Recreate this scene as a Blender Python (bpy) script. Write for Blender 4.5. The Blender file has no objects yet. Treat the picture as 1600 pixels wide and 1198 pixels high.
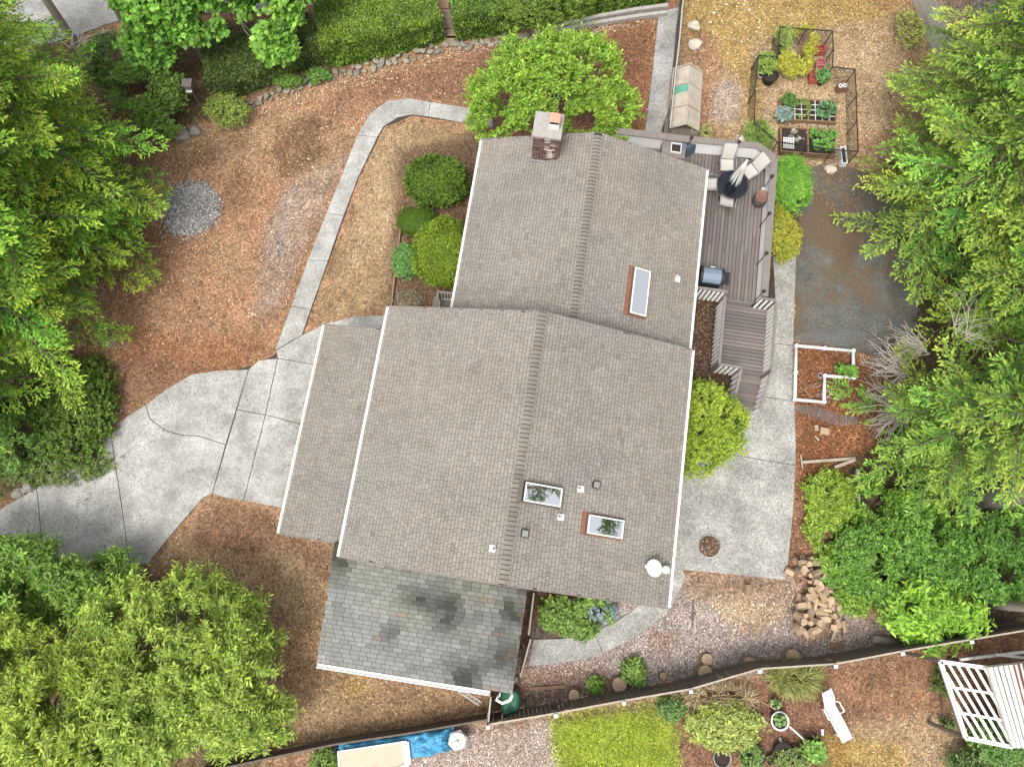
import bpy, bmesh, math, random
import numpy as np
from mathutils import Vector, Matrix, noise as mnoise

R = math.radians
rng = np.random.default_rng(7)
random.seed(7)
sc = bpy.context.scene
C = sc.collection

# ------------------------------------------------------------------ camera, sky, sun, exposure
CAM_H, TILT, FPX = 27.0, R(13.2), 1110.0
cam_d = bpy.data.cameras.new('camera')
cam_d.sensor_width = 36.0
cam_d.lens = FPX / 1600.0 * 36.0
cam_d.clip_end = 2000.0
cam = bpy.data.objects.new('camera', cam_d)
cam.location = (0, 0, CAM_H)
cam.rotation_euler = (TILT, 0, 0)
C.objects.link(cam)
sc.camera = cam

SUN_EL, SUN_AZ = R(64), R(210)          # azimuth clockwise from north (+Y)
world = bpy.data.worlds.new('World')
sc.world = world
world.use_nodes = True
wn = world.node_tree
wn.nodes.clear()
w_out = wn.nodes.new('ShaderNodeOutputWorld')
w_bg = wn.nodes.new('ShaderNodeBackground')
w_sky = wn.nodes.new('ShaderNodeTexSky')
w_sky.sky_type = 'NISHITA'
w_sky.sun_disc = False
w_sky.sun_elevation = SUN_EL
w_sky.sun_rotation = SUN_AZ
w_sky.dust_density = 4.0
w_sky.ozone_density = 0.6
w_hsv = wn.nodes.new('ShaderNodeHueSaturation')
w_hsv.inputs['Saturation'].default_value = 0.25
w_hsv.inputs['Value'].default_value = 1.0
wn.links.new(w_sky.outputs[0], w_hsv.inputs['Color'])
wn.links.new(w_hsv.outputs[0], w_bg.inputs['Color'])
w_bg.inputs['Strength'].default_value = 0.15
wn.links.new(w_bg.outputs[0], w_out.inputs['Surface'])

sun_d = bpy.data.lights.new('sun', 'SUN')
sun_d.energy = 1.35
sun_d.angle = R(24)
sun_d.color = (1.0, 0.96, 0.9)
sun = bpy.data.objects.new('sun', sun_d)
sun.rotation_euler = (math.pi / 2 - SUN_EL, 0, math.pi - SUN_AZ)
sun.location = (10, -10, 40)
C.objects.link(sun)

vs = sc.view_settings
vs.view_transform = 'Standard'
vs.look = 'None'
vs.gamma = 1.0
vs.use_curve_mapping = False
vs.exposure = 0.98

# ------------------------------------------------------------------ where things stand
HA = R(-8.52)                       # the house and everything square with it
HC, HS = math.cos(HA), math.sin(HA)

def P(px, py, z=0.0):
    """ground-plan point of something seen at this place of the photograph at height z"""
    x = (px - 800.0) / FPX
    y = -(py - 599.0) / FPX
    d = Vector((x, y * math.cos(TILT) + math.sin(TILT), y * math.sin(TILT) - math.cos(TILT)))
    t = (z - CAM_H) / d.z
    return Vector((d.x * t, d.y * t, z))

def H(px, py, z=0.0):
    """the same point in the house's own frame (across, along, up)"""
    p = P(px, py, z)
    return Vector((p.x * HC + p.y * HS, -p.x * HS + p.y * HC, z))

def poly(pts, z=0.0):
    return [P(a, b, z) for a, b in pts]

# ------------------------------------------------------------------ naming helpers
def link(o):
    C.objects.link(o)
    return o

def tag(o, label=None, cat=None, group=None, kind=None):
    if label: o['label'] = label
    if cat: o['category'] = cat
    if group: o['group'] = group
    if kind: o['kind'] = kind
    return o

def thing(name, label, cat, loc=(0, 0, 0), rz=0.0, group=None):
    o = bpy.data.objects.new(name, None)
    o.empty_display_size = 0.2
    o.location = loc
    o.rotation_euler = (0, 0, rz)
    link(o)
    return tag(o, label, cat, group)

def dup(root, loc=None, rz=None, label=None, group=None, parent=None, scale=None):
    r = root.copy()
    link(r)
    if parent is not None: r.parent = parent
    if loc is not None: r.location = loc
    if rz is not None: r.rotation_euler = (0, 0, rz)
    if scale is not None: r.scale = scale
    if label: r['label'] = label
    if group: r['group'] = group
    for ch in root.children:
        c = ch.copy()
        link(c)
        c.parent = r
        for g in ch.children:
            d = g.copy()
            link(d)
            d.parent = c
    return r

# ------------------------------------------------------------------ mesh helper
class MB:
    def __init__(self):
        self.v, self.f, self.c, self.smooth = [], [], [], []
    def add(self, vs_, fs, col=None, smooth=False):
        n = len(self.v)
        self.v += [tuple(p) for p in vs_]
        for f in fs:
            self.f.append(tuple(i + n for i in f))
            self.c.append(col)
            self.smooth.append(smooth)
        return self
    def box(self, c, s, rz=0.0, col=None, taper=1.0):
        sx, sy, sz = s[0] / 2, s[1] / 2, s[2] / 2
        ca, sa = math.cos(rz), math.sin(rz)
        vv = []
        for z in (-1, 1):
            k = taper if z > 0 else 1.0
            for x, y in ((-1, -1), (1, -1), (1, 1), (-1, 1)):
                X, Y = x * sx * k, y * sy * k
                vv.append((c[0] + X * ca - Y * sa, c[1] + X * sa + Y * ca, c[2] + z * sz))
        return self.add(vv, [(3, 2, 1, 0), (4, 5, 6, 7), (0, 1, 5, 4), (1, 2, 6, 5), (2, 3, 7, 6), (3, 0, 4, 7)], col)
    def beam(self, a, b, w, h, col=None, up=(0, 0, 1)):
        a, b = Vector(a), Vector(b)
        d = (b - a).normalized()
        u = Vector(up)
        s = d.cross(u)
        if s.length < 1e-4: s = d.cross(Vector((0, 1, 0)))
        s.normalize()
        t = s.cross(d).normalized()
        vv = []
        for p in (a, b):
            for x, y in ((-1, -1), (1, -1), (1, 1), (-1, 1)):
                vv.append(p + s * (x * w / 2) + t * (y * h / 2))
        return self.add(vv, [(3, 2, 1, 0), (4, 5, 6, 7), (0, 1, 5, 4), (1, 2, 6, 5), (2, 3, 7, 6), (3, 0, 4, 7)], col)
    def prism(self, pts, z0, z1, col=None):
        n = len(pts)
        vv = [(p[0], p[1], z0) for p in pts] + [(p[0], p[1], z1) for p in pts]
        area = sum(pts[i][0] * pts[(i + 1) % n][1] - pts[(i + 1) % n][0] * pts[i][1] for i in range(n))
        fs = [tuple(range(n, 2 * n)), tuple(range(n - 1, -1, -1))]
        fs += [(i, (i + 1) % n, n + (i + 1) % n, n + i) for i in range(n)]
        if area < 0: fs = [tuple(reversed(f)) for f in fs]
        return self.add(vv, fs, col)
    def tube(self, pts, rad, n=8, col=None, smooth=True, caps=True):
        pts = [Vector(p) for p in pts]
        if not hasattr(rad, '__len__'): rad = [rad] * len(pts)
        vv, prev = [], None
        for i, p in enumerate(pts):
            d = (pts[min(i + 1, len(pts) - 1)] - pts[max(i - 1, 0)]).normalized()
            if prev is None:
                s = d.cross(Vector((0, 0, 1)))
                if s.length < 1e-3: s = d.cross(Vector((1, 0, 0)))
            else:
                s = prev - d * prev.dot(d)
            s.normalize()
            prev = s
            t = d.cross(s)
            for k in range(n):
                a = 2 * math.pi * k / n
                vv.append(p + (s * math.cos(a) + t * math.sin(a)) * rad[i])
        fs = []
        for i in range(len(pts) - 1):
            for k in range(n):
                a, b = i * n + k, i * n + (k + 1) % n
                fs.append((a, b, b + n, a + n))
        self.add(vv, fs, col, smooth)
        if caps:
            m = len(self.v) - len(vv)
            self.f.append(tuple(m + k for k in range(n - 1, -1, -1))); self.c.append(col); self.smooth.append(False)
            m = len(self.v) - n
            self.f.append(tuple(m + k for k in range(n))); self.c.append(col); self.smooth.append(False)
        return self
    def lathe(self, prof, c=(0, 0, 0), n=24, col=None, smooth=True):
        vv = []
        for r, z in prof:
            for k in range(n):
                a = 2 * math.pi * k / n
                vv.append((c[0] + r * math.cos(a), c[1] + r * math.sin(a), c[2] + z))
        fs = []
        for i in range(len(prof) - 1):
            for k in range(n):
                a, b = i * n + k, i * n + (k + 1) % n
                fs.append((a, b, b + n, a + n))
        return self.add(vv, fs, col, smooth)
    def rock(self, c, r, seed=0, col=None, sub=2):
        bm = bmesh.new()
        bmesh.ops.create_icosphere(bm, subdivisions=sub, radius=1.0)
        for v in bm.verts:
            k = 1 + 0.45 * mnoise.noise(v.co * 1.1 + Vector((seed * 3.7, seed * 1.3, 0)))
            v.co = Vector((c[0] + v.co.x * r[0] * k, c[1] + v.co.y * r[1] * k, c[2] + v.co.z * r[2] * k))
        self.add([v.co for v in bm.verts], [[v.index for v in f.verts] for f in bm.faces], col, False)
        bm.free()
        return self
    def mesh(self, name, mat=None):
        me = bpy.data.meshes.new(name)
        me.from_pydata(self.v, [], self.f)
        if any(c is not None for c in self.c):
            at = me.color_attributes.new('col', 'FLOAT_COLOR', 'CORNER')
            arr = np.ones((len(me.loops), 4), np.float32)
            k = 0
            for f, c in zip(self.f, self.c):
                if c is not None: arr[k:k + len(f), :3] = c
                k += len(f)
            at.data.foreach_set('color', arr.ravel())
        if any(self.smooth):
            me.polygons.foreach_set('use_smooth', self.smooth)
        if mat: me.materials.append(mat)
        me.update()
        return me
    def build(self, name, mat=None, parent=None, loc=None, bevel=0.0):
        o = bpy.data.objects.new(name, self.mesh(name, mat))
        link(o)
        if parent is not None: o.parent = parent
        if loc is not None: o.location = loc
        if bevel:
            m = o.modifiers.new('bevel', 'BEVEL')
            m.width = bevel
            m.segments = 2
            m.limit_method = 'ANGLE'
        return o

def at_base(mb, loc):
    """shift a world-space mesh so that its object can sit at loc"""
    mb.v = [(x - loc[0], y - loc[1], z - loc[2]) for x, y, z in mb.v]
    return mb

def raw_mesh(name, v, quads, col, mat):
    """fast numpy mesh of quads with a point colour"""
    me = bpy.data.meshes.new(name)
    n, q = len(v), len(quads)
    me.vertices.add(n)
    me.vertices.foreach_set('co', np.ascontiguousarray(v, np.float32).ravel())
    me.loops.add(q * 4)
    me.loops.foreach_set('vertex_index', np.ascontiguousarray(quads, np.int32).ravel())
    me.polygons.add(q)
    me.polygons.foreach_set('loop_start', np.arange(0, q * 4, 4, dtype=np.int32))
    me.polygons.foreach_set('loop_total', np.full(q, 4, np.int32))
    if col is not None:
        at = me.color_attributes.new('col', 'FLOAT_COLOR', 'POINT')
        c4 = np.ones((n, 4), np.float32)
        c4[:, :3] = col
        at.data.foreach_set('color', c4.ravel())
    me.update(calc_edges=True)
    me.materials.append(mat)
    return me

def leaf_arrays(pos, d, nrm, ln, wd, col, fold=0.15, mid=0.45):
    """rhombic leaves: base, left, tip, right"""
    d = d / (np.linalg.norm(d, axis=1, keepdims=True) + 1e-9)
    s = np.cross(d, nrm)
    s /= (np.linalg.norm(s, axis=1, keepdims=True) + 1e-9)
    u = np.cross(s, d)
    ln = np.asarray(ln)[:, None]
    wd = np.asarray(wd)[:, None]
    mp = pos + d * ln * mid + u * wd * fold
    v = np.stack([pos, mp - s * wd * 0.5, pos + d * ln, mp + s * wd * 0.5], 1).reshape(-1, 3)
    c = np.repeat(col, 4, 0)
    return v, c

def leaf_object(name, parts, mat, parent=None, loc=(0, 0, 0)):
    v = np.concatenate([p[0] for p in parts])
    c = np.concatenate([p[1] for p in parts])
    q = np.arange(len(v), dtype=np.int32).reshape(-1, 4)
    o = bpy.data.objects.new(name, raw_mesh(name, v - np.array(loc), q, c, mat))
    link(o)
    if parent is not None: o.parent = parent
    else: o.location = loc
    return o

def unit(n):
    a = rng.normal(size=(n, 3))
    return a / np.linalg.norm(a, axis=1, keepdims=True)

def vnoise(x, y, seed=0):
    r = np.random.default_rng(seed).random((256, 256))
    xi, yi = np.floor(x).astype(int), np.floor(y).astype(int)
    fx, fy = x - xi, y - yi
    fx, fy = fx * fx * (3 - 2 * fx), fy * fy * (3 - 2 * fy)
    a, b = r[xi % 256, yi % 256], r[(xi + 1) % 256, yi % 256]
    c, d = r[xi % 256, (yi + 1) % 256], r[(xi + 1) % 256, (yi + 1) % 256]
    return (a * (1 - fx) + b * fx) * (1 - fy) + (c * (1 - fx) + d * fx) * fy

def fbm(x, y, seed=0, oct=4):
    s, a, t = 0, 1.0, 0
    for o in range(oct):
        s = s + a * vnoise(x * 2 ** o + 17 * o, y * 2 ** o + 31 * o, seed + o)
        t += a
        a *= 0.5
    return s / t

def inside(x, y, pts):
    r = np.zeros(x.shape, bool)
    n = len(pts)
    for i in range(n):
        x1, y1, x2, y2 = pts[i][0], pts[i][1], pts[(i + 1) % n][0], pts[(i + 1) % n][1]
        if y1 == y2: continue
        k = ((y1 > y) != (y2 > y)) & (x < (x2 - x1) * (y - y1) / (y2 - y1) + x1)
        r ^= k
    return r

def scatter_in(pts, n):
    xs, ys = [p[0] for p in pts], [p[1] for p in pts]
    out = np.zeros((0, 2))
    while len(out) < n:
        q = np.stack([rng.uniform(min(xs), max(xs), n), rng.uniform(min(ys), max(ys), n)], 1)
        out = np.concatenate([out, q[inside(q[:, 0], q[:, 1], pts)]])
    return out[:n]

# ------------------------------------------------------------------ materials
def mat_new(name):
    m = bpy.data.materials.new(name)
    m.use_nodes = True
    nt = m.node_tree
    return m, nt, nt.nodes['Principled BSDF']

def N(nt, kind, **kw):
    n = nt.nodes.new(kind)
    for k, v in kw.items(): setattr(n, k, v)
    return n

def simple(name, col, rough=0.6, var=0.25, scale=6.0, bump=0.0, metal=0.0, attr=False, detail=6.0, spec=0.4, bscale=None, stretch=None):
    """colour broken by two sizes of noise, a little relief; attr multiplies by the piece's own tint"""
    col = tuple(c_ * 0.82 for c_ in col)
    m, nt, b = mat_new(name)
    tc = N(nt, 'ShaderNodeTexCoord')
    vec = tc.outputs['Object']
    if stretch:
        mp = N(nt, 'ShaderNodeMapping')
        mp.inputs['Scale'].default_value = stretch
        nt.links.new(vec, mp.inputs['Vector'])
        vec = mp.outputs[0]
    n1 = N(nt, 'ShaderNodeTexNoise')
    n1.inputs['Scale'].default_value = scale
    n1.inputs['Detail'].default_value = detail
    nt.links.new(vec, n1.inputs['Vector'])
    n2 = N(nt, 'ShaderNodeTexNoise')
    n2.inputs['Scale'].default_value = scale * 7.3
    n2.inputs['Detail'].default_value = 3
    nt.links.new(vec, n2.inputs['Vector'])
    ad = N(nt, 'ShaderNodeMath', operation='ADD')
    nt.links.new(n1.outputs[0], ad.inputs[0])
    nt.links.new(n2.outputs[0], ad.inputs[1])
    mr = N(nt, 'ShaderNodeMapRange')
    mr.inputs['From Min'].default_value = 0.6
    mr.inputs['From Max'].default_value = 1.4
    mr.inputs['To Min'].default_value = 1 - var
    mr.inputs['To Max'].default_value = 1 + var
    nt.links.new(ad.outputs[0], mr.inputs['Value'])
    mx = N(nt, 'ShaderNodeMix', data_type='RGBA', blend_type='MULTIPLY')
    mx.inputs['Factor'].default_value = 1.0
    mx.inputs[6].default_value = (*col, 1)
    nt.links.new(mr.outputs[0], mx.inputs[7])
    out = mx.outputs[2]
    if attr:
        at = N(nt, 'ShaderNodeVertexColor', layer_name='col')
        m2 = N(nt, 'ShaderNodeMix', data_type='RGBA', blend_type='MULTIPLY')
        m2.inputs['Factor'].default_value = 1.0
        nt.links.new(out, m2.inputs[6])
        nt.links.new(at.outputs[0], m2.inputs[7])
        out = m2.outputs[2]
    nt.links.new(out, b.inputs['Base Color'])
    b.inputs['Roughness'].default_value = rough
    b.inputs['Metallic'].default_value = metal
    b.inputs['Specular IOR Level'].default_value = spec
    if bump:
        bp = N(nt, 'ShaderNodeBump')
        bp.inputs['Strength'].default_value = min(1.0, bump)
        bp.inputs['Distance'].default_value = 0.02
        nb = N(nt, 'ShaderNodeTexNoise')
        nb.inputs['Scale'].default_value = bscale or scale * 5
        nb.inputs['Detail'].default_value = 5
        nt.links.new(vec, nb.inputs['Vector'])
        nt.links.new(nb.outputs[0], bp.inputs['Height'])
        nt.links.new(bp.outputs[0], b.inputs['Normal'])
    return m

def leaf_mat(name, trans=0.3, rough=0.5, gain=(1, 1, 1)):
    m, nt, b = mat_new(name)
    at = N(nt, 'ShaderNodeVertexColor', layer_name='col')
    mx = N(nt, 'ShaderNodeMix', data_type='RGBA', blend_type='MULTIPLY')
    mx.inputs['Factor'].default_value = 1.0
    mx.inputs[7].default_value = (*gain, 1)
    nt.links.new(at.outputs[0], mx.inputs[6])
    nt.links.new(mx.outputs[2], b.inputs['Base Color'])
    b.inputs['Roughness'].default_value = rough
    b.inputs['Specular IOR Level'].default_value = 0.35
    tr = N(nt, 'ShaderNodeBsdfTranslucent')
    nt.links.new(mx.outputs[2], tr.inputs['Color'])
    ms = N(nt, 'ShaderNodeMixShader')
    ms.inputs[0].default_value = trans
    nt.links.new(b.outputs[0], ms.inputs[1])
    nt.links.new(tr.outputs[0], ms.inputs[2])
    nt.links.new(ms.outputs[0], nt.nodes['Material Output'].inputs['Surface'])
    return m

M = {}
M['leaf'] = leaf_mat('leaf', trans=0.30, gain=(1.10, 1.04, 1.5))
M['needle'] = leaf_mat('needle', trans=0.30, rough=0.6, gain=(1.50, 1.38, 1.6))
M['bark'] = simple('bark', (0.16, 0.12, 0.085), 0.9, 0.45, 5, 0.8, stretch=(1, 1, 0.25))
M['bark_grey'] = simple('bark_grey', (0.30, 0.26, 0.21), 0.9, 0.35, 5, 0.6, stretch=(1, 1, 0.3))
M['twig_dead'] = simple('twig_dead', (0.55, 0.50, 0.43), 0.9, 0.25, 9, 0.3)
M['white'] = simple('white_paint', (0.97, 0.96, 0.93), 0.5, 0.10, 3, 0.1)
M['white_worn'] = simple('white_worn', (0.76, 0.75, 0.71), 0.6, 0.18, 5, 0.2)
M['white_plastic'] = simple('white_plastic', (0.80, 0.79, 0.76), 0.35, 0.06, 3)
M['grey_rail'] = simple('grey_rail', (0.21, 0.185, 0.165), 0.65, 0.22, 4, 0.3, attr=False)
M['deck'] = simple('deck_board', (0.165, 0.142, 0.132), 0.6, 0.30, 3, 0.4, attr=True, stretch=(6, 0.6, 6))
M['deck_x'] = simple('deck_board_cross', (0.165, 0.142, 0.130), 0.6, 0.30, 3, 0.4, attr=True, stretch=(0.6, 6, 6))
M['shingle'] = simple('roof_shingle', (0.272, 0.246, 0.212), 0.9, 0.14, 2.2, 0.5, attr=True, bscale=90, spec=0.2)
M['shingle_grey'] = simple('roof_shingle_grey', (0.180, 0.184, 0.172), 0.9, 0.22, 3, 0.5, attr=True, bscale=90, spec=0.2)
M['underlay'] = simple('roof_underlay', (0.035, 0.03, 0.026), 0.95, 0.2, 4)
M['wall'] = simple('wall_siding', (0.34, 0.30, 0.26), 0.7, 0.12, 2, 0.2)
M['dark'] = simple('dark_void', (0.03, 0.03, 0.03), 0.8, 0.2, 3)
M['black_metal'] = simple('black_metal', (0.02, 0.02, 0.022), 0.45, 0.2, 6)
M['net'] = simple('black_net', (0.035, 0.035, 0.035), 0.8, 0.2, 6)
M['grey_net'] = simple('grey_net', (0.28, 0.28, 0.28), 0.7, 0.2, 6)
M['rust'] = simple('rusty_flashing', (0.23, 0.10, 0.06), 0.85, 0.45, 5, 0.4)
M['steel'] = simple('galvanised', (0.30, 0.30, 0.29), 0.5, 0.2, 6, 0.1, metal=0.3)
M['brick'] = simple('chimney_brick', (0.19, 0.12, 0.095), 0.9, 0.5, 9, 0.6, attr=True)
M['mortar'] = simple('mortar', (0.50, 0.47, 0.43), 0.95, 0.2, 9, 0.4)
M['cement'] = simple('cement_cap', (0.36, 0.34, 0.31), 0.85, 0.2, 5, 0.3)
M['terracotta'] = simple('terracotta', (0.22, 0.115, 0.085), 0.8, 0.3, 7, 0.3)
M['terracotta_pale'] = simple('terracotta_pale', (0.58, 0.30, 0.22), 0.8, 0.2, 7, 0.2)
M['old_wood'] = simple('old_wood', (0.145, 0.12, 0.095), 0.85, 0.4, 4, 0.6, stretch=(5, 5, 0.7))
M['pale_wood'] = simple('pale_wood', (0.42, 0.36, 0.28), 0.85, 0.3, 6, 0.5)
M['grey_wood'] = simple('grey_wood', (0.40, 0.38, 0.34), 0.85, 0.3, 5, 0.5)
M['timber'] = simple('timber', (0.27, 0.165, 0.095), 0.8, 0.3, 6, 0.4)
M['cut_wood'] = simple('cut_wood', (0.46, 0.33, 0.215), 0.85, 0.35, 8, 0.4)
M['log_bark'] = simple('log_bark', (0.27, 0.19, 0.13), 0.9, 0.4, 9, 0.8)
M['stone'] = simple('stone', (0.27, 0.25, 0.215), 0.9, 0.35, 5, 0.7, attr=True)
M['soil'] = simple('soil', (0.045, 0.032, 0.024), 0.95, 0.5, 20, 1.0)
M['mulch'] = simple('mulch', (0.15, 0.075, 0.04), 0.95, 0.6, 22, 1.0)
M['glass'] = None
M['blue'] = simple('blue_tarp', (0.07, 0.30, 0.50), 0.4, 0.3, 4, 0.5)
M['green_tarp'] = simple('green_tarp', (0.06, 0.20, 0.13), 0.5, 0.3, 6, 0.4)
M['sling'] = simple('sling_fabric', (0.50, 0.48, 0.44), 0.7, 0.1, 30)
M['umbrella'] = simple('umbrella_cloth', (0.62, 0.61, 0.58), 0.75, 0.12, 8, 0.2)
M['black_glass'] = simple('black_glass', (0.010, 0.012, 0.018), 0.06, 0.2, 3, spec=0.5)
M['cover'] = simple('grill_lid', (0.17, 0.21, 0.27), 0.3, 0.15, 3, spec=0.6)
M['slate_cloth'] = simple('slate_cloth', (0.10, 0.13, 0.16), 0.7, 0.25, 6, 0.3)
M['red_plastic'] = simple('red_plastic', (0.40, 0.09, 0.08), 0.5, 0.25, 6)
M['red_faded'] = simple('red_faded', (0.48, 0.18, 0.18), 0.6, 0.25, 6)
M['beige'] = simple('beige_panel', (0.52, 0.41, 0.30), 0.6, 0.10, 2, 0.1)
M['yellow'] = simple('yellow_plastic', (0.60, 0.50, 0.04), 0.5, 0.15, 6)
M['chips'] = leaf_mat('chips', trans=0.0, rough=0.9)

m, nt, b = mat_new('skylight_glass')
b.inputs['Base Color'].default_value = (0.02, 0.035, 0.03, 1)
b.inputs['Roughness'].default_value = 0.02
b.inputs['Specular IOR Level'].default_value = 1.0
b.inputs['IOR'].default_value = 4.6
nz = N(nt, 'ShaderNodeTexNoise'); nz.inputs['Scale'].default_value = 1.6
tc = N(nt, 'ShaderNodeTexCoord'); nt.links.new(tc.outputs['Object'], nz.inputs['Vector'])
bp = N(nt, 'ShaderNodeBump'); bp.inputs['Strength'].default_value = 0.05
nt.links.new(nz.outputs[0], bp.inputs['Height']); nt.links.new(bp.outputs[0], b.inputs['Normal'])
M['glass'] = m

def concrete(name, col, agg=0.0, dirt=None):
    col = tuple(c_ * 0.76 for c_ in col)
    m, nt, b = mat_new(name)
    tc = N(nt, 'ShaderNodeTexCoord')
    n1 = N(nt, 'ShaderNodeTexNoise'); n1.inputs['Scale'].default_value = 0.9; n1.inputs['Detail'].default_value = 9; n1.inputs['Roughness'].default_value = 0.68
    n2 = N(nt, 'ShaderNodeTexNoise'); n2.inputs['Scale'].default_value = 16; n2.inputs['Detail'].default_value = 6; n2.inputs['Roughness'].default_value = 0.75
    vo = N(nt, 'ShaderNodeTexVoronoi'); vo.inputs['Scale'].default_value = 26
    for n in (n1, n2, vo): nt.links.new(tc.outputs['Object'], n.inputs['Vector'])
    r1 = N(nt, 'ShaderNodeMapRange'); r1.inputs['From Min'].default_value = 0.35; r1.inputs['From Max'].default_value = 0.68; r1.inputs['To Min'].default_value = 0.62; r1.inputs['To Max'].default_value = 1.16
    nt.links.new(n1.outputs[0], r1.inputs['Value'])
    r2 = N(nt, 'ShaderNodeMapRange'); r2.inputs['From Min'].default_value = 0.36; r2.inputs['From Max'].default_value = 0.6; r2.inputs['To Min'].default_value = 0.62; r2.inputs['To Max'].default_value = 1.12
    nt.links.new(n2.outputs[0], r2.inputs['Value'])
    mu = N(nt, 'ShaderNodeMath', operation='MULTIPLY')
    nt.links.new(r1.outputs[0], mu.inputs[0]); nt.links.new(r2.outputs[0], mu.inputs[1])
    val = mu.outputs[0]
    if agg:
        sx = N(nt, 'ShaderNodeSeparateColor'); nt.links.new(vo.outputs['Color'], sx.inputs[0])
        r3 = N(nt, 'ShaderNodeMapRange'); r3.inputs['To Min'].default_value = 1 - agg; r3.inputs['To Max'].default_value = 1 + agg
        nt.links.new(sx.outputs[0], r3.inputs['Value'])
        m3 = N(nt, 'ShaderNodeMath', operation='MULTIPLY')
        nt.links.new(val, m3.inputs[0]); nt.links.new(r3.outputs[0], m3.inputs[1])
        val = m3.outputs[0]
    mx = N(nt, 'ShaderNodeMix', data_type='RGBA', blend_type='MULTIPLY'); mx.inputs['Factor'].default_value = 1
    mx.inputs[6].default_value = (*col, 1)
    nt.links.new(val, mx.inputs[7])
    if dirt:
        nd = N(nt, 'ShaderNodeTexNoise'); nd.inputs['Scale'].default_value = 0.42; nd.inputs['Detail'].default_value = 9; nd.inputs['Roughness'].default_value = 0.7
        nt.links.new(tc.outputs['Object'], nd.inputs['Vector'])
        rd_ = N(nt, 'ShaderNodeMapRange'); rd_.inputs['From Min'].default_value = 0.43; rd_.inputs['From Max'].default_value = 0.58
        nt.links.new(nd.outputs[0], rd_.inputs['Value'])
        md = N(nt, 'ShaderNodeMix', data_type='RGBA'); nt.links.new(rd_.outputs[0], md.inputs['Factor'])
        mk = N(nt, 'ShaderNodeMix', data_type='RGBA', blend_type='MULTIPLY'); mk.inputs['Factor'].default_value = 1
        mk.inputs[6].default_value = (*dirt, 1); nt.links.new(r2.outputs[0], mk.inputs[7])
        nt.links.new(mx.outputs[2], md.inputs[6]); nt.links.new(mk.outputs[2], md.inputs[7])
        mx = md
    nt.links.new(mx.outputs[2], b.inputs['Base Color'])
    b.inputs['Roughness'].default_value = 0.9
    b.inputs['Specular IOR Level'].default_value = 0.25
    bp = N(nt, 'ShaderNodeBump'); bp.inputs['Strength'].default_value = 0.4; bp.inputs['Distance'].default_value = 0.01
    nt.links.new(n2.outputs[0], bp.inputs['Height']); nt.links.new(bp.outputs[0], b.inputs['Normal'])
    return m
M['concrete'] = concrete('concrete', (0.51, 0.50, 0.465))
M['concrete_agg'] = concrete('concrete_aggregate', (0.46, 0.452, 0.415), 0.25)
M['concrete_grey'] = concrete('concrete_grey', (0.44, 0.435, 0.415), 0.15)
M['asphalt'] = concrete('asphalt', (0.17, 0.175, 0.158), 0.3, (0.12, 0.085, 0.055))
M['gravel'] = concrete('gravel', (0.33, 0.31, 0.29), 0.4)
M['joint'] = simple('joint_dirt', (0.06, 0.05, 0.04), 0.95, 0.3, 10)
# ------------------------------------------------------------------ ground
def ground_axis(lo, hi, step, far):
    a = list(np.arange(lo, hi + 1e-6, step))
    out = [1.5, 3, 6, 12, 25, 50, 100, far]
    return np.array([lo - k for k in reversed(out)] + a + [hi + k for k in out])

gx = ground_axis(-24, 24, 0.11, 400)
gy = ground_axis(-9, 27, 0.11, 400)
GX, GY = np.meshgrid(gx, gy, indexing='ij')
WARPS = [(GX + (fbm(GX * f_, GY * f_, s_) - 0.5) * a_, GY + (fbm(GX * f_, GY * f_, s_ + 50) - 0.5) * a_) for f_, s_, a_ in ((0.9, 1, 1.0), (1.3, 3, 1.5), (2.1, 5, 1.1), (3.7, 7, 0.9), (0.7, 9, 2.0), (6.0, 11, 0.6))]
wx = GX + (fbm(GX * 1.1, GY * 1.1, 1) - 0.5) * 1.1 + (vnoise(GX * 5, GY * 5, 5) - 0.5) * 0.35
wy = GY + (fbm(GX * 1.1, GY * 1.1, 2) - 0.5) * 1.1 + (vnoise(GX * 5, GY * 5, 6) - 0.5) * 0.35
COL = {
    'bark': (0.37, 0.205, 0.115), 'bark_dk': (0.15, 0.085, 0.045), 'rust': (0.27, 0.115, 0.050), 'tan': (0.36, 0.245, 0.135),
    'straw': (0.46, 0.325, 0.185), 'moss': (0.38, 0.255, 0.055), 'worn': (0.33, 0.265, 0.215), 'mulch': (0.20, 0.085, 0.038),
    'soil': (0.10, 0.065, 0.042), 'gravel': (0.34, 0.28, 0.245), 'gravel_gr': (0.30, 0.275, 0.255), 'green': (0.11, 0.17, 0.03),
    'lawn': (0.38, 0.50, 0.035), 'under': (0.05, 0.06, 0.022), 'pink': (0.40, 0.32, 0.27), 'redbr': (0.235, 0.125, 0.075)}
gc = np.zeros(GX.shape + (3,))
gc[:] = COL['bark']
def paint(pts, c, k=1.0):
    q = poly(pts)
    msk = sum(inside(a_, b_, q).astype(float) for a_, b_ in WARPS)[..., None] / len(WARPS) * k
    gc[:] = gc * (1 - msk) + np.array(COL[c]) * msk
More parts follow.
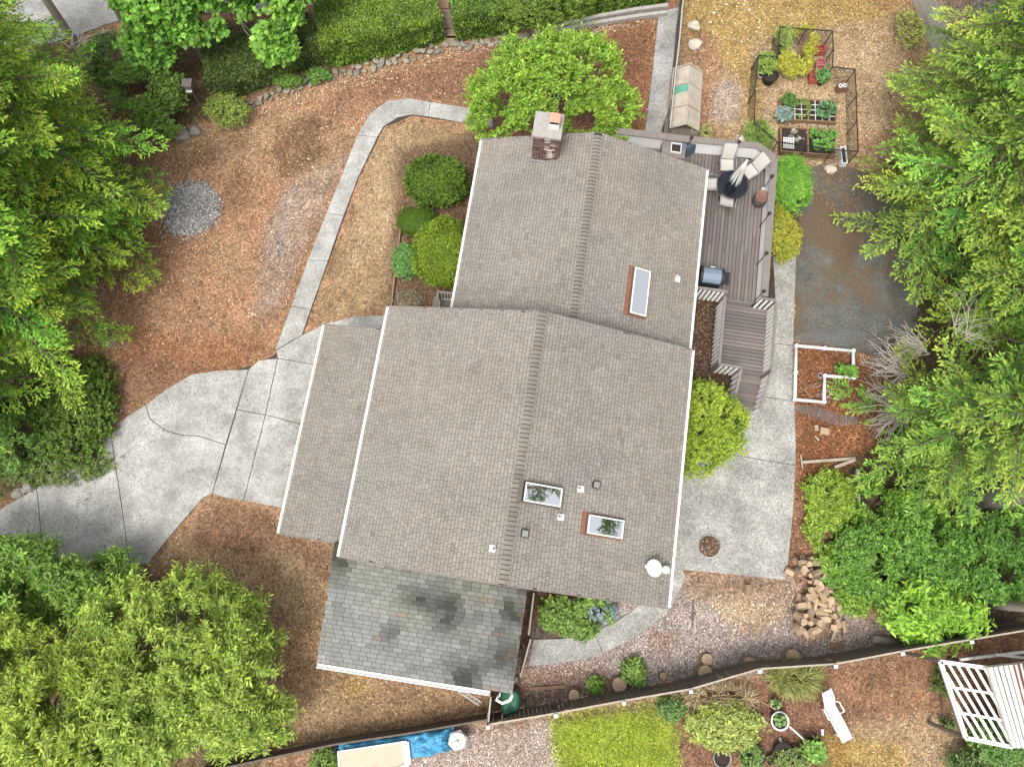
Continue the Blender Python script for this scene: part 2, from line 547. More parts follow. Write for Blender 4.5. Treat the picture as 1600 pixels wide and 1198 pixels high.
# tan and dark drifts in the bark
dr = fbm(GX * 0.35 + 9, GY * 0.35, 11, 5)
k = np.clip((dr - 0.52) * 5, 0, 1)[..., None]
gc[:] = gc * (1 - k * 0.55) + np.array(COL['tan']) * k * 0.55
k = np.clip((0.44 - dr) * 5, 0, 1)[..., None]
gc[:] = gc * (1 - k * 0.45) + np.array(COL['bark_dk']) * k * 0.45
paint([(255, 190), (380, 180), (520, 170), (560, 200), (520, 290), (400, 270), (330, 250), (260, 250)], 'tan', 0.45)
paint([(430, 200), (500, 175), (515, 235), (480, 265), (440, 280), (425, 240)], 'bark_dk', 0.7)
paint([(270, 240), (395, 210), (385, 235), (270, 275)], 'bark_dk', 0.35)
paint([(540, 110), (720, 90), (740, 150), (600, 152), (550, 180), (500, 210), (470, 200)], 'redbr', 0.55)
paint([(640, 130), (735, 95), (740, 165), (640, 150)], 'redbr', 0.6)
paint([(560, 100), (690, 78), (640, 95), (560, 115)], 'moss', 0.4)
paint([(455, 285), (520, 250), (545, 235), (480, 380), (440, 470), (420, 500), (395, 490), (405, 400), (430, 320)], 'worn', 0.6)
paint([(440, 310), (470, 290), (445, 390), (420, 420)], 'gravel_gr', 0.35)
paint([(180, 560), (260, 600), (390, 570), (420, 545), (330, 520), (220, 500)], 'rust', 0.6)
paint([(170, 560), (260, 560), (330, 575), (240, 620), (165, 670)], 'redbr', 0.75)
paint([(200, 420), (330, 380), (390, 500), (300, 540), (200, 500)], 'bark', 0.7)
paint([(590, 200), (625, 185), (745, 200), (740, 245), (640, 240), (622, 330), (615, 480), (560, 490), (490, 512), (512, 440), (560, 300)], 'tan', 1)
paint([(600, 230), (640, 215), (620, 300), (600, 400), (540, 440), (560, 330)], 'straw', 0.6)
paint([(620, 235), (760, 200), (760, 260), (700, 480), (605, 485), (620, 330)], 'soil', 0.75)
paint([(740, 60), (1030, 20), (1006, 212), (745, 215)], 'redbr', 0.85)
paint([(930, 50), (1030, 30), (1006, 210), (940, 200)], 'rust', 0.55)
paint([(960, 45), (1020, 40), (1010, 110), (960, 100)], 'bark_dk', 0.5)
# the north-east yard
paint([(1064, -40), (1700, -40), (1700, 120), (1480, 250), (1375, 268), (1200, 262), (1085, 215), (1066, 120)], 'tan', 1)
paint([(1064, -40), (1440, -40), (1420, 20), (1300, 40), (1180, 60), (1160, 120), (1110, 90), (1070, 60)], 'moss', 0.6)
paint([(1160, 100), (1190, 90), (1190, 240), (1165, 240)], 'moss', 0.6)
paint([(1190, 150), (1330, 60), (1400, 70), (1380, 260), (1210, 262)], 'straw', 0.7)
paint([(1075, 60), (1130, 60), (1120, 210), (1085, 215)], 'bark', 0.8)
paint([(1085, 40), (1120, 60), (1095, 100), (1080, 90)], 'redbr', 0.7)
paint([(1118, 130), (1160, 130), (1158, 185), (1112, 190)], 'pink', 0.8)
paint([(1330, -30), (1440, -30), (1445, 60), (1440, 130), (1400, 130), (1420, 60)], 'redbr', 0.5)
paint([(1440, -60), (1700, -60), (1700, 60), (1480, 60)], 'worn', 0.5)
paint([(1350, 200), (1400, 215), (1370, 275), (1320, 280), (1340, 240)], 'bark', 0.7)
paint([(1500, -60), (1700, -60), (1700, 30), (1540, 40)], 'gravel_gr', 0.8)
# east side and mulch beds
paint([(1195, 240), (1250, 265), (1246, 420), (1215, 480), (1195, 470)], 'soil', 0.9)
paint([(1075, 470), (1200, 465), (1190, 640), (1075, 740), (1060, 600)], 'soil', 0.95)
paint([(1240, 530), (1345, 545), (1420, 600), (1420, 720), (1310, 760), (1262, 860), (1238, 905), (1240, 700)], 'mulch', 1)
paint([(1330, 600), (1420, 600), (1500, 700), (1300, 740)], 'rust', 0.7)
paint([(1235, 780), (1275, 770), (1250, 900), (1228, 910)], 'redbr', 0.8)
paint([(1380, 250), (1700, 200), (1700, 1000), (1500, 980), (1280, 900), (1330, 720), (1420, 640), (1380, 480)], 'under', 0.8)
paint([(1400, 1000), (1560, 920), (1700, 900), (1700, 960), (1560, 985)], 'soil', 0.8)
# south side
paint([(815, 985), (900, 930), (1045, 900), (1240, 900), (1330, 960), (1420, 1000), (1250, 1035), (1050, 1075), (820, 1112)], 'gravel', 1)
paint([(1060, 900), (1240, 900), (1250, 960), (1190, 985), (1120, 950), (1060, 930)], 'tan', 0.55)
paint([(1120, 930), (1210, 940), (1190, 990), (1140, 980)], 'straw', 0.5)
paint([(1140, 900), (1230, 905), (1225, 925), (1100, 915), (1065, 905)], 'redbr', 0.6)
paint([(820, 1040), (990, 1045), (1000, 1075), (820, 1105)], 'redbr', 0.6)
paint([(1020, 990), (1060, 990), (1045, 1020), (1010, 1015)], 'rust', 0.5)
paint([(1240, 900), (1300, 900), (1330, 990), (1250, 1000)], 'bark', 0.7)
paint([(1300, 960), (1400, 960), (1440, 1000), (1320, 1030)], 'worn', 0.7)
paint([(835, 915), (960, 940), (900, 1000), (832, 1000)], 'soil', 0.8)
paint([(905, 960), (1000, 945), (940, 985), (890, 1000)], 'gravel_gr', 0.8)
# west of the carport
paint([(240, 880), (330, 775), (440, 800), (530, 850), (520, 1040), (600, 1060), (770, 1090), (765, 1130), (480, 1180), (300, 1198)], 'tan', 0.8)
paint([(330, 775), (430, 800), (520, 860), (515, 910), (440, 850), (380, 870), (300, 850)], 'redbr', 0.75)
paint([(430, 870), (490, 880), (480, 970), (420, 960)], 'straw', 0.6)
paint([(370, 985), (450, 985), (445, 1025), (375, 1030)], 'soil', 0.85)
paint([(370, 950), (500, 1000), (500, 1060), (420, 1090), (370, 1040)], 'bark', 0.6)
paint([(540, 1060), (760, 1095), (755, 1125), (620, 1145), (540, 1150)], 'bark_dk', 0.3)
paint([(520, 1055), (580, 1060), (580, 1090), (525, 1085)], 'moss', 0.5)
paint([(822, 922), (838, 922), (826, 1000), (812, 1062), (796, 1060)], 'soil', 1)  # gap east of the carport: its deep shade painted in, using the soil colour
# south of the back fence
paint([(450, 1185), (765, 1138), (1080, 1085), (1300, 1040), (1520, 1002), (1700, 975), (1700, 1300), (400, 1300)], 'redbr', 1)
paint([(600, 1165), (765, 1140), (870, 1122), (890, 1300), (560, 1300)], 'pink', 0.9)
paint([(862, 1122), (1035, 1095), (1060, 1130), (1055, 1300), (885, 1300)], 'lawn', 1)
paint([(1200, 1060), (1330, 1045), (1480, 1030), (1500, 1130), (1330, 1100)], 'bark', 0.6)
paint([(1330, 1130), (1490, 1110), (1530, 1250), (1330, 1250)], 'straw', 0.8)
paint([(1290, 1150), (1420, 1160), (1420, 1250), (1280, 1250)], 'moss', 0.65)
paint([(1330, 1040), (1420, 1035), (1420, 1085), (1340, 1085)], 'bark_dk', 0.4)
paint([(1190, 1060), (1270, 1050), (1280, 1120), (1200, 1120)], 'redbr', 0.8)
# beneath the firs and the big tree
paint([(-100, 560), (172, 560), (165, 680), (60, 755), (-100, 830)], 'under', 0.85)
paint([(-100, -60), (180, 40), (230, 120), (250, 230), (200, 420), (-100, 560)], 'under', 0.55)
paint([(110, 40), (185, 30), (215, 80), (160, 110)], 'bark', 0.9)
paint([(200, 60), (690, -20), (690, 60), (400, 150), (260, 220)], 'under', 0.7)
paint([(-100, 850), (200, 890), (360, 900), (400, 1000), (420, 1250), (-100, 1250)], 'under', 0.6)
for a in (0, 1):                                   # soften by one cell
    gc = (np.roll(gc, 1, a) + 2 * gc + np.roll(gc, -1, a)) / 4
vari = 0.72 + 0.56 * fbm(GX * 2.2, GY * 2.2, 21, 5)
gc *= vari[..., None] * 0.80
lum_ = gc @ np.array([0.35, 0.5, 0.15])
gc = gc * 0.95 + lum_[..., None] * 0.05
gz = (fbm(GX * 0.8, GY * 0.8, 31, 3) - 0.5) * 0.05 - 0.035
far = (np.abs(GX) > 26) | (GY > 29) | (GY < -11)
gz[far] = -0.05
ny = len(gy)
ii, jj = np.meshgrid(np.arange(len(gx) - 1), np.arange(ny - 1), indexing='ij')
q = (ii * ny + jj)
quads = np.stack([q, q + ny, q + ny + 1, q + 1], -1).reshape(-1, 4)

m, nt, b = mat_new('ground_cover')
at = N(nt, 'ShaderNodeVertexColor', layer_name='col')
tc = N(nt, 'ShaderNodeTexCoord')
n1 = N(nt, 'ShaderNodeTexNoise'); n1.inputs['Scale'].default_value = 7.5; n1.inputs['Detail'].default_value = 8; n1.inputs['Roughness'].default_value = 0.8
n1.inputs['Distortion'].default_value = 1.2
vo = N(nt, 'ShaderNodeTexVoronoi'); vo.inputs['Scale'].default_value = 15; vo.inputs['Randomness'].default_value = 1
for n in (n1, vo): nt.links.new(tc.outputs['Object'], n.inputs['Vector'])
r1 = N(nt, 'ShaderNodeMapRange'); r1.inputs['From Min'].default_value = 0.36; r1.inputs['From Max'].default_value = 0.66; r1.inputs['To Min'].default_value = 0.28; r1.inputs['To Max'].default_value = 1.72
nt.links.new(n1.outputs[0], r1.inputs['Value'])
sx = N(nt, 'ShaderNodeSeparateColor'); nt.links.new(vo.outputs['Color'], sx.inputs[0])
r2 = N(nt, 'ShaderNodeMapRange'); r2.inputs['To Min'].default_value = 0.6; r2.inputs['To Max'].default_value = 1.35
nt.links.new(sx.outputs[0], r2.inputs['Value'])
mu = N(nt, 'ShaderNodeMath', operation='MULTIPLY'); nt.links.new(r1.outputs[0], mu.inputs[0]); nt.links.new(r2.outputs[0], mu.inputs[1])
mx = N(nt, 'ShaderNodeMix', data_type='RGBA', blend_type='MULTIPLY'); mx.inputs['Factor'].default_value = 1
nt.links.new(at.outputs[0], mx.inputs[6]); nt.links.new(mu.outputs[0], mx.inputs[7])
nt.links.new(mx.outputs[2], b.inputs['Base Color'])
b.inputs['Roughness'].default_value = 0.95; b.inputs['Specular IOR Level'].default_value = 0.15
bp = N(nt, 'ShaderNodeBump'); bp.inputs['Strength'].default_value = 0.9; bp.inputs['Distance'].default_value = 0.05
nt.links.new(n1.outputs[0], bp.inputs['Height']); nt.links.new(bp.outputs[0], b.inputs['Normal'])
M['ground'] = m
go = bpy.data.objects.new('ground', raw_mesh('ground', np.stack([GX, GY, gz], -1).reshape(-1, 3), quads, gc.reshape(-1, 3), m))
link(go)
tag(go, 'bark-covered and dry grass yard around the house', kind='structure')

def ground_colour(x, y):
    i = np.clip(np.searchsorted(gx, x), 0, len(gx) - 1)
    j = np.clip(np.searchsorted(gy, y), 0, len(gy) - 1)
    return gc[i, j]

# ------------------------------------------------------------------ paving
def inset(pts, d):
    """shrink a polygon by d so that joints stay open"""
    n = len(pts)
    area = sum(pts[i][0] * pts[(i + 1) % n][1] - pts[(i + 1) % n][0] * pts[i][1] for i in range(n))
    s = 1 if area > 0 else -1
    out = []
    for i in range(n):
        a, b_, c = Vector(pts[i - 1][:2]), Vector(pts[i][:2]), Vector(pts[(i + 1) % n][:2])
        e1, e2 = (b_ - a).normalized(), (c - b_).normalized()
        n1_, n2_ = Vector((-e1.y, e1.x)) * s, Vector((-e2.y, e2.x)) * s
        k = n1_ + n2_
        k = k / max(0.35, k.dot(n1_)) if k.length > 1e-6 else n1_
        p = b_ + k * d
        out.append((p.x, p.y))
    return out

def wobble(pts, amp=0.03, step=0.35):
    """give poured edges a slightly uneven line"""
    out = []
    n = len(pts)
    for i in range(n):
        a, b_ = Vector(pts[i][:2]), Vector(pts[(i + 1) % n][:2])
        k = max(1, int((b_ - a).length / step))
        for j in range(k):
            p = a.lerp(b_, j / k)
            out.append((p.x + amp * mnoise.noise(Vector((p.x * 2, p.y * 2, 3))), p.y + amp * mnoise.noise(Vector((p.x * 2, p.y * 2, 9)))))
    return out

def paving(name, label, slabs, mat, base=None, gap=0.014, top=0.03):
    root = bpy.data.objects.new(name, None)
    link(root)
    tag(root, label, kind='structure')
    for s in slabs:
        q = wobble(inset(poly(s), gap), 0.012)
        MB().prism(q, -0.12, top).build('slab', mat, root)
    if base:
        MB().prism([(p.x, p.y) for p in poly(base)], -0.1, 0.008).build('joint_bed', M['joint'], root)
    return root

crack = [(228, 632), (235, 655), (260, 673), (285, 680), (310, 681), (335, 689), (353, 695)]
paving('driveway', 'pale concrete driveway of large cracked slabs', [
    [(-60, 842), (-60, 822), (0, 796), (58, 762), (62, 800), (68, 870), (-60, 870)],
    [(58, 762), (110, 722), (173, 671), (192, 800), (204, 885), (68, 870), (62, 800)],
    [(173, 671), (200, 650), (228, 632)] + crack[1:] + [(332, 771), (320, 776), (298, 800), (262, 842), (232, 880), (204, 885), (192, 800)],
    [(228, 632), (262, 607), (300, 585), (340, 579), (389, 577), (353, 695)] + crack[::-1][1:-1],
    [(389, 577), (405, 563), (434, 560), (415, 648), (370.5, 640)],
    [(370.5, 640), (415, 648), (381, 782), (350, 777), (332, 771)],
    [(434, 560), (500, 571), (520, 580), (500, 672), (469, 662), (415, 648)],
    [(415, 648), (469, 662), (500, 672), (470, 805), (435, 793), (381, 782)],
    [(432, 548), (470, 525), (508, 506), (556, 494), (605, 493), (640, 500), (610, 600), (520, 580), (500, 571), (434, 560)]],
    M['concrete'], [(-40, 830), (60, 775), (180, 680), (300, 592), (400, 570), (500, 515), (600, 500), (590, 590), (480, 780), (330, 765), (230, 870), (-40, 860)])

wl = [(430, 548), (455, 479), (481, 407), (510, 333), (535, 272), (558, 212), (578, 178), (606, 158), (640, 154), (672, 160), (712, 166), (770, 176)]
wr = [(472, 524), (486, 484), (513, 408), (537, 338), (560, 278), (590, 215), (600, 198), (622, 184), (645, 180), (669, 183), (710, 190), (770, 200)]
paving('front_walkway', 'narrow pale concrete walk curving past the front lawn', [
    [wl[0], wl[1], wr[1], wr[0]], [wl[1], wl[2], wr[2], wr[1]], [wl[2], wl[3], wr[3], wr[2]],
    [wl[3], wl[4], wl[5], wr[5], wr[4], wr[3]], wl[5:10] + wr[5:10][::-1], wl[9:] + wr[9:][::-1]],
    M['concrete'], [wl[0], wl[2], wl[4], wl[6], wl[8], wl[10], wr[10], wr[8], wr[6], wr[4], wr[2], wr[0]], gap=0.012)

paving('side_path', 'straight concrete strip beside the old board fence', [
    [(1029, 20), (1062, 12), (1053, 100), (1021, 98)], [(1021, 98), (1053, 100), (1040, 225), (1007, 215)]],
    M['concrete_grey'], None, gap=0.008)

paving('patio', 'exposed aggregate patio and path along the east wall', [
    [(1207, 400), (1244, 402), (1240, 500), (1240, 540), (1200, 536), (1211, 470)],
    [(1200, 536), (1240, 540), (1241, 627), (1180, 618)],
    [(1180, 618), (1241, 627), (1243, 690), (1243, 727), (1130, 708), (1150, 670)],
    [(1130, 708), (1243, 727), (1239, 800), (1228, 906), (1150, 898), (1066, 890), (1072, 900), (1062, 922), (1046, 946), (1000, 940), (1020, 740), (1075, 720)]],
    M['concrete_agg'], [(1210, 420), (1238, 420), (1237, 640), (1236, 740), (1060, 800), (1150, 660)], gap=0.012)
paving('garden_path', 'curved aggregate path rounding the south gable', [
    [(826, 1040), (833, 998), (880, 997), (906, 994), (928, 985), (942, 1021), (905, 1031), (870, 1037)],
    [(928, 985), (960, 972), (985, 955), (1005, 938), (1048, 945), (1030, 966), (1005, 987), (972, 1006), (942, 1021)]],
    M['concrete_agg'], None, gap=0.012)

def sheet(name, label, pts, mat, z=0.012, amp=0.15, step=0.25):
    q = wobble([(p.x, p.y) for p in poly(pts)], amp, step)
    o = MB().prism(q, z - 0.06, z).build(name, mat)
    return tag(o, label, kind='structure')

sheet('asphalt_pad', 'old cracked dark asphalt pad east of the deck', [(1246, 262), (1300, 256), (1372, 272), (1420, 290), (1440, 420), (1420, 560), (1345, 552), (1238, 528), (1241, 420)], M['asphalt'], 0.004, 0.28, 0.22)
sheet('road', 'grey street beyond the hedges', [(-500, 140), (60, 72), (120, 56), (190, 30), (640, -2), (900, -30), (1400, -80), (1400, -190), (-500, -100)], M['concrete_grey'], 0.006, 0.06)
# round planting hole in the patio
pc = P(1108, 853)
hole = MB().lathe([(0.44, 0.026), (0.44, 0.045), (0.40, 0.046), (0.38, 0.034)], n=36).build('planting_hole', M['concrete_grey'], None, (pc.x, pc.y, 0))
tag(hole, 'round soil-filled planting hole cut in the patio', 'planting hole')
sd = MB()
sd.lathe([(0.0, 0.05), (0.2, 0.045), (0.385, 0.036)], n=24)
sd.build('soil', M['mulch'], hole)
# gravel mound
gm = P(297, 326)
gv = MB()
prof = [(1.22, -0.04), (1.08, 0.03), (0.8, 0.10), (0.5, 0.16), (0.0, 0.19)]
gv.lathe(prof, n=32)
gmo = gv.build('gravel_mound', M['gravel'], None, (gm.x, gm.y, 0))
tag(gmo, 'low round mound of grey gravel beside the firs', 'gravel mound')
nn = 2600
rr = np.sqrt(rng.random(nn)) * 1.22 * (1 + 0.12 * rng.normal(size=nn))
aa = rng.random(nn) * 6.283
zz = np.interp(rr, [0, 0.5, 0.9, 1.2, 1.45], [0.19, 0.16, 0.10, 0.03, 0.0])
g = 0.20 + 0.38 * rng.random((nn, 1))
pp = np.stack([rr * np.cos(aa), rr * np.sin(aa), zz + 0.01], 1)
po = leaf_object('pebbles', [leaf_arrays(pp, unit(nn) * [1, 1, 0.4], np.array([[0, 0, 1]]) + 0.6 * unit(nn), rng.uniform(0.05, 0.09, nn), rng.uniform(0.05, 0.08, nn), g * np.array([[1.0, 0.95, 0.90]]), 0.5, 0.5)], M['chips'], gmo)
po['kind'] = 'stuff'
nn = 260
rr = np.sqrt(rng.random(nn)) * 0.37
aa = rng.random(nn) * 6.283
pp = np.stack([rr * np.cos(aa), rr * np.sin(aa), 0.055 + 0 * rr], 1)
co = leaf_object('mulch_chips', [leaf_arrays(pp, unit(nn) * [1, 1, 0.3], np.array([[0, 0, 1]]) + 0.5 * unit(nn), rng.uniform(0.05, 0.12, nn), rng.uniform(0.02, 0.05, nn), np.exp(rng.normal(-2.1, 0.8, (nn, 1))) * np.array([[1.0, 0.75, 0.55]]), 0.3, 0.5)], M['chips'], hole)
co['kind'] = 'stuff'
# ------------------------------------------------------------------ house
house = thing('house', 'low brown-shingled house of two offset gables with white gutters', 'house', (0, 0, 0), HA)
SL, SRT, SRG, S0, S1, SE, SRZ = -5.47, 5.14, -0.13, -1.02, 7.54, 3.5, 5.25        # south block
NL, NRT, NRG, N0, N1, NE, NRZ = -3.40, 5.22, 0.92, 7.0, 15.0, 2.6, 4.05           # north block

def slope_frame(p_eave, p_ridge, along):
    """origin at the eave start, u along the eave, w up the slope, nrm out"""
    u = Vector(along).normalized()
    w = (Vector(p_ridge) - Vector(p_eave))
    W = w.length
    w.normalize()
    n_ = u.cross(w)
    if n_.z < 0: n_ = -n_
    return Vector(p_eave), u, w, n_, W

def shingle_field(p_eave, p_ridge, along, length, expo, wmin, wmax, tint, skip=None, rs=None, thick=0.006, gap=0.011):
    """rows of tabs as (corners, tint, centre)"""
    r = random.Random(rs)
    o, u, w, n_, W = slope_frame(p_eave, p_ridge, along)
    out = []
    rows = int(W / expo)
    e = W / rows
    for i in range(rows):
        x = -r.random() * wmax
        while x < length:
            wd = r.uniform(wmin, wmax)
            a, b_ = max(0.0, x), min(length, x + wd - gap)
            x += wd
            if b_ - a < 0.03: continue
            c = o + u * ((a + b_) / 2) + w * ((i + 0.5) * e)
            if skip and skip(c): continue
            out.append((a, b_, i * e + 0.016, (i + 1) * e + 0.001, tint(c, r), c))
    return out, (o, u, w, n_), thick

def tab_verts(s, fr, thick, origin=Vector((0, 0, 0))):
    a, b_, y0, y1 = s[:4]
    o, u, w, n_ = fr
    P0 = lambda x, y, h: o + u * x + w * y + n_ * h - origin
    t = 0.007 + thick
    return [P0(a, y0, 0.002), P0(b_, y0, 0.002), P0(b_, y1, 0.002), P0(a, y1, 0.002), P0(a, y0, t), P0(b_, y0, t), P0(b_, y1, 0.006), P0(a, y1, 0.006)]
TABF = [(4, 5, 6, 7), (0, 1, 5, 4), (1, 2, 6, 5), (2, 3, 7, 6), (3, 0, 4, 7)]

def lay_roof(parent, fields, mat, n_parts):
    """the tabs nearest the camera become objects, the rest one joined part"""
    camp = Matrix.Rotation(-HA, 3, 'Z') @ Vector((0, 0, CAM_H))
    alls = []
    for (tabs, fr, th) in fields:
        for s in tabs: alls.append(((s[5] - camp).length / max(0.05, (s[1] - s[0])) ** 0.5, s, fr, th))
    alls.sort(key=lambda t: t[0])
    for d, s, fr, th in alls[:n_parts]:
        mb = MB()
        vv = tab_verts(s, fr, th, s[5])
        if (vv[5] - vv[4]).cross(vv[7] - vv[4]).dot(fr[3]) < 0: fs = [tuple(reversed(f)) for f in TABF]
        else: fs = TABF
        mb.add(vv, fs, s[4])
        mb.build('shingle', mat, parent, s[5])
    mb = MB()
    for d, s, fr, th in alls[n_parts:]:
        vv = tab_verts(s, fr, th)
        fs = TABF if (vv[5] - vv[4]).cross(vv[7] - vv[4]).dot(fr[3]) > 0 else [tuple(reversed(f)) for f in TABF]
        mb.add(vv, fs, s[4])
    o = mb.build('shingle_field', mat, parent)
    o['kind'] = 'stuff'
    return o

def brown_tint(c, r):
    k = r.gauss(1.0, 0.05)
    if r.random() < 0.05: k *= 0.87
    if r.random() < 0.04: k *= 1.07
    s = 1 + 0.12 * mnoise.noise(Vector((c.x * 0.45, c.y * 0.45, 2))) + 0.07 * mnoise.noise(Vector((c.x * 0.25, c.y * 2.2, 5)))
    h = r.gauss(0, 0.015) + 0.04 * mnoise.noise(Vector((c.x * 0.3, c.y * 0.3, 8)))
    return (k * s * (1 + h), k * s, k * s * (1 - h))

def slab_roof(name, pts, th=0.14):
    """a roof slope as a slab: pts = four 3D corners on the shingle plane"""
    mb = MB()
    p = [Vector(a) for a in pts]
    n_ = (p[1] - p[0]).cross(p[3] - p[0]).normalized()
    if n_.z < 0:
        p.reverse(); n_ = -n_
    q = [a - n_ * th for a in p]
    mb.add(p + q, [(0, 1, 2, 3), (7, 6, 5, 4)] + [(i, i + 4, (i + 1) % 4 + 4, (i + 1) % 4) for i in range(4)])
    return mb.build(name, M['underlay'], roof)

roof = bpy.data.objects.new('roof', None); link(roof); roof.parent = house
slab_roof('roof_deck', [(SL, S0, SE), (SRG, S0, SRZ), (SRG, S1, SRZ), (SL, S1, SE)])
slab_roof('roof_deck', [(SRT, S0, SE), (SRT, S1, SE), (SRG, S1, SRZ), (SRG, S0, SRZ)])
slab_roof('roof_deck', [(NL, N0, NE), (NRG, N0, NRZ), (NRG, N1, NRZ), (NL, N1, NE)])
slab_roof('roof_deck', [(NRT, N0, NE), (NRT, N1, NE), (NRG, N1, NRZ), (NRG, N0, NRZ)])
WL, WSE, WSI = -7.88, 2.45, 3.15
slab_roof('roof_deck', [(WL, -0.62, WSE), (-5.05, -0.62, WSI), (-5.05, 6.84, WSI), (WL, 6.84, WSE)], 0.10)

def chim_skip(c): return -1.55 < c.x < -0.58 and 13.9 < c.y < 14.95
def sky_skip(c):
    for (x0, x1, y0, y1) in ((0.06, 1.2, 1.35, 2.15), (2.07, 3.2, 0.88, 1.75)):
        if x0 < c.x < x1 and y0 < c.y < y1: return True
    return False
fields = [
    shingle_field((SL, S0, SE), (SRG, S0, SRZ), (0, 1, 0), S1 - S0, 0.120, 0.10, 0.25, brown_tint, None, 1),
    shingle_field((SRT, S0, SE), (SRG, S0, SRZ), (0, 1, 0), S1 - S0, 0.120, 0.10, 0.25, brown_tint, None, 2),
    shingle_field((NL, N0 + 0.2, NE), (NRG, N0 + 0.2, NRZ), (0, 1, 0), N1 - N0 - 0.2, 0.120, 0.10, 0.25, brown_tint, None, 3),
    shingle_field((NRT, N0 + 0.2, NE), (NRG, N0 + 0.2, NRZ), (0, 1, 0), N1 - N0 - 0.2, 0.120, 0.10, 0.25, brown_tint, None, 4),
    shingle_field((WL, -0.62, WSE), (-5.05, -0.62, WSI), (0, 1, 0), 7.46, 0.120, 0.10, 0.25, brown_tint, None, 5)]
lay_roof(roof, fields, M['shingle'], 290)

# ridge caps, each lapping the next
def ridge_caps(x, y0, y1, z, sl):
    step = 0.142
    n = int((y1 - y0) / step)
    st_ = MB()
    for s_ in (-1, 1): st_.add([(x, y0, z + 0.026), (x, y1, z + 0.026), (x + s_ * 0.15, y1, z + 0.026 - 0.15 * sl), (x + s_ * 0.15, y0, z + 0.026 - 0.15 * sl)], [(0, 1, 2, 3) if s_ < 0 else (3, 2, 1, 0)])
    st_.build('ridge_strip', M['underlay'], roof)
    rl = random.Random(int(x * 10))
    for i in range(n):
        y = y0 + i * step
        mb = MB()
        t = brown_tint(Vector((x, y, z)), rl)
        t = tuple(0.86 * a for a in t)
        w = 0.155
        a, b_ = y + 0.024, y + step
        lo, hi = 0.052, 0.040
        vv = []
        for yy, h in ((a, lo), (b_, hi)):
            for dx in (-w, 0, w):
                vv.append((dx, yy - y, -abs(dx) * sl + h))
                vv.append((dx, yy - y, -abs(dx) * sl + h - 0.014))
        mb.add(vv, [(0, 2, 8, 6), (2, 4, 10, 8), (0, 1, 3, 2), (2, 3, 5, 4), (6, 8, 9, 7), (8, 10, 11, 9), (0, 6, 7, 1), (4, 5, 11, 10)], t)
        mb.build('ridge_cap', M['shingle'], roof, (x, y, z + rl.uniform(-0.003, 0.003)))
ridge_caps(SRG, S0, S1 - 0.02, SRZ, 0.33)
ridge_caps(NRG, 7.35, N1 - 0.02, NRZ, 0.35)

# gutters, fascia and barge boards
def gutter(x, y0, y1, z, side):
    mb = MB()
    w, h, t = 0.055, 0.11, 0.012
    xs = x + side * 0.004
    prof = [(0, 0), (0, -h), (w, -h), (w, 0.01), (w + 0.012, 0.01), (w + 0.012, -h - t), (-0.0, -h - t)]
    prof = [(0.002, -0.0), (0.002, -h), (w, -h), (w, 0.0), (w + 0.02, 0.0), (w + 0.02, -h - t), (-0.006, -h - t), (-0.006, 0.0)]
    n = len(prof)
    vv = [(xs + side * a, yy, z + c) for yy in (y0, y1) for a, c in prof]
    fs = [(i, (i + 1) % n, n + (i + 1) % n, n + i) for i in range(n)]
    mb.add(vv, fs)
    mb.add([vv[i] for i in range(n)], [tuple(range(n))]); mb.add([vv[n + i] for i in range(n)], [tuple(range(n))])
    k = y0 + 0.5
    while k < y1:
        mb.box((xs + side * (w / 2), k, z - 0.012), (w, 0.03, 0.012))
        k += 0.8
    return mb.build('gutter', M['white'], house)
gutter(SL, S0, S1, SE + 0.01, -1)
gutter(SRT, S0, S1, SE + 0.01, 1)
gutter(NL, N0 + 0.3, N1, NE + 0.01, -1)
gutter(NRT, N0 + 0.3, N1, NE + 0.01, 1)
gutter(WL, -0.62, 6.84, WSE + 0.01, -1)
def barge(a, b_, y, dz=-0.09):
    mb = MB()
    mb.beam((a[0], y, a[1] + dz), (b_[0], y, b_[1] + dz), 0.03, 0.17)
    mb.build('barge_board', M['grey_rail'], house)
for yy in (S0 - 0.018, S1 + 0.018):
    barge((SL, SE), (SRG, SRZ), yy); barge((SRT, SE), (SRG, SRZ), yy)
barge((NL, NE), (NRG, NRZ), N1 + 0.018); barge((NRT, NE), (NRG, NRZ), N1 + 0.018)
for yy in (-0.62 - 0.018, 6.84 + 0.018): barge((WL, WSE), (-5.1, WSI - 0.01), yy, -0.06)

